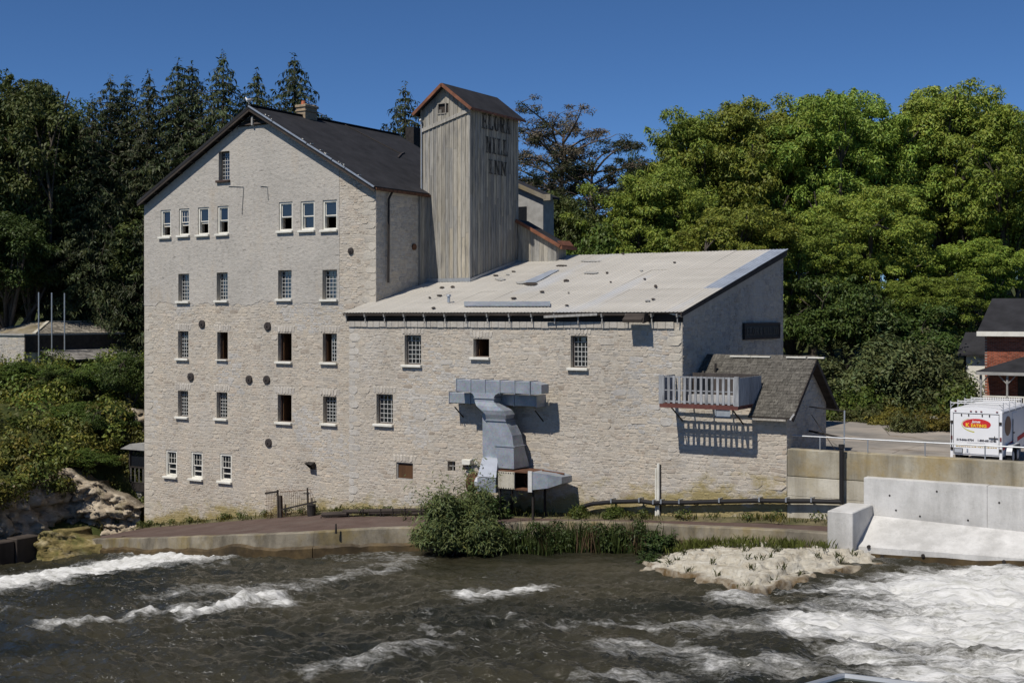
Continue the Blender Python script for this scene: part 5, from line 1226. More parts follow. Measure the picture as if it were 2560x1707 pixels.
for i in range(0, len(EP)-1, 3):
    DD = dense(EP[i:i+4]); strip_block(DD, .38, 'wall_block', M['conc_path'], rwall)
    b = MB(); rg_ = []
    for k_, p in enumerate(DD):                           # wet undercut band at the water line
        t = (DD[min(k_+1, len(DD)-1)] - DD[max(k_-1, 0)]); t.z = 0; t.normalize(); nn_ = Vector((t.y, -t.x, 0)); zt_ = float(zwat(p.x)) + .42 + .26*mnoise.noise((p.x*.45, 3, 1)) + .08*mnoise.noise((p.x*1.7, 8, 1)); zt_ = min(zt_, p.z-.2); zl_ = float(zwat(p.x)) - 1.3
        o1 = p + nn_*(.14 + .05*mnoise.noise(p*1.3)); rg_.append([Vector((p.x, p.y, zt_+.02)), Vector((o1.x, o1.y, zt_-.10)), Vector((o1.x, o1.y, zl_)), Vector((p.x, p.y, zl_))])
    b.loft(rg_); b.build('wet_footing', M['wet_brown'], rwall)
# path surface
b = MB(); DP = dense(EP, .8, 0.0)
for p, q in zip(DP[:-1], DP[1:]):
    yb = lambda x: (0.05 if x < AX0 else AY+.05) if x < SX1 else NY
    b.face([(p.x, p.y+.2, p.z-.03), (q.x, q.y+.2, q.z-.03), (q.x, yb(q.x), q.z-.03), (p.x, yb(p.x), p.z-.03)])
o = b.build('walkway', M['walk']); tag(o, kind='structure')
# earth verge against the walls
b = MB(); xs = np.arange(MX0-.2, SX1+2.6, .35)
for xa, xb in zip(xs[:-1], xs[1:]):
    def vp(x):
        y0 = (0.0 if x < AX0-.1 else AY) if x < SX1 else WY; w = .75 + .35*mnoise.noise((x*.6, 1, 2)); return (x, y0+.1, zwalk(x)+.10+.06*mnoise.noise((x*.9, 4, 2))), (x, y0-w*.5, zwalk(x)+.05), (x, y0-w-.15, zwalk(x)-.035)
    A_, B_ = vp(xa), vp(xb)
    for k in range(2): b.face([A_[k+1], B_[k+1], B_[k], A_[k]])
o = b.build('earth_verge', M['verge']); tag(o, kind='structure')
# steel stake in the river wall
p = solve(836, 1328, zwalk); b = MB(); b.tube([p + Vector((0, .1, -.1)), p + Vector((0, .1, .3))], [.05, .03], 6); o = b.build('iron_stake', M['iron']); tag(o, 'short iron stake on top of the river wall', 'stake')

# wire fence cage with leaning rail on the mill front
ZF = lambda x, y: (640 + x*0.21259, 1180 + y*0.21259)
fen = thing('wire_fence', 'rusty wire and rod fence cage leaning at the foot of the mill', 'fence', (onY(*ZF(400, 600), -.9).x, -.9, zwalk(-46)))
FY = -1.0
def fp(x, y, yy=FY): return onY(*ZF(x, y), yy)
b = MB()
for i in range(17):
    xb = lerp(285, 640, i/16); p = fp(xb, 225 + 12*math.sin(i)); q = fp(xb+8, 610-i*.7); b.tube([p, q + Vector((0, 0, -.1))], .011, 4)
for i in range(7): xb = lerp(120, 235, i/6); b.tube([fp(xb, 185+i*8, FY+.0), fp(xb+18, 635, FY)], .009, 4)
for j in range(16): yq = lerp(200, 600, j/15); b.tube([fp(112, yq+8, FY+.5*0), fp(240, yq, FY)], .006, 4)
b.tube([fp(285, 232), fp(640, 205)], .014, 4)
b.tube([fp(640, 205), fp(700, 350), fp(708, 600)], .012, 4)
for i in range(4): b.tube([fp(270+i*50, 190), fp(305+i*50, 235)], .008, 4)
b.build('rods', M['rust'], fen)
for (x, y0, y1, w) in ((258, 205, 612, .07), (292, 275, 610, .14), (608, 182, 600, .06), (660, 300, 605, .05), (350, 375, 600, .04)):
    b = MB(); p = fp(x-4, y0); q = fp(x+8, y1) + Vector((0, 0, -.15)); b.beam(p, q, w, w, up=(0, 1, 0)); b.build('post', M['dark_wood'], fen)
b = MB(); b.beam(fp(305, 438, FY-.08), fp(708, 344, FY-.08), .05, .08); b.beam(fp(108, 248, FY-.06), fp(248, 228, FY-.06), .05, .09); b.beam(fp(330, 452, FY-.04), fp(372, 452, FY-.04), .03, .05); b.beam(fp(560, 250, FY-.04), fp(630, 250, FY-.04), .03, .05); b.build('rail', M['iron'], fen)
p = fp(653, 495, FY-.25); b = MB(); b.tube([p + Vector((0, 0, -.42)), p + Vector((0, 0, .42))], [.17, .2], 14); q = p + Vector((0, 0, .43)); b.tube([q, q + Vector((0, 0, .06))], [.215, .2], 14); b.box(p.x-.03, p.x+.03, p.y-.03, p.y+.03, zwalk(p.x)-.1, p.z-.4); o = b.build('litter_bin', M['iron']); tag(o, 'small dark cylindrical litter bin on a post beside the wire fence', 'bin')
# dark pipe rail on iron posts along the path
rl = thing('log_rail', 'low dark log rail on thin iron posts along the annex foot', 'railing', (onY(*ZF(1400, 520), AY-.9).x, AY-.9, zwalk(-37)))
RYY = AY - .9
for pa, pb, r_ in (((785, 500), (1080, 485), .12), ((1030, 462), (2050, 445), .10), ((1330, 482), (2060, 466), .07), ((1850, 485), (2060, 462), .08)):
    b = MB(); p, q = onY(*ZF(*pa), RYY), onY(*ZF(*pb), RYY); b.tube([p.lerp(q, k/5) + Vector((0, .03*mnoise.noise((k, pa[0], 1)), .02*mnoise.noise((k, 3, pa[0])))) for k in range(6)], r_, 8); b.build('log', M['dark_wood'], rl)
for x, yt in ((765, 520), (852, 505), (1092, 500), (1165, 560), (1258, 430), (1465, 425), (1497, 490), (1608, 425), (1645, 480), (1752, 405), (1782, 470), (1940, 400), (1968, 470)):
    b = MB(); p = onY(*ZF(x, yt), RYY-.1); b.tube([p, (p.x, p.y, zwalk(p.x)-.2)], .024, 5); b.build('post', M['iron'], rl)
# short stakes at the mill foot on the left
for k, (x, y0) in enumerate(((400, 815), (515, 805), (575, 800), (637, 800), (702, 795), (752, 797))):
    p = onY(*Z3(x, y0), -.9); b = MB(); b.tube([(p.x, p.y, p.z+.1), (p.x, p.y, zwalk(p.x)-.2)], .022, 5); o = b.build('iron_stake', M['iron']); tag(o, ('first', 'second', 'third', 'fourth', 'fifth', 'sixth')[k] + ' thin iron stake from the left in the weeds at the mill foot', 'stake', 'stakes at the mill foot')
# ================================================================ terrain
BL_A = np.array([-54.6, -3.6]); BL_T = np.array([-0.42, -0.907]); BL_N = np.array([-0.907, 0.42])
def terrain(x, y):
    x = np.asarray(x, float); y = np.asarray(y, float)
    s = (x-BL_A[0])*BL_N[0] + (y-BL_A[1])*BL_N[1]
    hl = np.interp(s, [-2, 0, .8, 3.0, 4.5, 7, 14, 30, 60, 150, 600], [-1.5, -1.0, 1.3, 2.0, 4.6, 5.8, 7.4, 8.7, 11.5, 18, 30])
    hr_ = np.interp(y, [-2, 17, 22, 45, 80, 200, 700], [LOT-.15, LOT-.15, 7.8, 9.3, 12.5, 20, 30])
    st = np.where(x < -22.3, sstep(4, 6, y), sstep(-.9, .4, y)); bed = zwat(x) - 1.6
    hr_ = bed + (hr_-bed)*st
    wl_ = 1 - sstep(-55.5, -53.0, x)
    h = hl*wl_ + hr_*(1-wl_)
    nb = np.interp(y, [-70, -46, -42, -38, -30, -27, -24], [11.3, 11.3, 10.2, 9.0, 4.0, 1.5, -3]) - .12*np.maximum(0, -3-x)*sstep(-26, -30, y)
    nb = np.where(x < -58, nb*0 + np.interp(y, [-70, -40, -30, -26], [6, 3, 0, -4]), nb)
    h = np.where(y < -24, np.maximum(nb, bed*0-2), h)
    far = sstep(25, 60, y); return h + far*1.2*PN.fbm(x*.03, y*.03, 3) + .12*PN.fbm(x*.5, y*.5, 3)*sstep(18, 24, np.maximum(y, -x-38))
def tz(x, y): return float(terrain(np.array([x]), np.array([y]))[0])
def axis(fine0, fine1, st, far):
    a = list(np.arange(fine0, fine1+.01, st)); k = st
    lo = []; p = fine0
    while p > -far: k *= 1.22; p -= k; lo.append(p)
    k = st; hi = []; p = fine1
    while p < far: k *= 1.22; p += k; hi.append(p)
    return np.array(lo[::-1] + a + hi)
gx_ = axis(-100, 20, .9, 900); gy_ = axis(-52, 40, .6, 900); GX, GY = np.meshgrid(gx_, gy_); GZ = terrain(GX, GY)
def gridmesh(name, X, Y, Z, smooth=True):
    ny, nx = X.shape; idx = np.arange(nx*ny).reshape(ny, nx)
    Q = np.stack([idx[:-1, :-1], idx[:-1, 1:], idx[1:, 1:], idx[1:, :-1]], -1).reshape(-1, 4)
    return npmesh(name, np.stack([X, Y, Z], -1).reshape(-1, 3), Q, None, smooth)
o = put('ground', gridmesh('ground', GX, GY, GZ), M['ground']); tag(o, kind='structure')
# parking lot sheet
LX = np.linspace(SX1-4.5, 16, 60); LYs = np.linspace(WY+.4, 18, 40); X, Y = np.meshgrid(LX, LYs); yb = 17.0 + 1.2*PN.fbm(X*.35, X*0, 3); Y = np.minimum(Y, yb)
Z = LOT + .03*PN.fbm(X*.3, Y*.3, 3) + np.where(Y < 2.5, 0, .004*(Y-2.5)); o = put('parking_lot', gridmesh('parking_lot', X, Y, Z), M['lot']); tag(o, kind='structure')

# ================================================================ river
xs = np.arange(-78, 16, .105); ys = np.arange(-37, .4, .115); X, Y = np.meshgrid(xs, ys)
P2 = np.stack([X.ravel(), Y.ravel()], 1)
def wpt(u, v): p = solve(u, v, zwat); return np.array([p.x, p.y])
def segdist(P, a, b):
    d = b-a; t = np.clip(((P-a) @ d)/(d @ d), 0, 1); q = a + t[:, None]*d; return np.hypot(*(P-q).T)
FOAM = [ # image course of each white streak, half width in m, strength, crest height
 ([(-160,1500),(0,1462),(150,1434),(300,1412),(430,1396),(560,1384)], 2.3, 1.2, .42), ([(300,1392),(420,1384),(520,1380)], .8, .5, .15),
 ([(470,1480),(620,1472),(760,1462),(860,1440),(960,1425),(1005,1410)], 1.0, .50, .16), ([(650,1385),(800,1378),(930,1392),(1010,1404)], 1.2, .40, .1),
 ([(110,1560),(220,1552),(300,1540),(380,1528),(470,1518)], .60, .74, .24), ([(480,1530),(540,1522),(610,1500),(650,1490),(690,1508)], .55, .95, .50),
 ([(370,1577),(418,1581)], .22, .8, .06), ([(790,1668),(870,1648),(960,1630),(1060,1615)], .75, .62, .22), ([(1170,1492),(1250,1488),(1330,1478)], .42, .85, .15), ([(1090,1492),(1170,1492)], .25, .5, .05),
 ([(880,1520),(960,1540)], .35, .45, .06), ([(1240,1540),(1300,1538)], .3, .5, .05), ([(1000,1580),(1100,1590),(1200,1585)], .5, .36, .06), ([(1020,1530),(1060,1550)], .3, .4, .06),
 ([(1800,1494),(1900,1500),(1990,1514),(2080,1536),(2190,1560),(2300,1580)], .6, .60, .18), ([(2080,1560),(2200,1572),(2350,1592),(2500,1604),(2640,1610)], 1.3, 1.1, .30),
 ([(2180,1480),(2280,1455),(2380,1440),(2480,1432),(2640,1430)], 1.1, .95, .2), ([(2440,1480),(2520,1520),(2640,1560)], 3.0, 1.3, .35), ([(2300,1520),(2400,1500),(2560,1480)], 1.2, .75, .2),
 ([(1560,1612),(1700,1630),(1820,1652),(1960,1672),(2120,1690),(2320,1706),(2560,1715)], .55, .48, .15), ([(2200,1640),(2350,1640),(2640,1650)], 1.1, .85, .22), ([(2380,1690),(2640,1690)], 1.5, 1.0, .25),
 ([(2060,1480),(2110,1466),(2150,1458)], .4, .7, .12), ([(1650,1560),(1800,1556),(1950,1570)], .6, .45, .08), ([(1520,1690),(1700,1690)], .6, .4, .06), ([(1330,1560),(1450,1545),(1560,1552)], .5, .34, .05)]
foam = np.zeros(len(P2)); lift = np.zeros(len(P2)); warp = .9*PN.fbm(P2[:,0]*.35, P2[:,1]*.35, 3); warp2 = .9*PN2.fbm(P2[:,0]*.35, P2[:,1]*.35, 3); PW_ = P2 + np.stack([warp, warp2], 1)*.55
for pts, w, k, hgt in FOAM:
    W_ = [wpt(*p) for p in pts]; d = np.full(len(P2), 1e9)
    for a, c in zip(W_[:-1], W_[1:]): d = np.minimum(d, segdist(PW_, a, c))
    g = np.exp(-(d/(w*1.35))**2); foam = np.maximum(foam, k*g); lift += .55*hgt*np.exp(-(d/(w*.8))**2)
foam = foam.reshape(X.shape); lift = np.minimum(lift, .30).reshape(X.shape)
fl = PN.fbm(X*.55 + 3, Y*.9, 5); fl2 = PN2.fbm(X*.12, Y*.2, 3)
pool = np.exp(-(((X+27)/8)**2 + ((Y+7)/3.0)**2))                # calm dark water under the bushes
chop = (1 - .75*pool)
foam = foam + chop*(.24*np.clip(fl, -.4, 1.2) + .20*np.clip(fl2, -.5, 1) + .03)
rid = 1 - np.abs(PN2.fbm(X*.42 + .3*Y, Y*.8, 4)); rid2 = 1 - np.abs(PN.fbm(X*1.3 + .5*Y, Y*2.0, 4))
Z = zwat(X) + chop*(.30*(rid-.75) + .10*(rid2-.7) + .14*PN.fbm(X*.2, Y*.25, 2)) + lift*(.65+.7*PN.fbm(X*.5 + .2*Y, Y*1.2, 5)) + .045*np.clip(foam, 0, 1)*PN2.fbm(X*1.8, Y*4.4, 4)
wm = gridmesh('river', X, Y, Z); at = wm.attributes.new('calm', 'FLOAT', 'POINT'); at.data.foreach_set('value', pool.astype(np.float32).ravel()); at = wm.attributes.new('foam', 'FLOAT', 'POINT'); at.data.foreach_set('value', np.clip(foam, 0, 1.3).astype(np.float32).ravel())
o = put('river', wm, M['water']); tag(o, kind='structure')

# ================================================================ rocks, cliffs and old walls
def inpoly(P, poly):
    x, y = P[..., 0], P[..., 1]; r = np.zeros(x.shape, bool); n = len(poly)
    for i in range(n):
        (x1, y1), (x2, y2) = poly[i], poly[(i+1) % n]; c = ((y1 > y) != (y2 > y)) & (x < (x2-x1)*(y-y1)/(y2-y1+1e-12)+x1); r ^= c
    return r
led = [wpt(u, v+3) for u, v in ((1596,1424),(1630,1398),(1690,1380),(1800,1372),(1950,1370),(2080,1380),(2180,1386),(2260,1396),(2210,1414),(2090,1430),(2010,1448),(1920,1470),(1850,1472),(1780,1450),(1700,1436))]
la = np.array(led); xs = np.arange(la[:,0].min()-.8, la[:,0].max()+.8, .055); ys = np.arange(la[:,1].min()-.8, la[:,1].max()+1.2, .055); X, Y = np.meshgrid(xs, ys); P2 = np.stack([X, Y], -1).reshape(-1, 2)
d = np.full(len(P2), 1e9)
for i in range(len(led)): d = np.minimum(d, segdist(P2, la[i], la[(i+1) % len(led)]))
ins = inpoly(P2, led); sd_ = np.where(ins, d, -d).reshape(X.shape) + .28*PN.fbm(X*1.1, Y*1.1, 4)
strat = .34*sstep(-.12, .10, sd_) + .16*sstep(.7, .82, sd_+.3*PN2.fbm(X*.7, Y*.7, 3)) + .14*sstep(1.5, 1.56, sd_+.4*PN.fbm(X*.6+5, Y*.6, 3)) + .035*PN.fbm(X*1.0, Y*1.6, 6, 2.03, .6)
strat = strat + .022*PN2.fbm(X*3.1, Y*4.2, 4); zt_s = np.round(strat/.075)*.075; strat = .7*zt_s + .3*strat + .008*PN.fbm(X*7, Y*7, 2)
wx_ = X + .25*PN.fbm(X*.9, Y*.9, 3); wy_ = Y + .18*PN2.fbm(X*.9, Y*.9, 3); rv_, tl_, ed_ = fracture(wx_, wy_, 2.1, .8, 5); rv2, tl2, ed2 = fracture(wx_+7, wy_, .42, .24, 8)
strat = strat + .06*(rv_-.5) + .08*tl_ - .06*(1-sstep(.01, .05, ed_)) + .012*(rv2-.5) - .02*(1-sstep(.02, .07, ed2))*(rv2 > .7)
Z = zwat(X) - .34 + strat*1.25 - .25*sstep(0, -.8, sd_)
lm_ = gridmesh('limestone_ledge', X, Y, Z, False); at = lm_.attributes.new('wet', 'FLOAT', 'POINT'); at.data.foreach_set('value', (1 - sstep(.0, .45, sd_ + .25*PN2.fbm(X*1.2, Y*1.2, 3))).astype(np.float32).ravel())
o = put('limestone_ledge', lm_, M['ledge']); tag(o, 'flat pale limestone ledge jutting into the river below the walkway', 'rock')
ledge_h = lambda x, y, Z=Z, xs=xs, ys=ys: float(Z[np.clip(int((y-ys[0])/.055), 0, len(ys)-1), np.clip(int((x-xs[0])/.055), 0, len(xs)-1)])
def rockface(name, label, pts, zb, zt, amp, mat, depth=1.6, cat='cliff', seed=0, step=.16, zts=None):
    """strata face following pts in plan, closed at the back"""
    path = []; 
    for a, c in zip(pts[:-1], pts[1:]):
        a = Vector(a); c = Vector(c); n = max(2, int((c-a).length/step))
        for k in range(n): path.append(a.lerp(c, k/n))
    path.append(Vector(pts[-1])); n = len(path); ztv = np.interp(np.linspace(0, 1, n), np.linspace(0, 1, len(zts)), zts) if zts else np.full(n, zt); nz = max(6, int((zt-zb)/step)); V = []; pn = Perlin(seed+50); S = np.linspace(0, n*step, n)
    for j in range(nz+4):
        for i, p in enumerate(path):
            t = path[min(i+1, n-1)] - path[max(i-1, 0)]; t = Vector((t.x, t.y)).normalized(); nr = Vector((t.y, -t.x))
            top = ztv[i] + .5*float(pn.fbm(S[i]*.5, 3.3, 3))
            if j <= nz:
                f = j/nz; z = zb + (top-zb)*f; zq = math.floor(z*2.4 + .8*float(pn(S[i]*.35, z*.2)))/2.4
                sq_ = math.floor(S[i]*1.7 + 1.3*float(pn(zq*3.1, S[i]*.4)))/1.7; c1 = fracture(np.array([S[i] + .3*float(pn(S[i], z*.8))]), np.array([z + .15*float(pn(S[i]*1.1, z))]), 1.0, .42, seed+3); c2 = fracture(np.array([S[i]]), np.array([z]), .36, .2, seed+4); zf_ = z; off = amp*(1.5*(c1[0][0]-.5) + 1.2*c1[1][0] - .55*(c1[2][0] < .08) + .55*(c2[0][0]-.5) - .25*(c2[2][0] < .09) + .3*(.45*float(pn.fbm(S[i]*.5, zq*1.1, 2)) + .85*float(pn(sq_*2.7 + .5, zq*3.3 + .5)) + .35*float(pn(math.floor(S[i]*3.3)*1.7 + .5, zf_*6.1 + .5)) + .22*float(pn.fbm(S[i]*4, z*5.0, 3))) + .9*(.5-f)); q = p + Vector((nr.x, nr.y, 0))*off; V.append((q.x, q.y, z))
            else:
                kk = (j-nz)/3; q = p - Vector((nr.x, nr.y, 0))*(depth*kk); V.append((q.x, q.y, top - (.1 if kk < .9 else 3.0)))
    idx = np.arange((nz+4)*n).reshape(nz+4, n); Q = np.stack([idx[:-1, :-1], idx[:-1, 1:], idx[1:, 1:], idx[1:, :-1]], -1).reshape(-1, 4)
    o = put(name, npmesh(name, V, Q, None, False), mat); return tag(o, label, cat)
cA = onY(236, 1300, .6); cB = onY(330, 1300, .8)
rockface('limestone_cliff', 'broken sunlit limestone cliff beside the left foot of the mill', [(cA.x-3.0, -4.4, 0), (cA.x-.9, -3.3, 0), (cA.x+.3, -2.7, 0), (cB.x-.2, -1.7, 0), (MX0-.1, -.3, 0)], .8, 4.6, .42, M['cliff'], 3.0, seed=2, step=.10, zts=(5.2, 5.0, 4.6, 3.6, 2.7))
rockface('shaded_ledge', 'grey shaded rock ledge on the far left above the dark wall', [(-58.5, -13.5, 0), (-57.6, -8.0, 0), (-57.0, -5.0, 0), (-57.2, -2.2, 0)], 1.5, 4.2, .5, M['cliff'], 2.5, seed=5)
rockface('upper_cliff', 'ivy hung limestone outcrop above the cliff left of the mill', [(-60.5, 2.5, 0), (-58.0, 3.2, 0), (-55.6, 4.2, 0)], 4.2, 7.6, .6, M['cliff'], 2.0, seed=8)
mA = solve(86, 1398, zwat); mB = solve(238, 1394, zwat)
rockface('mossy_rock', 'yellow green mossy rock face between the dark wall and walkway', [(mA.x-.1, mA.y+1.3, 0), (mA.x, mA.y, 0), (lerp(mA.x, mB.x, .5), lerp(mA.y, mB.y, .5)+.2, 0), (mB.x+.5, mB.y+1.2, 0)], -.6, 2.2, .13, M['moss_rock'], 2.4, 'rock', 9, .09)
lw = thing('dark_river_wall', 'dark wet concrete wall at the far left water edge', 'wall', (mA.x-.5, mA.y-3, -.5))
for k, (ya, yb_) in enumerate(((mA.y+.3, mA.y-1.05), (mA.y-1.08, mA.y-3.5), (mA.y-3.53, mA.y-8))):
    b = MB(); xw = mA.x - .08*k; zt = 1.98 - .07*k; b.bbox(xw-.8, xw, yb_, ya, -2.0, zt, .04); b.build('wall_block', M['shade_wall'], lw)
# glazed porch hung on the left flank of the mill
po = thing('glazed_porch', 'dark glazed timber porch hung on the left side of the mill', 'porch', (MX0-.7, 1.6, 4.8))
ZL = lambda x, y: (x*.2551, 1050 + y*.2551)
yP = 1.5; px0 = onY(*ZL(1262, 400), yP).x; pzt = onY(*ZL(1300, 285), yP).z; pzb = onY(*ZL(1300, 690), yP).z; px1 = MX0-.01; pr0 = onY(*ZL(1205, 262), yP).x
b = MB(); b.box(px0, px1, yP, yP+2.5, pzb, pzb+.42); b.build('floor_box', M['iron'], po)
b = MB(); b.prism([(pr0, yP-.2, pzt), (px1, yP-.2, pzt), (px1, yP-.2, pzt+.5), (pr0+.8, yP-.2, pzt+.32)], (0, 3.0, 0)); b.build('roof', M['grey_paint'], po)
for x in (px0+.05, (px0+px1)/2+.15, px1-.06): b = MB(); b.box(x-.05, x+.05, yP, yP+.1, pzb+.42, pzt); b.build('post', M['iron'], po)
b = MB(); zm = lerp(pzb+.42, pzt, .48); b.box(px0, px1, yP+.01, yP+.08, zm-.04, zm+.04); b.box(px0, px1, yP-.01, yP+.06, pzb+.44, pzb+.5); b.build('rail', M['iron'], po)
for i in range(9): x = lerp(px0+.15, px1-.15, i/8); b = MB(); b.box(x-.012, x+.012, yP+.02, yP+.05, pzb+.5, zm-.04); b.build('baluster', M['grey_paint'], po)
b = MB(); b.box(px0+.1, px1-.1, yP+.09, yP+.10, zm+.05, pzt-.02); b.build('pane', M['glass'], po)
b = MB(); b.beam((px1, yP+.5, pzb-.9), (px0+.3, yP+.5, pzb), .08, .1); b.beam((px1, yP+2, pzb-.9), (px0+.3, yP+2, pzb), .08, .1); b.build('bracket', M['iron'], po)
b = MB(); q = onY(*ZL(1378, 720), yP+.3); b.bbox(q.x-.35, q.x+.3, yP+.1, yP+.5, q.z-.25, q.z+.18, .02); b.build('meter_box', M['grey_paint'], po)

# ---------------------------------------------------------------- low stone house behind on the left bank
ZH = lambda x, y: (x*.2551, 700 + y*.2551)
hc = atD(61, 837, 98.0); hx, hy, hzt = hc.x, hc.y, hc.z; hy1 = onX(*ZH(1205, 540), hx).y
sh = thing('flat_stone_house', 'low pale stone house with hipped shingle roof beyond the left bushes', 'house', (hx-6, (hy+hy1)/2, tz(hx-4, hy+4)-.5))
HB = 7.8
b = MB(); b.box(hx-14, hx, hy, hy1, HB, hzt); b.build('wall', M['conc_old'], sh)
hw_ = Wall(lambda s, t, n: (s, hy-n, t), lambda s: HB+1, lambda s: hzt-.15, hx-6, hx, []); hw_.stones(pal_cool, None, seed=61, t0=HB+1, t1=hzt, hmin=.14, hmax=.26); hw_.build_stones(sh, 0)
b = MB(); b.box(hx+.004, hx+.10, hy, hy1, hzt-1.35, hzt-.05); b.build('dark_fascia', M['dark_wood'], sh)
b = MB(); b.box(hx-14.1, hx+.14, hy-.12, hy1+.1, hzt-.05, hzt+.06); b.build('roof_edge', M['grey_paint'], sh)
za = onX(*ZH(700, 410), hx-2.2).z
ya0, ya1, yb0, yb1 = onX(*ZH(330, 522), hx-.1).y, onX(*ZH(1165, 532), hx-.1).y, onX(*ZH(470, 412), hx-2.2).y, onX(*ZH(985, 410), hx-2.2).y
b = MB(); b.add([(hx-.1, ya0, hzt+.05), (hx-.1, ya1, hzt+.05), (hx-2.2, yb1, za), (hx-2.2, yb0, za), (hx-7, ya0, hzt+.05), (hx-7, ya1, hzt+.05), (hx-4, yb1, za), (hx-4, yb0, za)], [(0,1,2,3), (4,0,3,7), (1,5,6,2), (3,2,6,7), (5,4,7,6)]); hrf = b.build('hipped_roof', M['conc_path'], sh)
nr_, nc_ = 8, 26
for i in range(nr_):
    for j in range(nc_):
        f = (i+.1)/nr_; f2 = (i+1.25)/nr_; L = lambda ff: Vector((lerp(hx-.1, hx-2.2, ff), 0, lerp(hzt+.07, za+.02, ff)))
        a0 = lerp(ya0, yb0, f); a1 = lerp(ya1, yb1, f); p = L(f); q = L(min(1, f2)); u0 = lerp(a0, a1, (j+.04)/nc_); u1 = lerp(a0, a1, (j+.96)/nc_); dzz = random.uniform(.02, .06)
        b = MB(); b.add([(p.x, u0, p.z+dzz), (p.x, u1, p.z+dzz), (q.x, u1, q.z+.01), (q.x, u0, q.z+.01), (p.x, u0, p.z-.01), (p.x, u1, p.z-.01)], [(0,1,2,3), (4,5,1,0)], vary((.30, .27, .22), .6, 1.35)); b.build('shingle', M['shingle'], hrf)
for e in ((3, 0), (0, 0)): pass
b = MB(); b.beam((hx-.05, ya0, hzt+.1), (hx-2.2, yb0, za+.04), .25, .08); b.beam((hx-.05, ya1, hzt+.1), (hx-2.2, yb1, za+.04), .25, .08); b.beam((hx-2.2, yb0, za+.05), (hx-2.2, yb1, za+.05), .25, .08); b.build('hip_cap', M['conc_old'], hrf)
# lower lean-to roof on its shaded side
ly0, ly1 = onX(*ZH(380, 690), hx+.1).y, onX(*ZH(1195, 690), hx+.1).y; lzt = onX(*ZH(700, 680), hx+.1).z; lzb = lzt - .75; lxo = hx + 2.4
b = MB(); b.prism([(hx+.1, ly0, lzt), (lxo, ly0, lzb), (lxo, ly0, lzb-.12), (hx+.1, ly0, lzt-.12)], (0, ly1-ly0, 0)); lrf = b.build('lean_to_roof', M['dark_wood'], sh)
for i in range(5):
    for j in range(24):
        f = i/5; f2 = (i+1.2)/5; ya = lerp(ly0, ly1, (j+.03)/24); yb_ = lerp(ly0, ly1, (j+.97)/24); dzz = random.uniform(.02, .05)
        X_ = lambda ff: lerp(lxo+.05, hx+.1, min(1, ff)); Z_ = lambda ff: lerp(lzb, lzt, min(1, ff))
        b = MB(); b.add([(X_(f), ya, Z_(f)+dzz+.02), (X_(f), yb_, Z_(f)+dzz+.02), (X_(f2), yb_, Z_(f2)+.02), (X_(f2), ya, Z_(f2)+.02), (X_(f), ya, Z_(f)), (X_(f), yb_, Z_(f))], [(0,1,2,3), (4,5,1,0)], vary((.26, .245, .225), .65, 1.3)); b.build('shingle', M['shingle'], lrf)
for y in np.linspace(ly0+.3, ly1-.3, 5): b = MB(); b.box(lxo-.25, lxo-.1, y-.07, y+.07, tz(lxo, y)-.4, lzb-.05); b.build('post', M['dark_wood'], sh)
for k, (xx, lab) in enumerate(((380, 'left'), (508, 'middle'), (633, 'right'))):
    p = onX(*ZH(xx, 120 + 4*k), hx+.35); b = MB(); b.tube([(p.x, p.y, tz(p.x, p.y)-.3), (p.x, p.y, p.z)], .055, 7); o = b.build('flagpole', M['galv']); tag(o, lab + ' of three bare thin flagpoles before the flat stone house', 'flagpole', 'three bare flagpoles')

# ================================================================ red brick house at the right edge
Z8 = lambda x, y: (1960 + x*.38265, 720 + y*.38265)
BY = 21.0; bx0 = onY(2462, 900, BY).x; bez = onY(2462, 834, BY).z; BB = 7.4; bx1 = 2.0; BD = 5.6
bh = thing('brick_house', 'red brick house with dark roof and shaded porch at the right edge', 'house', ((bx0+bx1)/2, BY+2.5, BB))
b = MB(); b.box(bx0, bx1, BY, BY+BD, BB, bez); b.build('wall', M['brick_mortar'], bh)
bm = []
for k in range(5):
    b = MB(); b.bbox(.006, .214, -.022, .0, .005, .066, .004, col=vary((1, 1, 1), .7, 1.3)); m = b.mesh('brick'); m.materials.append(M['brick']); bm.append(m)
nb_ = 0; zc = bez - .09; j = 0; brest = MB()
while zc > 8.2:
    x = bx0 - (.11 if j % 2 else 0) + .0
    while x < bx0 + 5.2:
        if x >= bx0 - .001:
            if nb_ < 300 and x < bx0 + 2.3: put('brick', random.choice(bm), None, bh, (x, BY, zc-.072)); nb_ += 1
            else: k = random.uniform(.7, 1.3); brest.bbox(x+.006, x+.214, BY-.022, BY, zc-.067, zc-.006, .004, (k, k, k))
        x += .222
    zc -= .073; j += 1
tag(brest.build('more_bricks', M['brick'], bh), kind='stuff')
rov = .55; re0 = onY(2443, 832, BY-rov); rpz = bez + 1.75
b = MB(); b.prism([(re0.x, BY-rov, bez), (bx1+.5, BY-rov, bez), (bx1+.5, BY+BD/2, rpz), (re0.x+.05, BY+BD/2, rpz)], (0, 0, .1)); b.prism([(re0.x+.05, BY+BD+rov, bez), (bx1+.5, BY+BD+rov, bez), (bx1+.5, BY+BD/2, rpz), (re0.x+.05, BY+BD/2, rpz)], (0, 0, .1)); brf = b.build('roof', M['asphalt_roof'], bh)
b = MB(); b.box(re0.x-.02, bx1+.5, BY-rov-.06, BY-rov-.01, bez-.12, bez+.12); b.build('fascia', M['white'], brf)
b = MB(); b.box(re0.x, bx1, BY-rov, BY, bez-.05, bez-.02); b.prism([(bx0-.02, BY, bez), (bx0-.02, BY+BD, bez), (bx0-.02, BY+BD/2, rpz-.05)], (.1, 0, 0)); b.build('soffit', M['dark_wood'], brf)
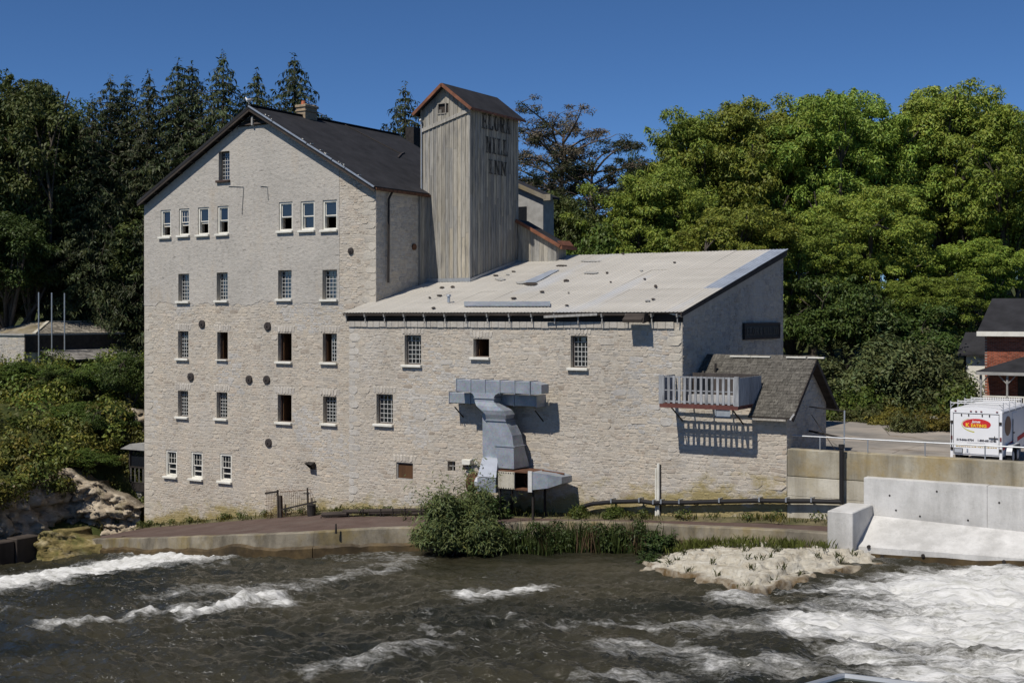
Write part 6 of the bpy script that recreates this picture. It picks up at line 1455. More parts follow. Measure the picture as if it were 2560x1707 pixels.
PY = 18.4; pxl = onY(*Z8(1252, 552), PY).x; pze = onY(*Z8(1400, 556), PY).z; pzw = onY(*Z8(1500, 448), BY).z
b = MB(); b.prism([(pxl, PY, pze), (bx1, PY, pze), (bx1, BY, pzw), (pxl+2.0, BY-.1, pzw), ], (0, 0, .08)); b.prism([(pxl, PY, pze), (pxl+2.0, BY-.1, pzw), (pxl, BY+.5, pze)], (0, 0, .08)); prf = b.build('porch_roof', M['asphalt_roof'], bh)
b = MB(); b.box(pxl, bx1, PY-.03, PY+.05, pze-.10, pze+.05); b.build('porch_eave', M['grey_paint'], prf)
for uu in (2452, 2518, 2600):
    x = onY(uu, 950, PY+.2).x; b = MB(); b.tube([(x, PY+.2, BB), (x, PY+.2, pze-.6), (x, PY+.2, pze-.5), (x, PY+.2, pze-.05)], [.06, .05, .07, .06], 8)
    for sg in (-1, 1): b.tube([(x, PY+.2, pze-.55), (x+sg*.22, PY+.2, pze-.32), (x+sg*.42, PY+.2, pze-.08)], .03, 5)
    b.build('porch_post', M['grey_paint'], bh)
b = MB(); xa = onY(2457, 1000, PY+.2).x; xb = onY(2497, 1000, PY+.2).x; zr_ = onY(2470, 990, PY+.2).z; b.box(xa, xb+2, PY+.17, PY+.24, zr_-.04, zr_+.03); b.box(xa, xb+2, PY+.17, PY+.24, zr_-.75, zr_-.68); pr_ = b.build('porch_rail', M['white'], bh)
for i in range(24): b = MB(); x = xa + .06 + i*.11; b.box(x-.025, x+.025, PY+.18, PY+.23, zr_-.7, zr_-.03); b.build('baluster', M['white'], pr_)
dx_ = onY(2545, 950, BY).x; b = MB(); b.box(dx_, dx_+1.0, BY-.06, BY-.024, BB+.5, BB+2.6); b.build('door', M['dark_wood'], bh)
b = MB(); b.box(pxl+.2, bx1, PY+.1, BY-.03, BB, BB+.45); b.build('porch_floor', M['grey_paint'], bh)
# small dark outbuilding at its left
ob = thing('dark_outbuilding', 'small dark roofed outbuilding half hidden left of the brick house', 'shed', (bx0-1.0, BY+4.5, BB))
b = MB(); b.box(bx0-1.6, bx0-.1, BY+3, BY+6, BB, 10.9); b.build('wall', M['white'], ob); b = MB(); b.prism([(bx0-2.0, BY+2.6, 10.85), (bx0-.02, BY+2.6, 10.85), (bx0-.02, BY+4.6, 12.0), (bx0-2.0, BY+4.6, 12.0)], (0, 0, .1)); b.build('roof', M['asphalt_roof'], ob)

# ================================================================ white enclosed trailer
ty = .6; tx0 = onY(2376, 1080, ty).x; tx1 = onY(2506, 1080, ty).x; tzt = onY(2440, 1018, ty).z; tzb = LOT + .36; TL = 4.2; TW = tx1-tx0
tl = thing('cargo_trailer', 'white enclosed cargo trailer with red oval logo parked behind the handrail', 'trailer', ((tx0+tx1)/2, ty+TL/2, LOT))
b = MB(); arch = [(tx0, tzb), (tx1, tzb), (tx1, tzt-.14), (tx1-.05, tzt-.07), (tx1-.30, tzt-.02), ((tx0+tx1)/2, tzt+.02), (tx0+.30, tzt-.02), (tx0+.05, tzt-.07), (tx0, tzt-.14)]
b.prism([(x, ty, z) for x, z in arch], (0, TL, 0)); b.build('body', M['truck_white'], tl)
dx0, dx1, dzb, dzt = tx0+.12, tx1-.12, tzb+.05, tzt-.26
b = MB(); b.bbox(dx0, dx1, ty-.03, ty+.0, dzb, dzt, .008); door = b.build('rear_door', M['truck_white'], tl)
b = MB()
for a in ((dx0-.03, dx0-.008, dzb, dzt+.03), (dx1+.008, dx1+.03, dzb, dzt+.03), (dx0-.03, dx1+.03, dzt+.008, dzt+.032)): b.box(a[0], a[1], ty-.015, ty-.002, a[2], a[3])
b.build('door_seal', M['trim_black'], tl)
for x in (tx0, tx1-.10): b = MB(); b.bbox(x, x+.10, ty-.025, ty-.001, tzb-.22, tzt-.15, .008); b.build('corner_post', M['truck_white'], tl)
for f in (.1, .4, .5, .6, .9): b = MB(); x = lerp(tx0, tx1, f); b.bbox(x-.035, x+.035, ty-.03, ty-.002, tzt-.165, tzt-.13, .006); b.build('marker_lamp', M['lamp_red'], tl)
for f in (.18, .34, .64, .80): b = MB(); x = lerp(dx0, dx1, f); b.box(x-.02, x+.02, ty-.05, ty-.03, dzt-.07, dzt-.0); b.build('hinge', M['iron'], door)
for x in (tx0+.05, tx1-.05): b = MB(); b.bbox(x-.03, x+.03, ty-.05, ty-.026, tzb+.55, tzb+.70, .01); b.build('tail_lamp', M['lamp_red'], tl)
for x in (tx0+.06, tx1-.06):
    for z in (tzb+.22, dzt-.3): b = MB(); b.box(x-.045, x+.045, ty-.055, ty-.026, z-.05, z+.05); b.build('hinge', M['iron'], tl)
b = MB(); b.tube([(tx0+.045, ty-.05, tzb+.2), (tx0+.045, ty-.05, dzt-.25)], .014, 6); b.build('lock_rod', M['iron'], tl)
b = MB(); zl_ = tzb+.66; b.beam((dx1-.34, ty-.05, zl_), (dx1-.02, ty-.05, zl_), .02, .035); b.beam((dx1-.14, ty-.05, zl_-.09), (dx1-.14, ty-.05, zl_+.08), .02, .03); b.build('latch', M['iron'], door)
b = MB(); b.box(dx0+.02, dx0+.33, ty-.05, ty-.03, dzb+.02, dzb+.20); pl_ = b.build('number_plate', M['trim_black'], door); b = MB(); b.box(dx0+.04, dx0+.31, ty-.055, ty-.05, dzb+.04, dzb+.18); b.build('plate_face', M['duct_bright'], pl_)
# printed logo: oval cut flat below, swoosh and words
lcx, lcz = lerp(dx0, dx1, .515), lerp(dzb, dzt, .755); rx_, rz2 = TW*.272, .20; yl = ty-.034
E = [(lcx + rx_*math.cos(a), yl, lcz + rz2*math.sin(a)) for a in np.linspace(rad(-38), rad(218), 40)]
b = MB(); b.prism(E, (0, -.004, 0)); lg = b.build('logo_oval', M['logo_red'], door)
b = MB(); out = []; inn = []
for a in np.linspace(rad(120), rad(262), 26):
    t = (a-rad(120))/rad(142); w = .006 + .035*max(0, t-.15); out.append((lcx - .01 + (rx_+.028)*math.cos(a), yl, lcz - .03*t + (rz2+.03+.05*t)*math.sin(a))); inn.append((lcx - .01 + (rx_+.022-w)*math.cos(a), yl, lcz - .03*t + (rz2+.024+.05*t-w)*math.sin(a)))
for i in range(len(out)-1): b.face([out[i], out[i+1], inn[i+1], inn[i]])
b.build('logo_swoosh', M['logo_lime'], door)
RT = (rad(90), 0, 0)
text_mesh('James', .125, M['print_white'], door, (lcx-.02, yl-.008, lcz+.055), RT, .003, 1, .25)
text_mesh('K', .20, M['logo_yellow'], door, (lcx-rx_+.175, yl-.008, lcz-.105), RT, .006); text_mesh('EATING', .155, M['logo_yellow'], door, (lcx+.075, yl-.008, lcz-.105), RT, .006, 1.0)
text_mesh('519-846-9704', .108, M['ink'], door, (lerp(dx0, dx1, .26), yl, tzb+.52), RT, .005, 1.0); text_mesh('1-800-681-5762', .108, M['ink'], door, (lerp(dx0, dx1, .74), yl, tzb+.52), RT, .005, .95)
b = MB(); x = dx0+.09
while x < dx1-.12:                                        # faded line of script too small to read
    w = random.uniform(.02, .07); b.box(x, x+w, yl-.002, yl, tzb+.305-random.random()*.012, tzb+.325+random.random()*.014); x += w + random.uniform(.012, .03)
b.build('faded_print', M['ochre'], door)
b = MB(); b.box(lerp(dx0, dx1, .3), lerp(dx0, dx1, .7), yl-.002, yl, tzb+.455, tzb+.463); b.build('faded_print', M['grey_paint'], door)
b = MB(); x = lerp(dx0, dx1, .31); b.tube([(x, yl, tzb+.14), (x, yl, tzb+.24)], .03, 8); b.box(x-.1, x+.1, yl-.002, yl, tzb+.09, tzb+.10); b.build('faded_print', M['bare_zinc'], door)
# right side: trim, faded oval, stripe, side door
xr = tx1
b = MB(); b.box(xr, xr+.012, ty+.02, ty+TL-.02, tzb, tzb+.09); b.box(xr, xr+.012, ty+.02, ty+TL-.02, tzt-.22, tzt-.16); b.build('side_trim', M['alu'], tl)
P = [(xr+.006, ty+.95 + .55*math.cos(a), lerp(tzb, tzt, .60) + .36*math.sin(a)) for a in np.linspace(0, 2*math.pi, 30, endpoint=False)]; b = MB(); b.prism(P, (.004, 0, 0)); b.build('side_logo', M['brown_print'], tl)
b = MB(); b.prism([(xr+.004, ty+.03, tzb+.22), (xr+.004, ty+TL-.1, tzb+.42), (xr+.004, ty+TL-.1, tzb+.60), (xr+.004, ty+.03, tzb+.34)], (.003, 0, 0)); b.build('side_stripe', M['logo_red'], tl)
b = MB(); b.box(xr+.002, xr+.02, ty+1.75, ty+2.6, tzb+.05, tzt-.28); sdr = b.build('side_door', M['truck_white'], tl); b = MB(); b.box(xr+.02, xr+.04, ty+1.74, ty+1.77, tzb+.1, tzt-.5); b.box(xr+.02, xr+.06, ty+1.8, ty+1.95, tzb+.72, tzb+.76); b.build('handle', M['iron'], sdr)
# fenders and wheels
for sx in (tx0-.0, tx1):
    sg = 1 if sx > tx0+.1 else -1
    for k in range(2):
        wy = ty + .75 + k*.85; wc = Vector((sx + (.13 if sg > 0 else .16), wy, LOT+.33))
        b = MB(); b.tube([wc + Vector((-.10, 0, 0)), wc + Vector((-.085, 0, 0)), wc + Vector((.085, 0, 0)), wc + Vector((.10, 0, 0))], [.27, .33, .33, .27], 24); wh_ = b.build('wheel', M['rubber'], tl)
        b = MB(); b.tube([wc + Vector((sg*.095, 0, 0)), wc + Vector((sg*.112, 0, 0))], [.19, .15], 16); b.build('rim', M['alu'], wh_)
    b = MB(); rg = []
    for a in np.linspace(0, math.pi, 14): rg.append((ty + 1.175 - .83*math.cos(a), LOT + .40 + .34*min(1, 1.6*math.sin(a))))
    for (ya, z_a), (yb_, z_b) in zip(rg[:-1], rg[1:]): b.face([(sx, ya, z_a), (sx, yb_, z_b), (sx+(.26 if sg > 0 else -.02), yb_, z_b), (sx+(.26 if sg > 0 else -.02), ya, z_a)]); b.face([(sx+(.26 if sg > 0 else -.02), ya, z_a), (sx+(.26 if sg > 0 else -.02), yb_, z_b), (sx+(.26 if sg > 0 else -.02), yb_, z_b-.04), (sx+(.26 if sg > 0 else -.02), ya, z_a-.04)])
    b.build('fender', M['alu'], tl)
for y_ in (ty+.1, ty+1.2, ty+2.3, ty+3.4):
    b = MB(); b.tube([(tx0-.02, y_, tzt+.13), (tx1+.02, y_, tzt+.13)], .022, 6)
    for x, sg in ((tx0-.01, 1), (tx1+.01, -1)): b.tube([(x, y_, tzt+.2), (x, y_, tzt-.2)], .018, 6); b.tube([(x, y_, tzt-.02), (x+sg*.16, y_, tzt+.13)], .014, 5)
    b.build('roof_bar', M['alu'], tl)
b = MB(); b.beam((tx0+.3, ty+TL, tzb-.04), ((tx0+tx1)/2, ty+TL+1.2, tzb-.04), .07, .1); b.beam((tx1-.3, ty+TL, tzb-.04), ((tx0+tx1)/2, ty+TL+1.2, tzb-.04), .07, .1); b.box((tx0+tx1)/2-.04, (tx0+tx1)/2+.04, ty+TL+1.0, ty+TL+1.08, LOT, tzb+.2); b.build('tongue', M['iron'], tl)
# low white fence under the hedge
fz = thing('low_white_fence', 'low whitewashed rail fence under the hedge at the lot edge', 'fence', (-16, 15, LOT))
fa, fb_ = onZ(2290, 1071, LOT), onZ(2372, 1068, LOT)
for k in range(2): b = MB(); b.beam(fa + Vector((0, 0, .22+.3*k)), fb_ + Vector((1.5, 0, .22+.3*k)), .05, .16); b.build('rail', M['conc_new'], fz)
for k in range(6): p = fa.lerp(fb_ + Vector((1.5, 0, 0)), k/5); b = MB(); b.box(p.x-.05, p.x+.05, p.y+.03, p.y+.12, p.z-.1, p.z+.65); b.build('post', M['white'], fz)

# ================================================================ pipe railing on the near bank
c0 = atD(2107, 1690, 10.0); nrl = thing('near_handrail', 'grey pipe handrail corner poking up at the bottom edge', 'railing', (c0.x, c0.y, tz(c0.x, c0.y)))
l0 = onZ(2030, 1711, c0.z); r0 = onZ(2265, 1709, c0.z); r1 = c0 + (r0-c0)*2.2
b = MB(); b.tube([l0 + (l0-c0)*1.5, l0, c0 + (l0-c0)*.08, c0 + (r0-c0)*.04, r1], .028, 10); b.build('top_rail', M['galv'], nrl)
for p in (r1, l0 + (l0-c0)*1.2): b = MB(); b.tube([(p.x, p.y, p.z), (p.x, p.y, tz(p.x, p.y)-.1)], .022, 8); b.build('post', M['galv'], nrl)
# ================================================================ vegetation
def nrm(a): return a/np.maximum(np.linalg.norm(a, axis=1, keepdims=True), 1e-9)
def leaf_quads(P, out, L, Wd, col, rng, up=.6, rnd=.68, droop=.3, cvar=.22):
    """diamond leaves: P points, out outward directions, L/Wd leaf length and width"""
    n = len(P); nn = nrm(out*.55 + np.array([0, 0, up]) + rng.normal(0, rnd*.6, (n, 3)))
    t = nrm(np.cross(nn, rng.normal(0, 1, (n, 3)))); t[:, 2] -= droop; t = nrm(t); bb = np.cross(nn, t)
    l = (L*rng.uniform(.65, 1.3, n))[:, None]; w = (Wd*rng.uniform(.7, 1.25, n))[:, None]
    V = np.stack([P, P + t*l*.45 + bb*w*.5, P + t*l + np.array([0, 0, -.12])*l, P + t*l*.45 - bb*w*.5], 1).reshape(-1, 3)
    Q = np.arange(4*n).reshape(n, 4)
    c = np.array(col)[None, :] if np.ndim(col) == 1 else col
    k = rng.uniform(1-cvar, 1+cvar, (n, 1)); hue = rng.normal(0, .06, (n, 1)); C = c*k*np.concatenate([1+hue*1.6, 1+hue*.2, 1-hue], 1)
    return V, Q, np.clip(C, .004, 1)
def merge(parts):
    V = []; Q = []; C = []; o = 0
    for v, q, c in parts: V.append(v); Q.append(q+o); C.append(c); o += len(v)
    return np.concatenate(V), np.concatenate(Q), np.concatenate(C)
def clump(c, r, n, rng, flat=.7):
    d = nrm(rng.normal(0, 1, (n, 3))); rr = r*(.35 + .65*rng.random((n, 1))**.6); d2 = d.copy(); d2[:, 2] *= flat; return c + d2*rr, d
def limb(b, p, q, r0, r1, rng, bow=.08, n=5):
    p = Vector(p); q = Vector(q); L = (q-p).length; pts = []; rs = []
    o = Vector(rng.normal(0, 1, 3))*L*bow
    for i in range(n+1):
        t = i/n; pts.append(p.lerp(q, t) + o*math.sin(math.pi*t) + Vector((0, 0, L*.10*math.sin(math.pi*t)))); rs.append(lerp(r0, r1, t))
    b.tube(pts, rs, 6); return pts
def broadleaf(seed, H, R, nc, nl, L, Wd, col, base=.28, flat=.72, bark='bark', lobes=7, cr=(.85, 1.5)):
    rng = np.random.default_rng(seed); zc = H*(base + (1-base)*.52); rz_ = H*(1-base)*.5; cs = []
    lob = nrm(rng.normal(0, 1, (lobes, 3))); lob[:, 2] = np.abs(lob[:, 2])*.9 - .15; la_ = rng.uniform(.72, 1.08, lobes)
    tries = 0
    while len(cs) < nc and tries < nc*30:
        tries += 1; d = nrm(rng.normal(0, 1, (1, 3)))[0]
        if d[2] < -.55: continue
        w = max(.62, max(la_[k]*(max(0, float(d @ nrm(lob[k:k+1])[0]))**2.5) for k in range(lobes))*1.05)
        f = w*(.30 + .70*rng.random()**.5); cs.append(np.array([d[0]*R*f, d[1]*R*f, zc + d[2]*rz_*f]))
    parts = []; col = np.array(col)
    for c in cs:
        r = rng.uniform(*cr); P, d = clump(c, r, nl, rng, flat); parts.append(leaf_quads(P, d, L, Wd, col*rng.uniform(.85, 1.15), rng))
    nf = int(nc*nl*.13); dv = nrm(rng.normal(0, 1, (nf, 3)))*(rng.random((nf, 1))**.5)*.62; dv[:, 2] = np.where(dv[:, 2] < -.5, -dv[:, 2], dv[:, 2]); Pf = dv*np.array([R*.9, R*.9, rz_*.92]) + np.array([0, 0, zc]); parts.append(leaf_quads(Pf, nrm(dv), L, Wd, col*.95, rng))
    for _ in range(46):                                   # ragged sprigs round the outline
        d = nrm(rng.normal(0, 1, (1, 3)))[0]; d[2] = abs(d[2]); c0_ = cs[int(rng.integers(len(cs)))]; c = c0_ + d*rng.uniform(.9, 1.5); P, dd_ = clump(c, rng.uniform(.22, .45), 70, rng, .8); parts.append(leaf_quads(P, dd_, L, Wd, col*rng.uniform(.95, 1.2), rng))
    V, Q, C = merge(parts); HT = float(np.percentile(V[:, 2], 99.9)); crown = npmesh('crown', V, Q, C); crown.materials.append(M['leaf'])
    b = MB(); rt0 = H*.018 + .05; fork = H*base*1.15; top = Vector((rng.normal(0, .2), rng.normal(0, .2), H*.62))
    b.tube([(0, 0, -.5), (0, 0, .2), (rng.normal(0, .1), rng.normal(0, .1), fork*.6), (top.x*.5, top.y*.5, fork), tuple(top)], [rt0*1.4, rt0, rt0*.8, rt0*.68, rt0*.2], 9)
    for k in range(9):
        a = 2*math.pi*k/9 + rng.normal(0, .2); tip = Vector((R*.62*math.cos(a), R*.62*math.sin(a), H*rng.uniform(.45, .82))); st = Vector((0, 0, fork*rng.uniform(.8, 1.3)))
        pts = limb(b, st, tip, rt0*.5, rt0*.12, rng)
        near = sorted(cs, key=lambda c: (Vector(c)-tip).length)[:7]
        for c in near: limb(b, pts[rng.integers(2, 5)], c, rt0*.16, .02, rng, .06, 4)
    trunk = b.mesh('trunk'); trunk.materials.append(M[bark]); return HT, trunk, crown
def spruce(seed, H, R, col, dens=1.0):
    rng = np.random.default_rng(seed); parts = []; b = MB(); b.tube([(0, 0, -.5), (0, 0, H*.5), (rng.normal(0, .06), 0, H*.985)], [H*.017, H*.010, .015], 7)
    z = H*.10; col = np.array(col)
    while z < H*.985:
        f = 1 - z/H; rl = R*1.6*(1 - math.exp(-(H-z)/(H*.36))) + .06; nb = int(5 + 6*min(1, 2*f)); a0 = rng.random()*6.28
        for k in range(nb):
            a = a0 + 6.283*k/nb + rng.normal(0, .2); L = rl*rng.uniform(.62, 1.18); dirv = np.array([math.cos(a), math.sin(a), 0]); n = max(8, int(L*22*dens)); s = np.sort(rng.random(n))**.75
            zz = z + L*(.22*s - .62*s**1.6 + .32*np.clip(s-.72, 0, 1)) ; C = dirv[None]*(s*L)[:, None]; C[:, 2] = zz
            lat = rng.normal(0, .20*L*.5 + .08, n)*(1 - .55*s); side = np.array([-math.sin(a), math.cos(a), 0]); C += side[None]*lat[:, None]; C[:, 2] -= np.abs(rng.normal(0, .10, n))
            tcol = col*rng.uniform(.75, 1.25)
            out = np.repeat(dirv[None], n, 0) + np.array([0, 0, .3])
            parts.append(leaf_quads(C, out, .46, .13, tcol, rng, up=.3, rnd=.8, droop=.8, cvar=.35))
            if z < H*.9 and k % 2 == 0: b.tube([(0, 0, z), tuple(dirv*L*.5 + np.array([0, 0, z - L*.08])), tuple(dirv*L*.95 + np.array([0, 0, z - L*.30]))], [.05, .03, .008], 4)
        z += H*.021*(1 + .5*f) + .08
    n = 26; tp = np.stack([rng.normal(0, .06, n), rng.normal(0, .06, n), rng.uniform(H*.94, H*1.0, n)], 1); parts.append(leaf_quads(tp, nrm(rng.normal(0, 1, (n, 3))), .35, .12, col, rng))
    V, Q, C = merge(parts); crown = npmesh('crown', V, Q, C); crown.materials.append(M['needle']); trunk = b.mesh('trunk'); trunk.materials.append(M['bark']); return H, trunk, crown
def flat_pine(seed, H, R, col, brown, zlow=.45, nlimb=22, tuft=900):
    rng = np.random.default_rng(seed); parts = []; b = MB(); b.tube([(0, 0, -.5), (.1, 0, H*.3), (-.15, .1, H*.6), (.05, 0, H*.9)], [.34, .27, .2, .07], 8); col = np.array(col); brown = np.array(brown)
    for k in range(nlimb):
        f = k/nlimb; z0 = H*lerp(zlow, .90, f); a = k*2.4 + rng.normal(0, .3); L = R*(1.05 - .45*abs(f-.55))*rng.uniform(.7, 1.15); rise = lerp(.5, 2.6, f)*rng.uniform(.6, 1.2)
        tip = Vector((L*math.cos(a), L*math.sin(a), min(z0 + rise, H*.99))); pts = limb(b, (0, 0, z0), tip, .10, .03, rng, .07, 6)
        for j in range(9):
            q = pts[rng.integers(2, 7)]; c = np.array(q) + np.array([rng.normal(0, .75), rng.normal(0, .75), rng.uniform(.0, .55)]); limb(b, q, c, .03, .008, rng, .08, 3)
            m = tuft//9; P, d = clump(c, rng.uniform(.35, .75), m//2, rng, .55); cc = brown if rng.random() < (.75 if f > .55 else .15) else col
            parts.append(leaf_quads(P, d, .24, .075, cc, rng, up=.6, rnd=.9, droop=-.1, cvar=.3))
    V, Q, C = merge(parts); crown = npmesh('crown', V, Q, C); crown.materials.append(M['needle']); trunk = b.mesh('trunk'); trunk.materials.append(M['pine_bark']); return H, trunk, crown
def shrub(seed, H, R, nc, nl, L, Wd, col, flat=.8, tuple_cr=(.3, .55), stems=9):
    rng = np.random.default_rng(seed); parts = []; b = MB(); col = np.array(col)
    for k in range(nc):
        d = nrm(rng.normal(0, 1, (1, 3)))[0]; d[2] = abs(d[2]); f = rng.random()**.5*(.72 + .45*mnoise.noise((d[0]*1.7+seed, d[1]*1.7, d[2]*1.7))); c = np.array([d[0]*R*f, d[1]*R*f, .12*H + d[2]*H*.82*f]); P, dd = clump(c, rng.uniform(*tuple_cr), nl, rng, flat); P[:, 2] = np.maximum(P[:, 2], .02)
        parts.append(leaf_quads(P, dd, L, Wd, col*rng.uniform(.8, 1.2), rng))
        if k < stems*3: limb(b, (rng.normal(0, .12*R), rng.normal(0, .12*R), -.15), c, .03, .008, rng, .06, 4)
    for k in range(nc//2):                                # shoots standing out of the mass
        d = nrm(rng.normal(0, 1, (1, 3)))[0]; d[2] = abs(d[2])*.9 + .35; L0 = rng.uniform(.75, 1.12); m = 34; s_ = rng.uniform(.45, 1, m)*L0; P = np.stack([d[0]*R*s_, d[1]*R*s_, .1*H + d[2]*H*.80*s_], 1) + rng.normal(0, .045*R, (m, 3)); P[:, 2] = np.maximum(P[:, 2], .02)
        parts.append(leaf_quads(P, np.repeat(d[None], m, 0), L, Wd, col*rng.uniform(.85, 1.25), rng))
    V, Q, C = merge(parts); H = float(V[:, 2].max()); crown = npmesh('foliage', V, Q, C); crown.materials.append(M['leaf']); trunk = b.mesh('stems'); trunk.materials.append(M['bark']); return H, trunk, crown
def plant(proto, name, label, cat, x, y, zb_, sc_, sxy, rotz, group=None, pn=('trunk', 'crown')):
    H, tm, cm = proto; t = thing(name, label, cat, (x, y, zb_), group); t.scale = (sxy, sxy, sc_); t.rotation_euler = (0, 0, rotz)
    for nme, me in zip(pn, (tm, cm)):
        o = bpy.data.objects.new(nme, me); COL.objects.link(o); o.parent = t
    return t
def place(proto, name, label, cat, u, dist, vtop, width=None, rotz=0.0, group=None, pn=('trunk', 'crown'), zb_=None, wref=1.0):
    """stand a tree at distance dist on the sight line u, as tall as its top at vtop demands"""
    p = atD(u, vtop, dist); zb_ = tz(p.x, p.y) - .1 if zb_ is None else zb_; s = (p.z - zb_)/proto[0]
    return plant(proto, name, label, cat, p.x, p.y, zb_, s, width if width else s, rotz, group, pn)

GRN = (.195, .248, .038); DGR = (.060, .088, .022); SPR = (.046, .060, .022)
walnut = [broadleaf(100+i, 21, 6.6, 260, 270, .28, .105, c, base=.13, flat=.55, cr=(.5, 1.1), lobes=11) for i, c in enumerate((GRN, (.180, .238, .038), (.210, .248, .040)))]
dark_b = [broadleaf(200+i, 20, 6.5, 130, 330, .32, .14, c, base=.08) for i, c in enumerate((DGR, (.074, .088, .025)))]
low_b = [broadleaf(300+i, 9, 4.2, 64, 320, .28, .12, c, base=.12, cr=(.7, 1.2)) for i, c in enumerate(((.085, .125, .023), (.062, .092, .020)))]
spr = [spruce(400, 26, 4.6, SPR), spruce(401, 26, 4.0, (.052, .064, .023)), spruce(402, 24, 4.8, (.040, .054, .021))]

# ---- row of spruces behind the mill and along the left skyline
G = 'spruces behind the mill'
SP = [(232, 108, 232, 1), (276, 110, 180, 0), (318, 112, 186, 2), (372, 110, 172, 1), (446, 111, 139, 0), (480, 114, 150, 2), (557, 110, 122, 1), (642, 113, 164, 0), (736, 112, 130, 2), (1012, 108, 201, 1)]
SPL = ['shorter dark spruce leftmost in the row behind the mill', 'second dark spruce from left in the row behind the mill', 'third dark spruce from left in the row behind the mill', 'fourth dark spruce from left in the row behind the mill',
       'tall dark spruce left of the close pair behind the mill', 'dark spruce right of the close pair behind the mill', 'tallest narrow spruce just left of the mill gable peak', 'small dark spruce top just right of the mill gable peak', 'tall open spruce behind the mill chimney', 'lone spruce standing left of the timber tower']
for k, ((u, d_, v, i), lab) in enumerate(zip(SP, SPL)): place(spr[i], 'spruce_tree', lab, 'tree', u, d_, v, None, k*1.7, G)
# ---- dark broad-leaved trees on the left
G = 'dark trees on the left bank'
for k, (u, d_, v, i, w, lab) in enumerate(((-20, 112, 175, 0, 1.25, 'tall dark leafy tree cut by the left edge of the picture'), (78, 108, 196, 1, 1.15, 'rounded dark leafy tree second from the left edge'), (165, 112, 262, 0, 1.0, 'dark leafy tree between the rounded trees and the spruces'),
                                        (70, 116, 430, 1, 1.1, 'brownish dark tree below the rounded treetops at far left'), (215, 115, 400, 0, 1.1, 'dense dark tree in front of the left spruces'), (330, 110, 500, 1, .95, 'dark tree tucked against the left edge of the mill'),
                                        (150, 113, 560, 0, .9, 'low dark tree behind the flat stone house'), (300, 112, 620, 1, .8, 'low dark tree right of the flat stone house'), (0, 111, 700, 1, .7, 'yellowish low tree left of the flagpoles'), (20, 104, 500, 0, .85, 'dark tree filling the gap below the left rounded treetops'), (125, 115, 500, 1, .9, 'brownish dark tree above the flat stone house'), (255, 113, 560, 0, .9, 'dark tree above the right end of the flat stone house'))):
    place(dark_b[i], 'leafy_tree', lab, 'tree', u, d_, v, w, k*2.1, G)
# ---- big bright trees on the right
G = 'tall bright trees right of the mill'
for k, (u, d_, v, i, w, lab) in enumerate(((1628, 84, 425, 0, .80, 'bright leafy tree just above the top of the pale annex roof'), (1745, 97, 292, 1, .95, 'leftmost tall tree of the bright group on the right'), (1872, 95, 258, 2, 1.0, 'second tall tree of the bright group on the right'),
                                        (2030, 97, 246, 0, 1.0, 'middle tall tree of the bright group on the right'), (2125, 92, 224, 1, 1.0, 'tall tree with a forked top right of the annex roof end'), (2355, 94, 219, 2, 1.05, 'tallest bright tree near the right edge'),
                                        (2512, 90, 270, 0, .95, 'tall bright tree cut by the right edge'), (1980, 80, 560, 1, .72, 'lower bright tree beside the shaded annex wall'), (2190, 84, 470, 2, .8, 'bright tree above the loose grey shrub'), (2420, 83, 600, 0, .72, 'lower tree behind the brick house roof'),
                                        (1830, 80, 520, 2, .8, 'lower bright tree behind the annex roof ridge'), (2560, 96, 480, 1, .9, 'dark green tree behind the brick house'), (2270, 110, 330, 0, 1.0, 'tall tree seen through the gap near the right edge'), (1690, 116, 420, 2, 1.0, 'tree filling the gap behind the leftmost bright trees'), (1900, 118, 430, 1, 1.1, 'tree behind the second and middle bright trees'), (2090, 116, 420, 0, 1.1, 'tree behind the fork topped bright tree'), (2440, 118, 430, 1, 1.1, 'tree behind the tallest bright tree'), (2300, 78, 690, 1, .62, 'low bright tree directly behind the tall shrubs'))):
    place(walnut[i], 'leafy_tree', lab, 'tree', u, d_, v, w, k*1.3+.4, G)
# ---- pines behind the tower
pine1 = flat_pine(500, 22, 4.6, (.060, .072, .026), (.165, .140, .095), nlimb=34, tuft=1500, zlow=.42); pine2 = flat_pine(501, 19, 5.6, (.034, .050, .020), (.050, .055, .026), zlow=.2, nlimb=36, tuft=1700)
place(pine1, 'flat_topped_pine', 'half bare flat topped pine with brown needles right of the tower', 'tree', 1407, 95, 264, 1.0, .6)
place(pine2, 'dark_pine', 'dark spreading pine below the flat topped pine', 'tree', 1480, 93, 345, 1.0, 2.0); place(pine2, 'dark_pine', 'dark pine directly behind the tower right side', 'tree', 1380, 98, 400, .9, 4.0)
place(dark_b[0], 'leafy_tree', 'dark small treetop in the gap between pine and bright trees', 'tree', 1600, 104, 362, .42, 1.0); place(dark_b[1], 'leafy_tree', 'green tree low between the tower and the pale annex roof', 'tree', 1395, 86, 480, .62, 2.2)
place(low_b[0], 'leafy_tree', 'bushy green tree right behind the plank lean-to', 'tree', 1500, 82, 560, .9, 1.0)
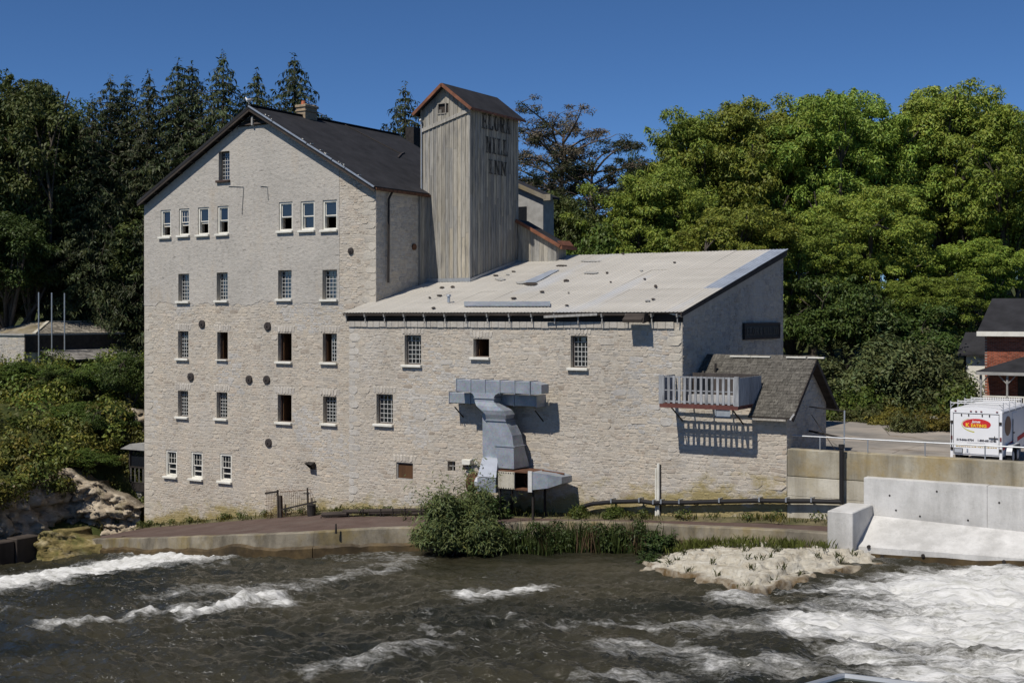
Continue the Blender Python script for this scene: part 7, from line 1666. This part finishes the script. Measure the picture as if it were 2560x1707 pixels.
# ---- shrubs at the edge of the lot
loose = shrub(600, 5.5, 2.6, 70, 190, .26, .10, (.095, .112, .042), tuple_cr=(.5, .95)); round_s = shrub(601, 2.2, 1.5, 60, 150, .20, .11, (.085, .120, .023)); yellow_h = shrub(602, 1.5, 1.5, 55, 150, .16, .07, (.135, .115, .022)); tallw = shrub(603, 1.6, 1.0, 40, 90, .22, .05, (.080, .085, .028), tuple_cr=(.25, .45))
place(loose, 'loose_shrub', 'tall loose grey green shrub at the back of the parking lot', 'shrub', 2215, 70, 745, 1.15, .3, 'shrubs behind the lot'); place(loose, 'loose_shrub', 'tall shrub just left of the brick house', 'shrub', 2330, 69, 780, 1.0, 2.3, 'shrubs behind the lot'); place(loose, 'loose_shrub', 'dark shrub left of the pale stone retaining patch', 'shrub', 2050, 72, 830, .9, 4.3, 'shrubs behind the lot')
place(low_b[1], 'leafy_tree', 'dark low tree behind the shed roof', 'tree', 2100, 76, 690, .9, .8); place(low_b[1], 'leafy_tree', 'dark low tree between shed and brick house', 'tree', 2270, 76, 760, .85, 2.8)
for k, (u, d_, v, pr_, w, lab) in enumerate(((2395, 63, 925, round_s, 1.0, 'round green bush in front of the porch'), (2150, 67, 950, round_s, 1.0, 'green bush at the back of the lot by the fence frame'), (2090, 67, 975, round_s, .9, 'low green bush right behind the shed gable'), (2305, 62, 1000, yellow_h, 1.1, 'yellow brown hedge left of the trailer'), (2352, 61, 1003, yellow_h, 1.1, 'yellow brown hedge directly behind the trailer'),
                                        (2225, 64, 985, yellow_h, .9, 'weedy yellow bush at the lot edge with flowers'), (2190, 65, 1000, tallw, 1.1, 'tall dry weeds at the back of the lot'), (2268, 60, 1015, tallw, 1.0, 'tall dry weeds left of the low white fence'), (2120, 66, 1005, tallw, 1.0, 'dry weeds behind the fence frame'))):
    place(pr_, 'bush', lab, 'bush', u, d_, v, w, k*1.1, 'bushes round the lot', ('stems', 'foliage'))
for k, (u, d_, v, i, w, lab) in enumerate(((45, 84, 905, 0, .62, 'leafy bush at the left edge below the stone house wall'), (150, 83, 925, 1, .6, 'dark leafy bush in front of the lean-to roof of the stone house'), (250, 81, 908, 0, .6, 'bright leafy bush right of the stone house lean-to'), (325, 79, 880, 1, .55, 'tall dark bush against the left edge of the mill'),
                                        (195, 76, 1005, 0, .52, 'bright bush in the middle of the left slope'), (90, 76, 1040, 1, .55, 'dark bush low on the left slope'), (285, 74, 1010, 1, .45, 'dark bush above the upper limestone outcrop'), (20, 73, 1110, 0, .5, 'bright bush low at the left picture edge'), (215, 71, 1120, 0, .40, 'bright bush hanging over the shaded rock ledge'))):
    place(low_b[i], 'bank_bush', lab, 'bush', u, d_, v, w, k*1.9, 'bushes on the left slope')
# ---- ivy, brambles and weeds that nobody could count
rng = np.random.default_rng(77); parts = []
def scatter(n, fn, r=(.5, 1.1), nl=110, L=.26, Wd=.13, col=(.055, .085, .016)):
    for _ in range(n):
        q = fn()
        if q is None: continue
        P, d = clump(np.array(q), rng.uniform(*r), nl, rng, .8); parts.append(leaf_quads(P, d, L, Wd, np.array(col)*rng.uniform(.45, 1.3)*np.array([rng.uniform(.9, 1.35), 1, 1]), rng))
def left_bank():
    s = rng.uniform(4.2, 34); t = rng.uniform(-38, 14); p = BL_A + BL_N*s - BL_T*(-t); x, y = p
    if x > -55.2 or (x < hx+3 and y > hy-1.5): return None
    return (x, y, tz(x, y) + rng.uniform(.1, 1.1))
scatter(800, left_bank, (.6, 1.35), 120, .26, .13, (.128, .165, .030))
def cliff_top():
    x = rng.uniform(-61, -55); y = rng.uniform(-5, 4); return (x, y, max(tz(x, y), 3.2) + rng.uniform(.2, 2.2)) if x < -57.2 or y > 3.2 else None
scatter(80, cliff_top, (.4, .9), 110, .24, .12, (.125, .140, .028))
def hang():
    y = rng.uniform(-12, -2); return (-56.9 + rng.uniform(-.8, .3), y, rng.uniform(3.6, 5.2))
def by_porch():
    x = rng.uniform(-58.2, -54.7); y = rng.uniform(-1.6, 3.4); return (x, y, tz(x, y) + rng.uniform(.0, .5))
scatter(60, by_porch, (.25, .5), 70, .18, .08, (.105, .110, .028))
scatter(46, hang, (.4, .8), 110, .22, .12, (.115, .135, .027))
V, Q, C = merge(parts); o = put('undergrowth', npmesh('undergrowth', V, Q, C), M['leaf']); tag(o, 'tangled green undergrowth covering the left bank below the stone house', 'undergrowth', kind='stuff')
parts = []
def back_lot():
    x = rng.uniform(-36, -9); y = rng.uniform(18.5, 34); return (x, y, tz(x, y) + rng.uniform(.0, .7)) if not (x > bx0-2.2 and y > PY-.6) else None
scatter(330, back_lot, (.4, .9), 90, .24, .11, (.065, .095, .02))
def behind_mill():
    x = rng.uniform(-100, -38); y = rng.uniform(30, 52); return (x, y, tz(x, y) + rng.uniform(.2, 2.5))
scatter(160, behind_mill, (1.0, 1.9), 110, .42, .2, (.03, .045, .014))
V, Q, C = merge(parts); o = put('woodland_floor', npmesh('woodland_floor', V, Q, C), M['leaf']); tag(o, 'green brush below the trees behind the lot', 'undergrowth', kind='stuff')
# ---- blades: weeds at wall feet, reeds at the water
def blades(P, h, w, col, rng, lean=.25):
    n = len(P); a = rng.uniform(0, 6.283, n); d = np.stack([np.cos(a), np.sin(a), 0*a], 1); hh = (h*rng.uniform(.5, 1.3, n))[:, None]; ld = np.stack([rng.normal(0, lean, n), rng.normal(0, lean, n), np.ones(n)], 1)*hh; ww = d*w
    V = np.stack([P-ww, P+ww, P + ld*.6 + ww*.6, P + ld + np.stack([rng.normal(0, .04, n), rng.normal(0, .04, n), 0*a], 1)], 1).reshape(-1, 3); Q = np.arange(4*n).reshape(n, 4); C = np.array(col)[None]*rng.uniform(.6, 1.4, (n, 1)); return V, Q, C
parts = []
for _ in range(150):
    x = rng.uniform(MX0+.2, SX1+2.5); y0 = (0 if x < AX0 else AY) if x < SX1 else WY; dens = .5 + .5*mnoise.noise((x*.5, 2, 9)); n = int(34*dens); y = y0 - rng.uniform(.1, .95)
    if n < 6: continue
    P = np.stack([x + rng.normal(0, .22, n), np.minimum(y + rng.normal(0, .14, n), y0-.06), np.full(n, zwalk(x)+.02)], 1); parts.append(blades(P, rng.uniform(.10, .30), .012, (.085, .10, .028) if rng.random() < .7 else (.16, .14, .03), rng))
    if rng.random() < .25: Pq, d = clump(np.array([x, y-.1, zwalk(x)+.25]), rng.uniform(.18, .38), 60, rng); parts.append(leaf_quads(Pq, d, .12, .06, np.array((.075, .095, .02)), rng))
V, Q, C = merge(parts); o = put('wall_weeds', npmesh('wall_weeds', V, Q, C), M['leaf']); tag(o, 'low weeds and grass along the foot of the stone walls', 'weeds', kind='stuff')
parts = []
def wedge(u, v, off=0): p = solve(u, v, zwat, off); return np.array(p)
for _ in range(52):                                      # reeds along the river wall
    u = rng.choice([rng.normal(1290, 22), rng.normal(1375, 16), rng.normal(1450, 22), rng.normal(1530, 14), rng.uniform(1570, 1640)]); p = wedge(u, rng.uniform(1374, 1384)); n = 44; P = p + np.stack([rng.normal(0, .3, n), rng.normal(0, .16, n), rng.uniform(-.1, 0, n)], 1)
    brown = rng.random() < .35; parts.append(blades(P, rng.uniform(.6, 1.15), .014, (.14, .095, .055) if brown else (.055, .078, .020), rng, .16))
    if not brown:
        for zz in (.35, .65, .95): Pq, d = clump(p + np.array([rng.normal(0, .25), rng.normal(0, .1), zz*rng.uniform(.7, 1.2)]), .26, 46, rng); parts.append(leaf_quads(Pq, d, .14, .06, np.array((.045, .070, .018)), rng))
for _ in range(70):                                       # grass tufts at the back of the ledge and dotted over it
    u, v = (rng.uniform(1690, 2080), rng.uniform(1372, 1384)) if rng.random() < .55 else (rng.uniform(1680, 2150), rng.uniform(1385, 1450)); p = wedge(u, v, .3); zz = ledge_h(p[0], p[1]); n = 40 if v < 1385 else 16
    P = np.array([p[0], p[1], zz]) + np.stack([rng.normal(0, .22 if v < 1385 else .07, n), rng.normal(0, .10, n), 0*rng.random(n)], 1); parts.append(blades(P, .30 if v < 1385 else .2, .010, (.105, .125, .025) if v < 1385 else (.075, .085, .028), rng, .35))
V, Q, C = merge(parts); o = put('reeds', npmesh('reeds', V, Q, C), M['leaf']); tag(o, 'reeds and tall weeds at the water edge below the river wall', 'reeds', kind='stuff')
# ---- single shrubs at the river
will = shrub(700, 3.1, 2.0, 130, 200, .18, .042, (.100, .124, .042), tuple_cr=(.28, .55), stems=14); dk = shrub(701, 1.7, .75, 34, 90, .13, .065, (.042, .066, .018), tuple_cr=(.2, .36))
def at_river(u, v): p = solve(u, v, zwat, -.1); return p
p = solve(1150, 1372, zwat, .15); q = onZ(1150, 1190, 0); dd = (p - CAM).dot(Vector((-SA, CA, 0))); ztp = atD(1150, 1140, dd-.4).z; plant(will, 'willow_bush', 'big grey green willow bush at the river wall left of the duct', 'bush', p.x, p.y, p.z-.2, (ztp-p.z+.2)/will[0], 1.2, .5, None, ('stems', 'foliage'))
for u, v, vt, w, lab in ((1235, 1385, 1285, 1.0, 'dark leafy bush right of the big willow bush'), (1440, 1380, 1300, 1.1, 'dark leafy bush among the reeds at the river wall'), (1650, 1388, 1300, 1.1, 'dark green bush at the left end of the limestone ledge'), (1628, 1412, 1362, .75, 'low bush at the tip of the limestone ledge'), (1962, 1380, 1316, .45, 'narrow dark plant against the river wall behind the ledge')):
    p = at_river(u, v); dd = (p - CAM).dot(Vector((-SA, CA, 0))); ztp = atD(u, vt, dd).z; plant(dk, 'river_bush', lab, 'bush', p.x, p.y, p.z-.05, (ztp-p.z)/dk[0], w, u*.1, None, ('stems', 'foliage'))
p = onY(1325, 1240, AY-.6); plant(dk, 'river_bush', 'green bush under the duct against the annex wall', 'bush', p.x-1.6, AY-1.3, zwalk(p.x)-.1, .75, 1.3, 2.0, None, ('stems', 'foliage'))
for u, lab in ((1445, 'yellow green weed clump on the path right of the duct'), (1535, 'yellow green weed clump under the black pipe')):
    p = onY(u, 1280, AY-.5); plant(round_s, 'bush', lab, 'bush', p.x, AY-.5, zwalk(p.x)-.05, .28, .32, u*.3, None, ('stems', 'foliage'))
